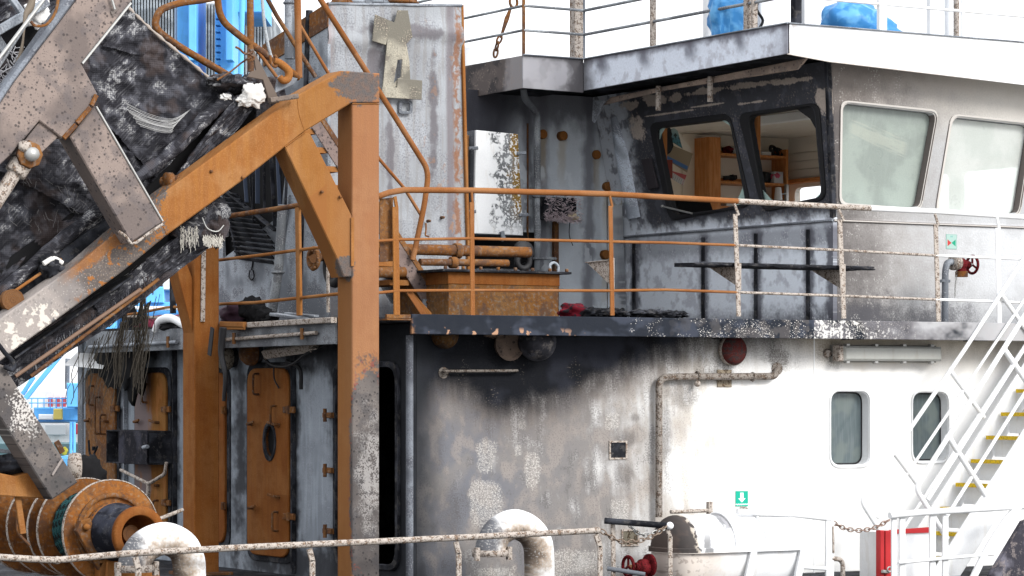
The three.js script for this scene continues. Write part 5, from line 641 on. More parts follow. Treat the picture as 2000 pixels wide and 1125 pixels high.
// ------------------------------------------------------------------ fittings on the lower side wall
{
  const P = (x, y, b = BS + 0.07) => PB(x, y, b);
  solo('wall_pipe', [sweep(bend([P(1516, 722, BS + 0.0), P(1514, 735), P(1320, 736), P(1287, 738), P(1287, 1010)], 0.11, 7), 0.033, 12), ...[[1362, 734], [1470, 736]].map(([x, y]) => torus(P(x, y), XX, 0.036, 0.010)), lathe([[0.0005, 0.012], [0.06, 0.01], [0.06, 0], [0.0005, 0]], P(1517, 720, BS), ZZ)], surf({ map: M.flake.map, aux: M.flake.roughnessMap }, 0.003, { color: new THREE.Color().setRGB(0.62, 0.62, 0.62) }), 'long flaking pipe bent down the white wall under the red lamp', 'pipe');
  for (const [x, y] of [[1362, 735]]) solo('pipe_clamp', [bar(P(x, y - 18, BS + 0.03), P(x, y + 16, BS + 0.03), 0.045, 0.05), ball(P(x, y + 14, BS + 0.07), 0.03)], M.flake, 'rusty clamp holding the bent wall pipe', 'clamp');
  solo('wall_plate', [box(P(1400, 0, BS).x, P(1428, 0, BS).x, PB(1400, 756, BS).y, PB(1400, 722, BS).y, BS + 0.0015, BS + 0.012)], tile('flake', 1, 128, 0.002, { color: new THREE.Color().setRGB(0.7, 0.66, 0.55) }), 'small beige backing plate behind the bent pipe', 'plate');
  solo('corner_pipe', [sweep([P(800, 655, -0.16), P(800, 1130, -0.16)], 0.032, 12)], tile('zinc', 2, 128, 0.002, { color: new THREE.Color().setRGB(0.62, 0.62, 0.64) }), 'tall grey pipe at the black corner of the deckhouse', 'pipe');
  const alarm = (px, py, r, m, label, depth = 0.16) => { const o = PB(px, py, BS), t = thing('alarm_bell', label, 'bell'); part(t, 'dome', (() => { const pr = []; for (let i = 0; i <= 10; i++) { const a = i / 10 * Math.PI / 2; pr.push([Math.max(0.0005, r * Math.cos(a)), depth * 0.45 + depth * 0.55 * Math.sin(a)]); } return lathe(pr.reverse(), o, ZZ, 32); })(), m); part(t, 'rim', lathe([[r * 0.9, 0.0], [r * 1.04, 0.03], [r * 1.05, depth * 0.45], [r, depth * 0.47]], o, ZZ, 32), M.flake); settle(t); return t; };
  alarm(1424, 684, 0.138, surf(paint(128, 128, (u, v, o) => { const n = fb(u * 8, v * 8, 4, 4, 8), m = fb(u * 40, v * 40, 2, 6, 40); set(o, [0.07, 0.014, 0.013]); mx(o, [0.035, 0.028, 0.028], sm(0.4, 0.68, n)); mx(o, [0.12, 0.04, 0.035], 0.5 * sm(0.6, 0.72, m)); }, 0.4), 0.002), 'soot darkened red round bell under the deck edge');
  const globe = (px, py, r, label, m2) => { const o = PB(px, py, BS), t = thing('round_lamp', label, 'lamp'); part(t, 'globe', (() => { const g = new THREE.SphereGeometry(r, 32, 20); g.translate(o.x, o.y, o.z + r * 0.75); return uvBox(g); })(), m2); part(t, 'base', lathe([[r * 0.55, 0], [r * 0.75, 0.02], [r * 0.72, 0.09], [r * 0.5, 0.1]], o, ZZ), M.brown); settle(t); };
  const sootGlobe = tile('soot', 2, 256, 0.002, { color: new THREE.Color().setRGB(1.15, 1.1, 1.1) });
  globe(1034, 668, 0.172, 'large sooty grey globe lamp under the black deck edge', sootGlobe); globe(859, 655, 0.12, 'smaller sooty lamp half hidden at the left under the deck edge', surf({ map: M.brown.map, aux: M.brown.roughnessMap }, 0.004, { color: new THREE.Color().setRGB(0.38, 0.44, 0.46) }));
  solo('lamp_cowl', [lathe([[0.15, 0.10], [0.13, 0.04], [0.09, 0.0], [0.0005, -0.0]], PB(985, 672, BS + 0.01), ZZ, 24), blob(PB(965, 648, BS + 0.06), 0.12, 0.05, 0.06, 0.5, 3)], tile('blister', 2, 128, 0.003, { color: new THREE.Color().setRGB(0.5, 0.42, 0.36) }), 'brown scorched lamp cowl left of the grey globe', 'lamp cowl');
  const gb = BS + 0.06; solo('grab_rail', [sweep(bend([P(866, 726, BS), P(866, 725, gb), P(1010, 724, gb), P(1010, 724, BS)], 0.03), 0.013, 8), lathe([[0.0005, 0.006], [0.05, 0.005], [0.05, 0], [0.0005, 0]], P(866, 728, BS), ZZ)], surf({ map: M.flake.map, aux: M.flake.roughnessMap }, 0.003, { color: new THREE.Color().setRGB(0.4, 0.4, 0.4) }), 'short horizontal grab rail on the soot blackened wall', 'grab rail');
  // fluorescent lamp
  const L = thing('fluorescent_lamp', 'long rectangular white lamp with dirty cover on the white wall', 'lamp'), lb = BS + 0.17, a = P(1645, 673, lb), b = P(1841, 708, lb);
  part(L, 'cover', [box(a.x + 0.03, b.x, b.y + 0.012, a.y - 0.012, BS + 0.05, lb, 0.02)], tile('white', 2, 128, 0.001, { color: new THREE.Color().setRGB(0.47, 0.47, 0.44) })); part(L, 'housing', [box(a.x - 0.02, b.x + 0.02, b.y, a.y, BS + 0.002, BS + 0.06, 0.01)], plain(0.20, 0.195, 0.18)); part(L, 'end_cap', [box(a.x - 0.03, a.x + 0.029, b.y + 0.006, a.y - 0.006, BS + 0.062, lb - 0.01, 0.01)], M.flake); for (const f of [0.08, 0.36, 0.64, 0.92]) for (const y of [a.y - 0.001, b.y + 0.001]) part(L, 'clip', [box(a.x + (b.x - a.x) * f - 0.02, a.x + (b.x - a.x) * f + 0.02, y - 0.012, y + 0.012, BS + 0.09, lb - 0.03, 0.003)], M.steel);
  part(L, 'cable', sweep(curve([P(1646, 693, lb - 0.08), P(1634, 696, BS + 0.05), P(1616, 692, BS + 0.03)], 8), 0.008, 6), M.black); settle(L);
  solo('cable_gland', lathe([[0.0005, 0.05], [0.03, 0.045], [0.042, 0.02], [0.042, 0], [0.0005, 0]], P(1614, 690, BS), ZZ, 14), M.flake, 'small round cable gland left of the long lamp', 'cable gland');
  for (const [x0, y0, x1, y1, l] of [[1189, 861, 1224, 897, 'square black vent grille with pale frame high on the scorched wall'], [1213, 1034, 1247, 1066, 'square flaking vent grille low behind the chain']]) { const p = P(x0, y0, BS), q = P(x1, y1, BS), t = thing('vent_grille', l, 'vent'); const o = [V(p.x, q.y, BS + 0.012), V(q.x, q.y, BS + 0.012), V(q.x, p.y, BS + 0.012), V(p.x, p.y, BS + 0.012)], k = 0.016; part(t, 'frame', ringSlab(o, [V(p.x + k, q.y + k, BS + 0.012), V(q.x - k, q.y + k, BS + 0.012), V(q.x - k, p.y - k, BS + 0.012), V(p.x + k, p.y - k, BS + 0.012)], V(0, 0, -0.011)), M.flake); part(t, 'mesh_plate', [box(p.x + k, q.x - k, q.y + k, p.y - k, BS + 0.0005, BS + 0.004, 0.001)], y0 > 1000 ? surf({ map: M.flake.map, aux: M.flake.roughnessMap }, 0.003, { color: new THREE.Color().setRGB(0.35, 0.35, 0.3) }) : M.soot); settle(t); }
  solo('wall_stand', [rod(PB(1310, 1000, -0.1), PB(1385, 997, -0.1), 0.018), box(PB(1382, 990, -0.1).x, PB(1390, 990, -0.1).x, YM, PB(1385, 980, -0.1).y, -0.12, -0.08)], M.flake, 'pale pipe stand against the wall behind the raft canister', 'pipe stand');
}
// fittings on the end wall
{
  const P = (x, y, k = 0.06) => PA(x, y, AB - k);
  for (const [x, y, r, m, l] of [[458, 698, 0.125, M.flake, 'round pale flaking lamp on the end wall beside the back column'], [507, 690, 0.12, M.brown, 'round rusty lamp above the door with a porthole']]) { const t = thing('bulkhead_lamp', l, 'lamp'); const o = P(x, y, 0.0); part(t, 'globe', lathe([[0.0005, 0.2], [r * 0.6, 0.185], [r * 0.95, 0.13], [r, 0.08], [r * 0.95, 0.06]], o, V(-1, 0, 0), 26), m === M.flake ? tile('flake', 1, 128, 0.003, { color: new THREE.Color().setRGB(0.6, 0.62, 0.58) }) : m); part(t, 'base', lathe([[r * 0.9, 0.07], [r * 0.8, 0.03], [r * 0.75, 0]], o, V(-1, 0, 0), 20), M.soot); settle(t); }
  const t = thing('tilted_lamp', 'tilted peeling strip lamp hanging above the door with a porthole', 'lamp'); part(t, 'case', [bar(P(522, 690, 0.16), P(612, 676, 0.16), 0.10, 0.085, V(-0.5, 1, 0))], M.flake); part(t, 'shade', slab([P(520, 697, 0.2), P(618, 683, 0.2), P(633, 671, 0.02), P(545, 674, 0.02)], V(0, 0.012, 0)), M.flake); settle(t);
  solo('cable_tangle', [sweep(curve([P(640, 672), P(600, 690, 0.2), P(570, 712, 0.2), P(530, 712, 0.15), P(516, 700, 0.15)], 20), 0.014, 6), sweep(curve([P(560, 705, 0.1), P(586, 722, 0.08), P(588, 760, 0.06)], 12), 0.02, 6), sweep(curve([P(535, 712, 0.12), P(536, 740, 0.08), P(545, 758, 0.07)], 10), 0.008, 5)], M.rubber, 'burnt black cables looping over the door with a porthole', 'cables');
  const bx = thing('open_switch_box', 'black open switch box on the end wall between the two narrow doors', 'switch box'); const a = P(228, 905, 0.32), b = P(284, 842, 0.32);
  part(bx, 'case', [box(AB - 0.30, AB - 0.002, a.y, a.y + 0.012, a.z, b.z), box(AB - 0.30, AB - 0.002, b.y - 0.012, b.y, a.z, b.z), box(AB - 0.30, AB - 0.002, a.y + 0.013, b.y - 0.013, b.z - 0.012, b.z), box(AB - 0.30, AB - 0.002, a.y + 0.013, b.y - 0.013, a.z, a.z + 0.012)], M.soot); part(bx, 'cover', slab([V(AB - 0.305, a.y, a.z + 0.01), V(AB - 0.305, a.y, b.z), V(AB - 0.305, b.y, b.z), V(AB - 0.305, b.y, a.z + 0.01)], V(0.02, 0, 0), [], 0.004), tile('soot', 2, 128, 0.002, { color: new THREE.Color().setRGB(0.9, 0.85, 0.95) })); part(bx, 'hood', [box(AB - 0.30, AB - 0.005, a.y, a.y + 0.012, a.z - 0.30, a.z), box(AB - 0.30, AB - 0.005, b.y - 0.012, b.y, a.z - 0.30, a.z), box(AB - 0.30, AB - 0.005, a.y, b.y, a.z - 0.31, a.z - 0.298)], M.soot); part(bx, 'latch', [rod(P(280, 874, 0.35), P(288, 872, 0.36), 0.02)], M.zinc); settle(bx);
  solo('fork_stand', [sweep(bend([PA(236, 918, AB - 0.5), PA(290, 945, AB - 0.5), PA(322, 926, AB - 0.5), PA(325, 903, AB - 0.5)], 0.05), 0.018, 8), rod(PA(290, 945, AB - 0.5), PA(286, 1040, AB - 0.5), 0.02)], M.flake, 'pale fork shaped rod stand in front of the half rusted door', 'rod stand');
  solo('wire_fork', [sweep(bend([PA(173, 860, AB - 0.3), PA(175, 886, AB - 0.3), PA(181, 893, AB - 0.3), PA(190, 872, AB - 0.3)], 0.03), 0.012, 7), rod(PA(181, 893, AB - 0.3), PA(181, 960, AB - 0.3), 0.012), rod(PA(183, 880, AB - 0.3), PA(183, 872, AB - 0.3), 0.02)], M.soot, 'small dark forked rod in front of the darkest narrow door', 'rod');
  solo('awning_plate', slab([PA(126, 712, AB - 0.3), PA(200, 717, AB - 0.3), PA(216, 700, AB - 0.05), PA(195, 688, AB - 0.02), PA(150, 690, AB - 0.02)].map((p, i) => p), V(0, -0.012, 0)), M.white, 'bent white plate jutting from the far end of the deck edge', 'plate');
  solo('black_rag', [blob(P(262, 690, 0.2), 0.10, 0.42, 0.20, 0.5, 17, 4), blob(P(222, 706, 0.15), 0.10, 0.25, 0.34, 0.5, 19, 4)], M.black, 'black burnt cloth draped over the far deck edge', 'cloth');
  solo('strap', [bar(PA(415, 640, -1.5), PA(409, 694, -1.5), 0.012, 0.075, ZZ)], M.rubber, 'short black strap hanging in front of the back column', 'strap'); solo('strap', [sweep(curve([PA(436, 640, -1.45), PA(432, 690, -1.45), PA(440, 730, -1.45), PA(437, 783, -1.45)], 14), (k) => 0.035 - 0.018 * k, 6)], M.rubber, 'long ragged black strap hanging beside the back column', 'strap');
  solo('deck_bracket', [bar(PA(388, 641, -1.3), PA(478, 641, -1.3), 0.02, 0.03), bar(PA(432, 633, -1.3), PA(478, 634, -1.3), 0.04, 0.05)], M.rust, 'thin rusty bracket sticking out from the back column', 'bracket');
}

// ------------------------------------------------------------------ orange gantry: two columns, the long beam, a brace
{
  const BG = 0.585, P = (x, y) => PB(x, y, BG), D = V(0, 0, -0.25);
  const x0 = P(-80, 600).x, x1 = P(748, 600).x, yTop = P(700, 120).y;
  const rustEdge = [[90, 640], [150, 560], [215, 470], [300, 398], [330, 388], [322, 430], [330, 470]].map(([x, y]) => { const p = P(x, y); return [p.x, p.y]; });
  const xs = P(318, 420).x, xl = P(120, 560).x, capP = P(700, 172), colTop = P(715, 712).y, colX = P(716, 800).x, bareE = [[78, 622, 34, 26], [40, 668, 20, 14], [20, 640, 18, 10]].map((q) => E2(...q, BG)), capE = E2(698, 168, 50, 36, BG), braceE = E2(672, 520, 24, 26, BG), colE = E2(724, 935, 47, 236, BG), colW = E2(725, 925, 34, 150, BG), dripE = E2(104, 655, 8, 42, BG);
  const bl0 = P(0, 690), bl1 = P(660, 200), bSl = (bl1.y - bl0.y) / (bl1.x - bl0.x), cx0 = P(640, 600).x;
  const mG = wallTex(896, 944, x0, x1, YM, yTop, (x, y, o) => {
    if (x < cx0 && Math.abs(y - bl0.y - (x - bl0.x) * bSl) > 0.55 && y < bl0.y + (x - bl0.x) * bSl - 0.9 + 0.9 * sm(-3, -2.4, x) - 0.6) { set(o, [0.21, 0.085, 0.025]); return; }
    K.rust(x, y, 0, o); mx(o, [0.235, 0.115, 0.066], 0.6 * sm(-2.3, -1.75, x)); mx(o, [0.20, 0.085, 0.02], 0.5 * sm(P(686, 600).x, P(684, 600).x, x) * sm(P(560, 600).x, P(600, 600).x, x)); const n1 = fb(x * 5, y * 5, 4, 19), n2 = fb(x * 18, y * 18, 3, 73), n3 = fb(x * 60, y * 60, 2, 31), wv = (n1 - 0.5) * 0.8 + (n2 - 0.5) * 0.6 + (n3 - 0.5) * 0.3, k = [0, 0, 0, 0.7, 0.5];  // column side tinted deeper orange, partly rust, partly its dimmer light painted in
    const side = xs - x + wv * 0.35, beamGrey = sm(0.0, 0.03, side) * (y < 9 ? 1 : 0) * sm(-0.02, 0.02, xs + 0.4 - x);
    if (beamGrey > 0.002) K.blister(x, y, 0, k); mx(k, [0.30, 0.27, 0.25], sm(P(230, 560).x, P(40, 640).x, x) * 0.6); { const z = sm(P(110, 600).x, P(190, 560).x, x + (n1 - 0.5) * 0.3); mx(k, [0.075, 0.062, 0.056], 0.85 * z); const v = wor(x * 58, y * 58, 71); mx(k, [0.19, 0.15, 0.12], 0.8 * z * (1 - sm(0.2, 0.34, v)) * (WI > 0.4 ? 1 : 0)); mx(k, [0.25, 0.10, 0.03], z * sm(0.68, 0.74, n2)); }
    for (const e of bareE) { const f = sm(0.05, 0.2, inE(e, x, y, wv * 1.6)); mx(k, [0.50, 0.46, 0.41], f * sm(0.42, 0.5, n2)); } mx(k, [0.075, 0.075, 0.085], 0.9 * sm(0.1, 0.25, inE(dripE, x, y, wv * 0.5)));
    const w = wor(x * 45, y * 45, 21); mx(k, [0.46, 0.42, 0.39], 0.7 * (1 - sm(0.10, 0.18, w)) * (WI > 0.62 ? 1 : 0) * sm(xs - 0.1, xs - 0.7, x));
    const up = P(300, 398), along = (y - (P(160, 510).y + (x - P(160, 510).x) * 0.66)); const upBand = sm(0.075, 0.045, Math.abs(along + 0.02) + wv * 0.06) * sm(P(110, 560).x, P(160, 530).x, x) * sm(P(350, 400).x, P(260, 400).x, x);
    mx(o, k, beamGrey * (1 - 0.75 * upBand)); o[4] = o[4] * (1 - beamGrey) + k[4] * beamGrey; o[3] = 0.8 - 0.15 * beamGrey;
    for (const e of [capE, braceE]) { const f = sm(0.05, 0.25, inE(e, x, y, wv * 0.6)); mx(o, [0.085, 0.08, 0.08], 0.93 * f * (0.75 + 0.35 * n2)); const ww = wor(x * 60, y * 60, 8); mx(o, [0.03, 0.03, 0.03], f * 0.6 * (1 - sm(0.15, 0.25, ww))); }
    const f = sm(0.0, 0.12, 1 - Math.pow(Math.abs((x - colE[0]) / colE[2]) ** 3 + Math.abs((y - colE[1]) / colE[3]) ** 3, 1 / 3) + wv * 0.3); if (f > 0) { K.blister(x, y, 0, k); dk(k, 0.5); const q = sm(0.0, 0.5, inE(colW, x, y, wv * 0.9)), ww = wor(x * 80, y * 80, 61); mx(k, [0.34, 0.325, 0.315], 0.62 * q * sm(0.54, 0.34, ww * 0.8 + (n2 - 0.5) * 0.9 + (n3 - 0.5) * 0.4)); mx(k, [0.22, 0.06, 0.04], 0.6 * sm(0.70, 0.75, n2) * sm(0.05, 0.2, 0.25 - inE(colE, x, y, 0))); mx(o, k, f); o[4] = k[4]; }
  }, 0.003);
  const t = thing('steel_gantry', 'rust orange box section gantry with two columns, a sloping beam and a brace', 'gantry');
  part(t, 'column', uvXYs(slab([P(688, 1180), P(741, 1180), P(741, 203), P(688, 203)].map((p) => V(p.x, Math.max(p.y, YM), BG)), D, [], 0.008), mG), mG, { label: 'front column, blistered grey low down' });
  part(t, 'beam', uvXYs(slab([[742, 143], [667, 138], [580, 187], [400, 318], [297, 393], [160, 510], [0, 623], [-80, 680], [-80, 768], [33, 680], [93, 637], [240, 530], [325, 460], [477, 350], [595, 257], [687, 201], [742, 201]].map(([x, y]) => P(x, y)), D, [], 0.010), mG), mG, { label: 'long sloping beam, orange above and scorched grey below' });
  part(t, 'brace', uvXYs(slab([[556, 287], [596, 258], [607, 262], [690, 426], [690, 540], [672, 541], [656, 500]].map(([x, y]) => PB(x, y, BG - 0.012)), V(0, 0, -0.225), [], 0.008), mG), mG);
  const bead = (pts, r = 0.007) => part(t, 'weld_bead', sweep(curve(pts.map(([x, y], i) => PB(x, y, BG + 0.001)), 24), (k) => r * (0.8 + 0.35 * Math.sin(k * 150)), 6), M.rust);
  bead([[688, 203], [715, 203], [741, 203]]); bead([[556, 287], [575, 273], [596, 258]]); bead([[580, 188], [584, 222], [595, 256]], 0.004); bead([[298, 395], [312, 428], [326, 459]], 0.004); bead([[690, 426], [690, 470], [690, 520]], 0.008);
  part(t, 'weld_plate', [slab(mapB([[686, 425], [692, 425], [692, 520], [686, 520]], BG + 0.006), V(0, 0, -0.01), [], 0.002)], M.rust);
  // the back column
  const zb = -3.09, Q = (x, y) => PB(x, y, zb); const c0 = Q(380, 600).x, c1 = Q(428, 600).x;
  part(t, 'column', box(c0, c1, YM, Q(400, 330).y, zb - 0.25, zb, 0.008), M.doorRust, { label: 'back column, plain rust orange' });
  part(t, 'brace', slab([[344, 522], [362, 508], [383, 560], [381, 574], [379, 660]].map(([x, y]) => PB(x, y, zb - 0.04)), V(0, 0, -0.2), [], 0.006), M.doorRust);
  part(t, 'paint_strip', bar(PB(398, 485, zb + 0.012), PB(396, 628, zb + 0.012), 0.045, 0.012, ZZ), M.flake);
  part(t, 'foot_plate', box(c0 - 0.1, c1 + 0.1, YM + 0.001, YM + 0.03, zb - 0.35, zb + 0.1), M.brown);
  for (const [x, y] of [[412, 335], [473, 347], [628, 375], [664, 385]]) part(t, 'bolt', lathe([[0.0005, 0.02], [0.012, 0.018], [0.014, 0], [0.0005, 0]], P(x, y), ZZ, 8), M.brown);
  settle(t);
  // bracket, shackle and hook on the beam
  const hb = BG + 0.03, h = thing('hook_bracket', 'grey cut plate bracket welded on top of the orange beam', 'bracket'); part(h, 'cut_plate', slab(mapB([[488, 96], [495, 95], [503, 112], [540, 182], [546, 200], [528, 203], [514, 156], [484, 150], [490, 140], [500, 137], [497, 118]], hb), V(0, 0, -0.02), [], 0.003), plain(0.10, 0.075, 0.06, 0.7)); part(h, 'foot_angle', [bar(PB(526, 196, hb + 0.05), PB(580, 188, hb + 0.05), 0.06, 0.04)], tile('blister', 1, 128, 0.002, { color: new THREE.Color().setRGB(0.6, 0.55, 0.5) })); part(h, 'lug_plate', slab(mapB([[537, 182], [543, 150], [548, 146], [582, 153], [575, 164]], BG - 0.1), V(0, 0, -0.02), [], 0.003), M.zinc); settle(h);
  const hk = thing('lifting_hook', 'rusty lifting hook with shackle resting above the orange beam', 'hook'); part(hk, 'hook', sweep(curve([[535, 118], [545, 122], [556, 130], [564, 140], [562, 154], [552, 157], [546, 150]].map(([x, y]) => PB(x, y, BG - 0.06)), 20), (k) => 0.036 - 0.018 * Math.abs(k - 0.5), 8), M.rust); part(hk, 'shackle', sweep(curve([[528, 108], [530, 124], [538, 130], [542, 118], [536, 108]].map(([x, y]) => PB(x, y, BG - 0.06)), 14), 0.014, 7), M.brown); settle(hk);
  solo('wire_rope', sweep(curve([[511, -10], [517, 50], [524, 90], [530, 112]].map(([x, y]) => PB(x, y, BG - 0.06)), 12), 0.013, 6), M.galv, 'grey wire rope running up from the lifting hook', 'rope');
  const rr = rng(9); const fw = thing('frayed_wire', 'frayed rusty wire twisted round the top of the cut bracket', 'wire'); part(fw, 'strand', sweep(curve([[493, 103], [478, 105], [468, 96], [460, 92]].map(([x, y]) => PB(x, y, hb)), 10), 0.01, 5), M.brown); part(fw, 'strand', [sweep(curve([[492, 112], [478, 118], [450, 140], [424, 156]].map(([x, y]) => PB(x, y, hb - 0.1)), 12), 0.008, 5), sweep(curve([[494, 100], [488, 106], [496, 112], [492, 120]].map(([x, y]) => PB(x, y, hb)), 12), 0.009, 5)], M.brown); settle(fw);
}

// ------------------------------------------------------------------ the conveyor boom: arm, leg, burnt belting
{
  const BF0 = 0.80, P = (x, y) => PB(x, y, BF0), D = V(0, 0, -0.2);
  const t = thing('conveyor_boom', 'scorched grey steel boom arm with a leg standing on the sloping beam', 'boom');
  const mArm = tile('blister', 2, 640, 0.004, { color: new THREE.Color().setRGB(0.86, 0.785, 0.75) });
  part(t, 'arm', slab([[262, -4], [159, 124], [186, 175], [191, 184], [176, 214], [122, 270], [112, 262], [77, 236], [22, 301], [-30, 350], [-40, 245], [0, 205], [29, 160], [158, -10]].map(([x, y]) => P(x, y)), D, [], 0.008), mArm);
  part(t, 'arm_flange', slab([[159, -12], [30, 160], [0, 206], [-30, 240], [-30, 215], [0, 184], [18, 158], [140, -12]].map(([x, y]) => PB(x, y, BF0 - 0.015)), V(0, 0, -0.17), [], 0.02), tile('zinc', 2, 256, 0.002, { color: new THREE.Color().setRGB(0.72, 0.72, 0.74) }));
  part(t, 'edge_strip', bar(PB(256, 6, BF0 + 0.004), PB(161, 124, BF0 + 0.004), 0.02, 0.016, ZZ), M.steel);
  part(t, 'torn_edge', [[188, 186, 178, 206], [176, 210, 150, 240], [148, 244, 124, 270]].map(([a, b, d, e], i) => bar(PB(a, b, BF0 + 0.006), PB(d, e, BF0 + 0.006), 0.035, 0.03, ZZ)), M.brown);
  part(t, 'gusset', slab([[78, 237], [108, 262], [113, 268], [60, 318], [28, 300]].map(([x, y]) => PB(x, y, BF0 - 0.03)), V(0, 0, -0.12), [], 0.004), mArm);
  part(t, 'leg_highlight', bar(PB(188, 208, BF0 - 0.014), PB(318, 432, BF0 - 0.014), 0.016, 0.014, ZZ), M.steel);  // thin bright bar drawn as the highlight along the leg edge
  const leg = part(t, 'leg', slab([[137, 268], [186, 206], [318, 434], [256, 474]].map(([x, y]) => PB(x, y, BF0 - 0.02)), V(0, 0, -0.22), [], 0.010), mArm);
  part(leg, 'weld', sweep(curve([[232, 452], [246, 462], [258, 476], [290, 456], [318, 437]].map(([x, y]) => PB(x, y, BF0 - 0.02)), 14), 0.012, 6), M.flake);
  const pin = PB(57, 302, BF0 + 0.0); part(t, 'pivot_pin', [lathe([[0.0005, 0.09], [0.05, 0.085], [0.055, 0.03], [0.055, 0], [0.0005, 0]], pin, ZZ, 20)], M.steel); part(t, 'pin_collar', [lathe([[0.0005, 0.035], [0.10, 0.03], [0.11, 0], [0.0005, -0.05]], pin, ZZ, 8)], M.brown); part(t, 'pin_nut', [blob(PB(48, 286, BF0 + 0.03), 0.05, 0.045, 0.04, 0.3, 2, 2)], M.flake);
  part(t, 'bolt_plate', slab(round([[216, 22], [229, 12], [233, 17], [219, 30]].map(([x, y]) => PB(x, y, BF0 + 0.012)), 0.01), V(0, 0, -0.011), [], 0.002), plain(0.13, 0.11, 0.10)); part(t, 'bolt_rod', rod(PB(217, -6, BF0 + 0.03), PB(224, 18, BF0 + 0.03), 0.010), M.steel);
  part(t, 'lower_leg', slab([[8, 714], [152, 942], [102, 976], [-60, 720], [-60, 690]].map(([x, y]) => PB(x, y, BF0 + 0.02)), V(0, 0, -0.24), [], 0.010), (() => { const a = PB(-80, 0, BF0), b = PB(170, 0, BF0), e = E2(45, 800, 46, 62, BF0), w1 = wallTex(384, 640, a.x, b.x, PB(0, 1000, BF0).y, PB(0, 660, BF0).y, (x, y, o) => { K.blister(x, y, 0, o); dk(o, 0.52); const n1 = fb(x * 5, y * 5, 4, 4), n2 = fb(x * 55, y * 55, 3, 9), k = sm(0, 0.9, inE(e, x, y, (n1 - 0.5) * 1.4)); mx(o, [0.50, 0.475, 0.45], 0.9 * sm(0.54, 0.66, n2 * 0.75 + k * 0.28) * sm(0.05, 0.3, k)); mx(o, [0.05, 0.05, 0.05], 0.4 * sm(0.6, 0.7, n1)); }, 0.004); leg.userData.w = 0; return w1; })());
  { const m = t.children[t.children.length - 1]; uvXY(m.geometry, m.material); delete leg.userData.w; }
  part(t, 'lower_leg_weld', bar(PB(102, 928, BF0 + 0.028), PB(122, 896, BF0 + 0.028), 0.02, 0.012, ZZ), M.blister);
  part(t, 'clamp_hook', sweep(curve([[-4, 672], [10, 690], [28, 712], [24, 722], [8, 716]].map(([x, y]) => PB(x, y, BF0 + 0.06)), 16), 0.018, 7), M.soot);
  settle(t);
  solo('hydraulic_ram', [rod(PB(42, 318, 0.72), PB(-14, 404, 0.72), 0.055, 14), lathe([[0.055, -0.06], [0.085, -0.05], [0.085, 0.05], [0.055, 0.06]], PB(36, 328, 0.72), PB(42, 318, 0.72).sub(PB(-14, 404, 0.72)), 16)], M.flake, 'white flaking hydraulic ram rod at the far left edge below the pivot pin', 'ram');

  // belting and its frame
  const BB = 0.12, B = (x, y, b = BB) => PB(x, y, b), bt = thing('conveyor_belt', 'charred black woven conveyor belt with white ash hanging in the boom', 'conveyor belt');
  const bump = (pts, b, nx, amp, sd, th = 0.05) => { // a sagging belt sheet between four corners: subdivided, with folds
    const [p00, p10, p11, p01] = pts.map(([x, y, z]) => B(x, y, z ?? b)), g = new THREE.PlaneGeometry(1, 1, nx, nx), A = g.attributes.position; for (let i = 0; i < A.count; i++) { const u = A.getX(i) + 0.5, v = 0.5 - A.getY(i), q = p00.clone().lerp(p10, u).lerp(p01.clone().lerp(p11, u), v); const e = 0.012 * NZ.noise(u * 40, v * 40, sd); A.setXYZ(i, q.x + e, q.y + e, q.z + amp * (NZ.noise(u * 3.1, v * 3.1, sd) + 0.5 * NZ.noise(u * 9, v * 9, sd + 3) + 0.2 * NZ.noise(u * 26, v * 26, sd))); } g.computeVertexNormals(); const b2 = g.clone(); b2.translate(0.01, 0, -th); return [uvBox(g), uvBox(b2)]; };
  part(bt, 'side_panel', [bump([[252, 12], [452, 196], [306, 346], [120, 150]], BB, 60, 0.05, 1)], M.char); 
  part(bt, 'inner_panel', [bump([[150, 120], [310, 345], [200, 440], [-60, 300]], BB - 0.06, 60, 0.08, 5)], M.char);
  part(bt, 'inner_panel', [bump([[10, 250], [230, 420], [0, 590], [-80, 640]], BB - 0.10, 60, 0.10, 9)], M.char);
  part(bt, 'dark_gap_sheet', slab([[440, 190], [520, 150], [545, 215], [420, 330], [310, 410], [-60, 690], [-60, 560], [260, 330]].map(([x, y]) => B(x, y, 0.02)), V(0, 0, -0.03)), M.black);  // black sheet added behind the belt to darken its gaps
  part(bt, 'torn_layer', [bump([[258, 18], [300, 62], [280, 110], [200, 90]], BB + 0.03, 14, 0.03, 30)], M.char);
  part(bt, 'edge_roll', [sweep(curve([[452, 190], [400, 232], [330, 300], [265, 352], [130, 462], [-20, 590]].map(([x, y]) => B(x, y, 0.26)), 40), (k) => 0.055 + 0.006 * Math.sin(k * 40) + 0.004 * Math.sin(k * 97), 14)], M.char);
  part(bt, 'woven_strip', [bump([[462, 186], [530, 170], [392, 336], [318, 378]], 0.30, 40, 0.05, 13), bump([[500, 150], [548, 150], [560, 190], [500, 235]], 0.28, 20, 0.04, 17)], M.char);
  part(bt, 'top_edge', sweep(curve([[250, 14], [300, 62], [370, 120], [430, 172], [452, 196]].map(([x, y]) => B(x, y, BB + 0.03)), 30), (k) => 0.012 + 0.006 * Math.sin(k * 70), 7), plain(0.30, 0.26, 0.23, 0.9));
  part(bt, 'ash_patch', [blob(B(496, 184, 0.36), 0.10, 0.09, 0.035, 0.5, 41, 5, 2.6), blob(B(478, 198, 0.36), 0.06, 0.04, 0.03, 0.8, 42, 4, 3), blob(B(442, 190, 0.30), 0.045, 0.03, 0.03, 0.8, 43, 4, 3)], M.ashWhite);
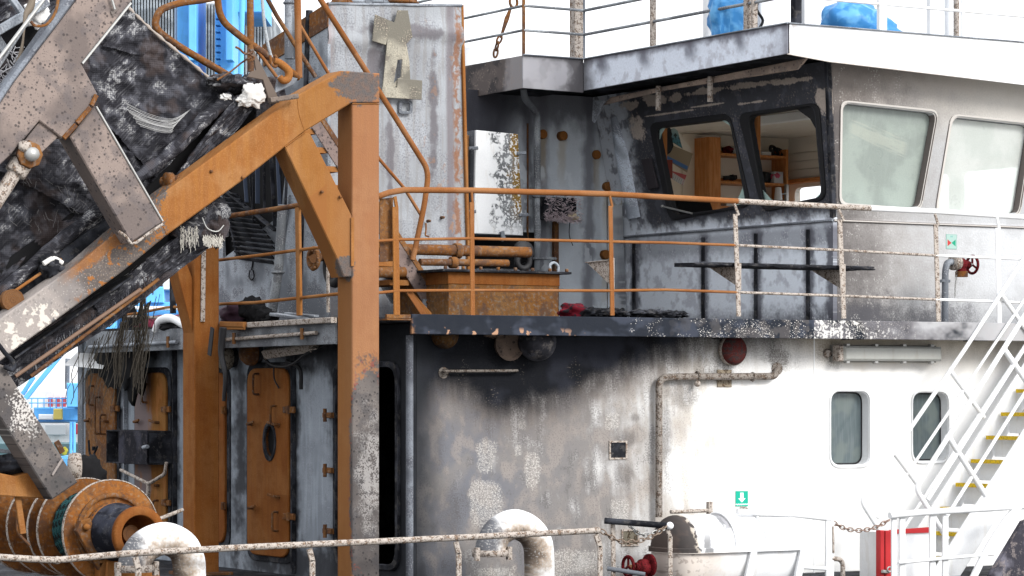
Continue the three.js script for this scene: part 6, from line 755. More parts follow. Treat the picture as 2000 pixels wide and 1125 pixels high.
  part(bt, 'ash_fibres', [...Array(15).keys()].map((i) => { const q = i / 14, R = rng(i + 3); return sweep(curve([[238 + 30 * q + R() * 8, 200 + 46 * q], [290 + 26 * q, 222 + 36 * q + R() * 3], [335 - 2 * q + R() * 6, 232 + 26 * q], [372 - 40 * q, 214 + 40 * q]].map(([x, y]) => B(x, y, BB + 0.075)), 12), 0.0014 + 0.0018 * R(), 4, false); }), plain(0.36, 0.36, 0.36, 0.95), { kind: 'stuff' });
  part(bt, 'torn_fibres', fibres(90, 16, (R) => { const k = R(); return B(-10 + 260 * k + R() * 20, 310 + 60 * k + R() * 120, BB + 0.02); }, (p, R) => p.clone().add(V((R() - 0.3) * 0.10, -R() * 0.10, R() * 0.03)), 0.0014), plain(0.14, 0.135, 0.135, 0.95), { kind: 'stuff' });
  part(bt, 'belt_lump', [blob(B(445, 160, 0.2), 0.16, 0.07, 0.12, 0.6, 51, 4), blob(B(488, 166, 0.15), 0.12, 0.07, 0.12, 0.6, 52, 4)], M.char);
  settle(bt);
  // lower edge frame and rollers
  const fr = thing('belt_frame', 'dark scorched belt frame rail with rollers behind the sloping beam', 'conveyor frame'); part(fr, 'rail', bar(B(-30, 612, 0.22), B(262, 418, 0.22), 0.06, 0.19, UP), M.soot); part(fr, 'thin_pipe', rod(B(-20, 602, 0.36), B(120, 506, 0.36), 0.012), M.rust); part(fr, 'cross_plate', slab([[0, 610], [60, 560], [210, 455], [230, 440], [60, 590], [0, 650]].map(([x, y]) => B(x, y, 0.1)), V(0, 0, -0.03)), M.black);
  part(fr, 'roller', [rod(B(14, 588, 0.2), B(26, 586, 0.5), 0.085, 16)], M.brown); part(fr, 'roller_bracket', [blob(B(100, 520, 0.38), 0.09, 0.09, 0.08, 0.5, 5, 3), rod(B(96, 512, 0.42), B(122, 528, 0.42), 0.035)], M.soot); part(fr, 'bracket_pipe', sweep(curve([[85, 515], [105, 505], [122, 514]].map(([x, y]) => B(x, y, 0.44)), 8), 0.02, 8), M.ashWhite); part(fr, 'roller_end', [rod(B(318, 356, 0.3), B(352, 352, 0.45), 0.045, 12), lathe([[0.0005, 0.03], [0.07, 0.025], [0.07, -0.03], [0.0005, -0.03]], B(330, 354, 0.4), XX, 14)], M.brown); settle(fr);
  // return belt below the beam
  const rb = thing('return_belt', 'charred black return belt hanging below the sloping beam with burnt fibres', 'conveyor belt');
  part(rb, 'belt', [bump([[432, 398], [446, 452], [212, 640], [180, 590]], 0.30, 50, 0.05, 21, 0.09)], M.char); part(rb, 'dark_gap_sheet', slab([[330, 440], [400, 400], [420, 440], [240, 600], [20, 755], [-60, 790], [-60, 690]].map(([x, y]) => B(x, y, 0.2)), V(0, 0, -0.03)), M.black);  // black sheet added so the gap under the beam looks dark
  part(rb, 'belt_lower', [bump([[290, 520], [250, 612], [20, 765], [-40, 700]], 0.28, 50, 0.05, 25, 0.09)], M.char);
  part(rb, 'end_roll', [sweep(curve([[350, 478], [385, 440], [432, 400]].map(([x, y]) => B(x, y, 0.22)), 14), (k) => 0.11 + 0.02 * Math.sin(k * 9), 14), blob(B(418, 448, 0.25), 0.10, 0.13, 0.12, 0.5, 61, 4)], M.char);
  part(rb, 'white_ash', [fibres(110, 18, (R) => B(352 + R() * 34, 440 + R() * 30, 0.42), (p, R) => p.clone().add(V((R() - 0.5) * 0.03, -0.01 - R() * R() * 0.13, 0.01)), 0.002), fibres(110, 19, (R) => B(395 + R() * 40, 466 + R() * 8 - R() * 10, 0.42), (p, R) => p.clone().add(V((R() - 0.5) * 0.05, -0.02 - R() * 0.05, 0.01)), 0.003)], plain(0.42, 0.40, 0.36, 0.95), { kind: 'stuff' });
  part(rb, 'hose', rod(B(30, 735, 0.50), B(275, 565, 0.50), 0.016), plain(0.16, 0.10, 0.07)); part(rb, 'hose', rod(B(60, 735, 0.48), B(310, 545, 0.48), 0.014), M.brown); part(rb, 'tray', bar(B(20, 700, 0.34), B(250, 540, 0.34), 0.2, 0.02), M.soot); part(rb, 'wire_loop', sweep(curve([[395, 425], [405, 446], [425, 452], [437, 440]].map(([x, y]) => B(x, y, 0.44)), 10), 0.006, 5), M.steel);
  part(rb, 'burnt_fringe', [fibres(160, 23, (R) => { const k = R(); return B(60 + 230 * k + R() * 10, 690 - 160 * k + R() * 20, 0.46); }, (p, R) => p.clone().add(V((R() - 0.5) * 0.04, -0.03 - R() * 0.08, 0.01)), 0.004)], M.char, { kind: 'stuff' }); settle(rb);
  // hanging burnt wires
  const R = rng(44); const wires = []; for (let i = 0; i < 40; i++) { const x = 150 + Math.pow(R(), 0.8) * 165, yt = 640 - (x - 210) * 0.72 + 8; wires.push(strand(B(x, yt, 0.25 + R() * 0.1), B(x - 14 - R() * 26, Math.min(yt + 60 + R() * 160, 790), 0.2), 0.002 + R() * 0.0018, R, 0.03)); }
  for (let i = 0; i < 46; i++) { const x = 274 + R() * 10, xb = 258 + R() * 22; wires.push(strand(B(x, 575, 0.25), B(xb, 720 + R() * 50, 0.15), 0.0026, R, 0.03)); } for (let i = 0; i < 24; i++) { const x = 240 + R() * 8; wires.push(strand(B(x, 610, 0.25), B(232 + R() * 14 - 10, 720 + R() * 40, 0.15), 0.0026, R, 0.03)); }
  const hw = solo('hanging_wires', wires, plain(0.04, 0.034, 0.027, 0.9), 'bundle of thin burnt wires hanging from the return belt to the doors', 'wires'); hw.userData.kind = 'stuff';
  // debris and frames in the top left corner
  const tl = thing('burnt_conveyor_frame', 'tangle of burnt frame bars and charred belting in the upper left corner', 'conveyor frame');
  part(tl, 'charred_sheet', [bump([[-60, -30], [170, -20], [40, 120], [-60, 250]], -0.05, 50, 0.14, 33)], M.char); part(tl, 'frame_bar', bar(B(16, -12, 0.3), B(46, 30, 0.3), 0.05, 0.05, ZZ), M.zinc); part(tl, 'frame_bar', bar(B(-14, 66, 0.3), B(92, 4, 0.3), 0.07, 0.06, ZZ), M.zinc); part(tl, 'frame_bar', bar(B(-8, 74, 0.25), B(8, 98, 0.25), 0.07, 0.05, ZZ), M.zinc); part(tl, 'frame_bar', bar(B(130, -10, 0.4), B(138, 12, 0.4), 0.05, 0.05, ZZ), M.brown);
  part(tl, 'dark_pocket', blob(B(34, 62, 0.08), 0.2, 0.12, 0.04, 0.3, 3, 3), M.black); part(tl, 'white_ash', [blob(B(72, 26, 0.2), 0.09, 0.10, 0.05, 0.7, 71, 4), blob(B(78, -2, 0.2), 0.06, 0.05, 0.05, 0.7, 72, 3)], plain(0.72, 0.72, 0.72, 0.95));
  part(tl, 'ash_fibres', fibres(120, 27, (R2) => B(-10 + R2() * 60, 90 + R2() * 90 - 0, 0.18), (p, R2) => p.clone().add(V((R2() - 0.5) * 0.14, (R2() - 0.5) * 0.16, 0.05 * R2())), 0.004), plain(0.5, 0.5, 0.52, 0.95), { kind: 'stuff' }); settle(tl);
  solo('wire_rope', sweep([B(93, -10, 0.84), B(-20, 138, 0.84)], 0.014, 7), M.steel, 'pale wire rope crossing the upper left corner, upper of two', 'rope'); solo('wire_rope', sweep([B(70, 18, 0.83), B(-20, 158, 0.83)], 0.013, 7), M.galv, 'grey wire rope crossing the upper left corner, lower of two', 'rope'); solo('cable', sweep(curve([[115, -10], [108, 24], [90, 48], [68, 50], [60, 42]].map(([x, y]) => B(x, y, 0.84)), 16), 0.012, 6), M.brown, 'curved rusty cable in front of the upper left ash heap', 'cable'); solo('strap', sweep(curve([[66, -8], [58, 16], [50, 30], [46, 70], [40, 110], [34, 138]].map(([x, y]) => B(x, y, 0.5)), 16), (k) => 0.02 + 0.012 * Math.sin(k * 8), 6), plain(0.16, 0.13, 0.10), 'ragged brown strap hanging in the upper left corner', 'strap');
}

// ------------------------------------------------------------------ ladder behind the gantry, its rails, loose handrails
{
  const bs = -1.55, P = (x, y, b = bs) => PB(x, y, b), t = thing('deck_ladder', 'steep steel ladder with rusty treads and tall orange handrails behind the gantry', 'ladder');
  part(t, 'stringer', slab([[596, 228], [622, 222], [852, 574], [846, 592], [826, 590]].map(([x, y]) => P(x, y)), V(0, 0, -0.012), [], 0.003), tile('blister', 1, 192, 0.003, { color: new THREE.Color().setRGB(0.72, 0.62, 0.6) })); part(t, 'stringer_lip', bar(P(622, 222), P(852, 574), 0.05, 0.012, ZZ), M.brown);
  part(t, 'foot', slab([[826, 584], [845, 584], [846, 618], [824, 618]].map(([x, y]) => P(x, y, bs + 0.01)), V(0, 0, -0.012)), M.zinc); part(t, 'foot_bolt', ball(P(835, 590, bs + 0.02), 0.014), M.brown);
  for (let i = 0; i < 9; i++) part(t, 'tread', [bar(P(600 + i * 22.5, 268 + i * 37 - 12, bs - 0.02), P(600 + i * 22.5 + 2, 268 + i * 37 - 12, bs - 0.02).add(V(0, 0, -0.55)), 0.2, 0.05)], M.rust);
  part(t, 'stringer', slab([[596, 228], [622, 222], [852, 574], [846, 592], [826, 590]].map(([x, y]) => P(x, y).add(V(0, 0, -0.58))), V(0, 0, -0.012), [], 0.003), M.zinc);
  part(t, 'handrail', sweep(bend([[612, -30], [620, -10], [716, 140], [832, 325], [836, 345], [829, 400], [806, 508]].map(([x, y]) => P(x, y, bs + 0.05)), 0.12), 0.026, 10), M.paleRust);
  part(t, 'mid_rail', sweep([[585, 48], [740, 310], [790, 368], [822, 420]].map(([x, y]) => P(x, y, bs + 0.03)), 0.016, 8), M.paleRust); settle(t);
  const Q = (x, y, b = -0.6) => PB(x, y, b);
  const lr = thing('platform_railing', 'bent rusty railing of the upper platform left of the casing', 'railing'); part(lr, 'handrail', sweep(bend([[414, -60], [424, -10], [430, 38], [470, 72], [585, 152]].map(([x, y]) => Q(x, y)), 0.25, 8), 0.03, 10), M.brown); part(lr, 'post', rod(Q(580, -60), Q(584, 152), 0.03, 10), M.paleRust); part(lr, 'post', rod(Q(488, -60), Q(490, 140), 0.03, 10), M.brown); part(lr, 'mid_rail', sweep([[518, -10], [540, 30], [590, 110], [616, 150]].map(([x, y]) => Q(x, y, -0.9)), 0.02, 8), M.brown); part(lr, 'mid_rail', sweep([[502, 98], [540, 150]].map(([x, y]) => Q(x, y)), 0.016, 8), M.paleRust); settle(lr);
  solo('bent_pipe', sweep(bend([[460, -16], [400, 0], [350, 5], [310, 20], [302, 48], [310, 62], [345, 88], [450, 150]].map(([x, y]) => Q(x, y, -0.3)), 0.2, 7), 0.03, 10), M.brown, 'bent brown handrail loop in front of the blue tower at upper left', 'handrail');
}

// ------------------------------------------------------------------ winch on the main deck
{
  const c0 = PB(272, 1044, 0.36), ax = c0.x, ay = c0.y, O = (b) => V(ax, ay, b), t = thing('mooring_winch', 'rusty mooring winch with round flanges and a drum of dark green rope', 'winch');
  const disc = (b, r, th = 0.03) => lathe([[0.05, th], [r - 0.012, th], [r, th - 0.012], [r, 0.012], [r - 0.012, 0], [0.05, 0]], O(b), ZZ, 48);
  for (const [b, r] of [[-0.21, 0.42], [-0.74, 0.42], [-1.0, 0.40], [-1.4, 0.42], [-1.9, 0.42]]) { const f = part(t, 'flange', disc(b, r), tile('brown', 2, 128, 0.003, { color: b > -0.5 ? new THREE.Color().setRGB(1.35, 1.2, 0.95) : new THREE.Color().setRGB(1.0, 0.9, 0.75) })); part(f, 'rim', lathe([[r - 0.004, 0.002], [r + 0.004, 0.006], [r + 0.004, 0.026], [r - 0.004, 0.03]], O(b), ZZ, 48), M.flake); }
  part(t, 'flange_ring', lathe([[0.28, 0.0], [0.28, 0.028], [0.315, 0.028], [0.315, 0.0]], O(-0.178), ZZ, 40), M.brown);
  const dr = part(t, 'drum', lathe([[0.19, 0.01], [0.19, 0.5]], O(-0.72), ZZ, 32), M.brown); const rope = []; const R = rng(2);
  for (let l = 0; l < 2; l++) for (let k = 0; k < 9; k++) rope.push(torus(O(-0.69 + k * 0.052 + (l % 2) * 0.026), V((R() - 0.5) * 0.12, (R() - 0.5) * 0.12, 1).normalize(), 0.245 + l * 0.04 + R() * 0.012, 0.026, 30, 7)); part(t, 'rope', rope, surf(paint(128, 128, (u, v, o) => { const n = fb(u * 30, v * 30, 3, 4, 30), m = fb(u * 5, v * 5, 3, 9, 5); set(o, [0.012, 0.05, 0.055]); mx(o, [0.04, 0.11, 0.11], sm(0.45, 0.7, n)); mx(o, [0.01, 0.012, 0.012], sm(0.5, 0.7, m)); o[4] = n; o[3] = 0.9; }, 0.25), 0.01), { kind: 'stuff' });
  part(t, 'drum', lathe([[0.24, 0], [0.24, 0.9]], O(-1.88), ZZ, 28), M.brown); part(t, 'shaft', rod(O(-2.6), O(0.2), 0.07, 16), M.brown);
  part(t, 'bearing', [lathe([[0.10, 0], [0.22, 0.0], [0.24, 0.02], [0.24, 0.10], [0.20, 0.13], [0.1, 0.13]], O(-0.175), ZZ, 30), box(ax - 0.16, ax + 0.12, YM, ay, -0.15, -0.05)], M.rust); part(t, 'bearing_bracket', [slab([V(ax - 0.32, ay + 0.10, -0.05), V(ax - 0.24, ay + 0.12, -0.05), V(ax - 0.1, ay - 0.2, -0.05), V(ax - 0.16, ay - 0.3, -0.05), V(ax - 0.36, ay + 0.02, -0.05)], V(0, 0, -0.06), [], 0.006)], M.brown); part(t, 'bolt', lathe([[0.0005, 0.04], [0.025, 0.035], [0.03, 0], [0.0005, 0]], V(ax - 0.28, ay + 0.05, -0.05), ZZ, 10), M.rust);
  part(t, 'warping_head', lathe([[0.24, -0.10], [0.235, 0.0], [0.205, 0.10], [0.185, 0.2], [0.19, 0.30], [0.21, 0.36]], O(-0.02), ZZ, 40), tile('soot', 2, 192, 0.002, { color: new THREE.Color().setRGB(0.9, 0.95, 1.1) })); part(t, 'warping_rim', lathe([[0.21, 0.33], [0.225, 0.35], [0.225, 0.38], [0.21, 0.40], [0.16, 0.40], [0.15, 0.38], [0.15, 0.1], [0.0005, 0.1]], O(-0.02), ZZ, 40), M.deepRust);
  part(t, 'base_frame', [slab([V(ax - 0.15, YM, 0.02), V(ax + 0.35, YM, 0.02), V(ax + 0.33, YM + 0.28, 0.02), V(ax + 0.22, YM + 0.36, 0.02), V(ax - 0.12, YM + 0.36, 0.02)], V(0, 0, -0.03), [], 0.004)], M.rust); part(t, 'base_plate', box(ax - 0.5, ax + 0.4, YM + 0.001, YM + 0.05, -2.6, 0.1), M.brown);
  settle(t);
  const Q = (x, y, b = 0.55) => PB(x, y, b);
  const bs = thing('leg_base', 'slanted rust orange base plate under the scorched lower boom leg', 'base plate'); part(bs, 'plate', slab([[-60, 912], [30, 930], [72, 920], [104, 975], [-60, 965]].map(([x, y]) => Q(x, y, 0.66)), V(0, 0, -0.4), [], 0.008), M.rust); part(bs, 'top_debris', [blob(Q(20, 905, 0.4), 0.3, 0.08, 0.2, 0.5, 3, 4)], M.soot); part(bs, 'support', [bar(Q(34, 968, 0.6), Q(45, 1042, 0.6), 0.05, 0.02, ZZ)], M.rust); part(bs, 'support', sweep(curve([Q(34, 1000, 0.58), Q(36, 1040, 0.58), Q(58, 1065, 0.58)], 10), 0.012, 6), M.brown); part(bs, 'cap_rod', bar(Q(-20, 878, 0.5), Q(32, 884, 0.5), 0.05, 0.03), M.zinc); settle(bs);
  solo('burnt_bag', blob(PB(166, 928, -0.9), 0.17, 0.16, 0.14, 0.4, 23, 4), M.black, 'black burnt bag wedged behind the winch flange', 'bag'); solo('hose_coupling', lathe([[0.05, -0.06], [0.11, -0.05], [0.12, 0.0], [0.11, 0.05], [0.05, 0.06]], PB(146, 912, -0.8), V(1, 0, 0.4), 20), M.flake, 'pale round hose coupling beside the black burnt bag', 'coupling'); solo('brown_bar', bar(PB(110, 862, -0.6), PB(122, 884, -0.6), 0.05, 0.02, ZZ), M.brown, 'short brown flat bar behind the lower boom leg', 'bar'); solo('slack_rod', rod(PB(310, 1014, -0.4), PB(356, 996, -0.9), 0.016), M.flake, 'thin rusty rod between the winch and the back column', 'rod');
}
// ------------------------------------------------------------------ vents, rails and raft along the ship's side
{
  const mVent = (b, cx, cy) => { const q = PB(cx, cy, b), px = 1 / 225; return (x, y, o) => { K.white(x, y, 0, o); const n1 = fb(x * 6, y * 6, 4, 7), n2 = fb(x * 24, y * 24, 3, 17), n3 = fb(x * 75, y * 75, 2, 27), wv = (n1 - 0.5) * 40 + (n2 - 0.5) * 26, d = Math.hypot((x - q.x) / px / 0.93, (y - q.y) / px) + wv;
    const k = sm(92, 46, d + Math.max(0, q.y - y) * 14); mx(o, [0.34, 0.25, 0.17], 0.85 * k); mx(o, [0.07, 0.052, 0.042], 0.9 * sm(58, 26, d) * (0.7 + 0.4 * n2)); mx(o, [0.06, 0.05, 0.045], 0.7 * sm(0.7, 0.76, n3) * sm(80, 50, d)); const l = sm(-30, -62, (x - q.x) / px + wv * 0.5); mx(o, [0.06, 0.064, 0.078], 0.9 * l); mx(o, [0.5, 0.49, 0.47], 0.7 * sm(0.74, 0.78, n3) * Math.max(k, l)); o[4] = 0.5 + 0.3 * n2; o[3] = 0.5; }; };
  const vent = (b, pts, r, mouth, label, cx, cy) => { const P = pts.map(([x, y]) => PB(x, y, b)), bb = new THREE.Box3().setFromPoints(P), m = wallTex(320, 320, bb.min.x - 0.3, bb.max.x + 0.3, bb.min.y - 0.3, bb.max.y + 0.3, mVent(b, cx, cy), 0.002), t = thing('gooseneck_vent', label, 'vent'); part(t, 'pipe', uvXY(sweep(curve(P, 40), r, 24, false), m), m);
    part(t, 'mouth_flange', lathe([[r - 0.02, -0.02], [r + 0.025, -0.02], [r + 0.025, 0.035], [r - 0.02, 0.035]], P[0], UP, 28), M.flake); for (const k of [-1, 1]) part(t, 'clamp_bolt', [bar(P[0].clone().add(V(k * (r + 0.03), -0.05, 0.05)), P[0].clone().add(V(k * (r + 0.03), 0.06, 0.05)), 0.045, 0.045, ZZ)], M.flake); settle(t); };
  vent(0.30, [[957, 1082], [960, 1062], [974, 1038], [1005, 1024], [1036, 1038], [1050, 1062], [1053, 1090], [1053, 1190]], 0.13, 0, 'white gooseneck vent with a soot stained bend in the middle foreground', 1006, 1088);
  vent(0.62, [[262, 1112], [266, 1090], [284, 1066], [322, 1052], [356, 1068], [368, 1094], [370, 1120], [370, 1200]], 0.13, 0, 'white gooseneck vent in front of the rusty winch', 318, 1118);
  const b = 0.95, P = (x, y, bb = b) => PB(x, y, bb), row = [[-40, 1086], [60, 1092], [110, 1094], [250, 1081], [500, 1068], [750, 1057], [1000, 1045], [1168, 1036]];
  const t = thing('side_railing', 'flaking pipe railing along the ship side in the foreground', 'railing'); part(t, 'handrail', sweep(row.map(([x, y]) => P(x, y)), 0.026, 12), M.flake); part(t, 'bolted_joint', [[112, 1094], [1166, 1036]].map(([x, y]) => ball(P(x, y), 0.031)), M.flake);
  for (const [x, y] of [[268, 1082], [608, 1066], [894, 1052], [1170, 1038]]) part(t, 'post', [bar(P(x - (x > 1100 ? 6 : 4), y + 6), P(x + 2, y + 30), 0.02, 0.05, XX), bar(P(x + 2, y + 28), P(x + 2, 1200), 0.05, 0.02, ZZ)], M.flake); settle(t);
  const g = thing('gate_railing', 'short scorched dark pipe rail beside the raft canister', 'railing'), b2 = 0.75; part(g, 'handrail', rod(P(1181, 1017, b2 - 0.3), P(1308, 1027, b2 + 0.1), 0.027, 12), M.soot); part(g, 'end_cap', ball(P(1308, 1027, b2 + 0.1), 0.034), M.white); part(g, 'post', bar(P(1197, 1022, b2 - 0.28), P(1199, 1200, b2 - 0.28), 0.045, 0.02, ZZ), M.flake); part(g, 'post', [bar(P(1303, 1032, b2 + 0.08), P(1309, 1050, b2 + 0.08), 0.04, 0.02, ZZ), bar(P(1309, 1048, b2 + 0.08), P(1309, 1200, b2 + 0.08), 0.045, 0.02, ZZ)], M.flake); part(g, 'lower_rail', rod(P(1186, 1110, b2 - 0.3), P(1260, 1122, b2 - 0.1), 0.02), M.zinc); settle(g);
  solo('chain', chain(curve([[1174, 1036], [1188, 1046], [1215, 1058], [1250, 1056], [1280, 1044], [1300, 1028]].map(([x, y]) => P(x, y, 0.85)), 16), 0.05, 0.006), tile('flake', 1, 64, 0.001, { color: new THREE.Color().setRGB(0.6, 0.52, 0.46) }), 'rusty chain sagging between the foreground railing and the dark pipe rail', 'chain'); solo('chain', chain(curve([[1228, 1022], [1245, 1040], [1268, 1044], [1300, 1030]].map(([x, y]) => P(x, y, 0.55)), 14), 0.05, 0.006), M.steel, 'grey chain looped just under the dark pipe rail', 'chain');
  // small red valve at the raft
  const vb = 0.4, v = thing('deck_valve', 'small red valve with handwheel left of the raft canister', 'valve'); part(v, 'body', [blob(P(1257, 1108, vb), 0.08, 0.075, 0.07, 0.15, 6), rod(P(1240, 1107, vb), P(1262, 1108, vb), 0.04)], M.red); part(v, 'flange', lathe([[0.0005, -0.02], [0.10, -0.015], [0.10, 0.015], [0.0005, 0.02]], P(1268, 1104, vb), XX, 20), M.red); part(v, 'spindle', rod(P(1226, 1106, vb), P(1244, 1107, vb), 0.016), M.brown); part(v, 'handwheel', [torus(P(1227, 1106, vb), XX, 0.085, 0.015), ...[0, 1, 2].map((i) => { const a = i * 2.09, o = P(1227, 1106, vb); return rod(o, o.clone().add(V(0, Math.cos(a) * 0.083, Math.sin(a) * 0.083)), 0.011); })], M.red); part(v, 'outlet', rod(P(1257, 1110, vb), P(1257, 1200, vb), 0.035), M.red); settle(v);
  // raft canister: two half shells with a seam flange, axis along the ship
  const rb = 0.35, cy = P(1300, 1073, rb).y, xa = P(1288, 1070, rb).x, xb = P(1546, 1070, rb).x, Rr = 0.30; const raft = thing('raft_canister', 'white liferaft canister with a fire blackened rounded end', 'liferaft');
  const burn = wallTex(640, 384, xa - 0.05, xb + 0.05, cy - 0.5, cy + 0.5, (x, y, o) => { K.white(x, y, 0, o); dk(o, 1.04); const n1 = fb(x * 5, y * 5, 4, 3), n2 = fb(x * 22, y * 22, 3, 13), n3 = fb(x * 60, y * 60, 2, 23), wv = (n1 - 0.5) * 0.5 + (n2 - 0.5) * 0.35, u = x - xa; if (y > cy - 0.02) { const k = sm(0.23, 0.19, u + wv * 0.12); mx(o, [0.035, 0.028, 0.026], 0.97 * k); mx(o, [0.10, 0.075, 0.065], 0.6 * k * sm(0.5, 0.7, n1)); mx(o, [0.45, 0.40, 0.34], 0.75 * sm(0.05, 0.02, Math.abs(u - 0.215 + wv * 0.12)) * sm(0.45, 0.55, n2)); mx(o, [0.12, 0.12, 0.125], 0.85 * sm(0.06, 0.03, Math.abs(u - 0.30 - (y - cy) * 0.15) + wv * 0.05) * sm(cy + 0.30, cy + 0.05, y)); mx(o, [0.10, 0.10, 0.11], 0.85 * sm(0.07, 0.03, Math.abs(u - 0.57) + wv * 0.08) * sm(0.12, 0.2, y - cy + wv * 0.2)); mx(o, [0.35, 0.35, 0.37], 0.5 * sm(0.25, 0.1, Math.abs(u - 0.5) + wv * 0.3) * sm(0.5, 0.65, n2)); } else { mx(o, [0.58, 0.50, 0.43], 0.8 * sm(0.9, 0.1, u + wv * 0.5)); mx(o, [0.22, 0.17, 0.14], 0.5 * sm(0.62, 0.7, n2) * sm(0.5, 0.1, u)); } o[3] = 0.4 + 0.5 * sm(0.3, 0.1, o[0]); }, 0.001);
  const shell = (th0, th1, ra) => { const L = xb - xa, prof = []; for (let i = 0; i <= 10; i++) { const a = i / 10 * Math.PI / 2; prof.push([ra * Math.sin(a), 0.17 * (1 - Math.cos(a))]); } for (let i = 1; i < 12; i++) prof.push([ra + 0.004 * Math.sin(i * 2.2), 0.17 + (L - 0.34) * i / 12]); for (let i = 0; i <= 10; i++) { const a = i / 10 * Math.PI / 2; prof.push([ra * Math.cos(a), L - 0.17 + 0.17 * Math.sin(a)]); } const pos = [], n = 24; const pt = (q, a) => V(xa + q[1], cy + q[0] * Math.sin(a) * (Math.sin(a) < 0 ? 1.5 : 1), rb + q[0] * Math.cos(a)); for (let i = 0; i < prof.length - 1; i++) for (let k = 0; k < n; k++) { const a = th0 + (th1 - th0) * k / n, d = th0 + (th1 - th0) * (k + 1) / n, A = pt(prof[i], a), Bq = pt(prof[i], d), C = pt(prof[i + 1], d), E = pt(prof[i + 1], a); for (const p of [A, E, C, A, C, Bq]) pos.push(p.x, p.y, p.z); } let gg = new THREE.BufferGeometry(); gg.setAttribute('position', new THREE.Float32BufferAttribute(pos, 3)); gg = mergeVertices(gg); gg.computeVertexNormals(); return uvXY(gg, burn); };
  part(raft, 'upper_shell', shell(0, Math.PI, Rr), burn); part(raft, 'lower_shell', shell(Math.PI, 2 * Math.PI, Rr - 0.012), burn);
  const fl = []; for (let i = 0; i <= 40; i++) { const a = i / 40 * 2 * Math.PI, k = 0.22; const ct = Math.cos(a), sn = Math.sin(a); fl.push(V((xa + xb) / 2 + Math.sign(ct) * ((xb - xa) / 2 - k + (k + 0.03) * Math.abs(ct)), cy + 0.02, rb + sn * (Rr + 0.035))); } part(raft, 'seam_flange', uvXY(slab(fl, V(0, -0.045, 0), [], 0.006), burn), burn);
  for (const f of [0.43, 0.66]) part(raft, 'strap', (() => { const q = []; for (let i = 0; i <= 24; i++) { const a = i / 24 * Math.PI; q.push(V(xa + (xb - xa) * f, cy + (Rr + 0.006) * Math.sin(a), rb + (Rr + 0.006) * Math.cos(a))); } return sweep(q, 0.014, 6); })(), M.white); for (const x of [0.52, 0.9]) part(raft, 'cradle', slab([V(xa + (xb - xa) * x, cy - 0.03, rb + 0.33), V(xa + (xb - xa) * x + 0.07, cy - 0.03, rb + 0.33), V(xa + (xb - xa) * x - 0.05, cy - 0.6, rb + 0.3), V(xa + (xb - xa) * x - 0.12, cy - 0.6, rb + 0.3)], V(0, 0, -0.03)), M.white); part(raft, 'lashing', blob(V(xa + (xb - xa) * 0.63, cy + Rr + 0.02, rb), 0.06, 0.035, 0.05, 0.6, 9, 3), M.flake); settle(raft);
  // white rails right of the raft
  const mw = M.white, w = thing('white_railing', 'white pipe railing with rust streaks right of the raft canister', 'railing'), b3 = 0.5; part(w, 'handrail', sweep([[1440, 999], [1540, 1004], [1622, 1013]].map(([x, y]) => P(x, y, b3)), 0.026, 12), mw); part(w, 'post', bar(P(1620, 1012, b3), P(1620, 1200, b3), 0.09, 0.03, ZZ), mw); part(w, 'mid_rail', rod(P(1540, 1106, b3), P(1618, 1111, b3), 0.018), mw); part(w, 'rust_streak', bar(P(1627, 1028, b3 + 0.02), P(1628, 1080, b3 + 0.02), 0.02, 0.012, ZZ), M.flake); part(w, 'stub_pipe', sweep(bend([[1624, 1091], [1640, 1092], [1646, 1100], [1646, 1190]].map(([x, y]) => P(x, y, b3)), 0.04), 0.022, 9), M.flake); settle(w);
  solo('chain', chain(curve([[1626, 1020], [1650, 1032], [1680, 1036], [1710, 1030], [1736, 1016]].map(([x, y]) => P(x, y, 0.5)), 14), 0.05, 0.0055), tile('flake', 1, 64, 0, { color: new THREE.Color().setRGB(0.8, 0.65, 0.6) }), 'thin pale red chain hanging between the two white railings at lower right', 'chain');
  const r2 = thing('stair_railing', 'white railing in front of the red framed locker at the foot of the stair', 'railing'), b4 = 1.0; part(r2, 'handrail', sweep([[1738, 1007], [1800, 1001], [2060, 985]].map(([x, y]) => P(x, y, b4)), 0.030, 12), mw); for (const [x, wd] of [[1746, 0.045], [1762, 0.05], [1821, 0.055], [1846, 0.05]]) part(r2, 'post', bar(P(x, 1006, b4 - 0.03), P(x, 1200, b4 - 0.03), wd * 1.3, 0.025, ZZ), mw); part(r2, 'mid_rail', rod(P(1755, 1099, b4), P(1940, 1082, b4), 0.016), mw); part(r2, 'bent_stay', sweep(curve([[1990, 990], [1970, 1010], [1930, 1070], [1900, 1130]].map(([x, y]) => P(x, y, b4)), 14), 0.035, 9), mw); settle(r2);
  const lk = thing('fire_locker', 'white locker with bright red frame at the foot of the white stair', 'locker'), b5 = 0.62, p0 = P(1719, 1036, b5), p1 = P(1816, 1180, b5), dz = -0.35; part(lk, 'body', box(p0.x + 0.04, p1.x, YM, p0.y - 0.02, b5 + dz, b5 - 0.01), mw); part(lk, 'frame_post', box(p0.x, p0.x + 0.045, YM, p0.y, b5 - 0.06, b5 + 0.006), M.redPaint); part(lk, 'frame_post', box(p0.x + 0.055, p0.x + 0.13, YM, p0.y - 0.004, b5 - 0.05, b5 + 0.012), M.redPaint); part(lk, 'frame_top', slab([V(p0.x + 0.131, p0.y - 0.035, b5 + 0.004), V(p1.x, p0.y - 0.035, b5 + 0.004), V(p1.x, P(1812, 1030, b5).y, b5 + 0.004), V(p0.x + 0.131, p0.y, b5 + 0.004)], V(0, 0, -0.04)), M.redPaint); part(lk, 'latch', [bar(P(1723, 1116, b5 + 0.03), P(1736, 1117, b5 + 0.03), 0.03, 0.03), torus(P(1737, 1112, b5 + 0.05), ZZ, 0.022, 0.007)], M.steel); settle(lk);
}
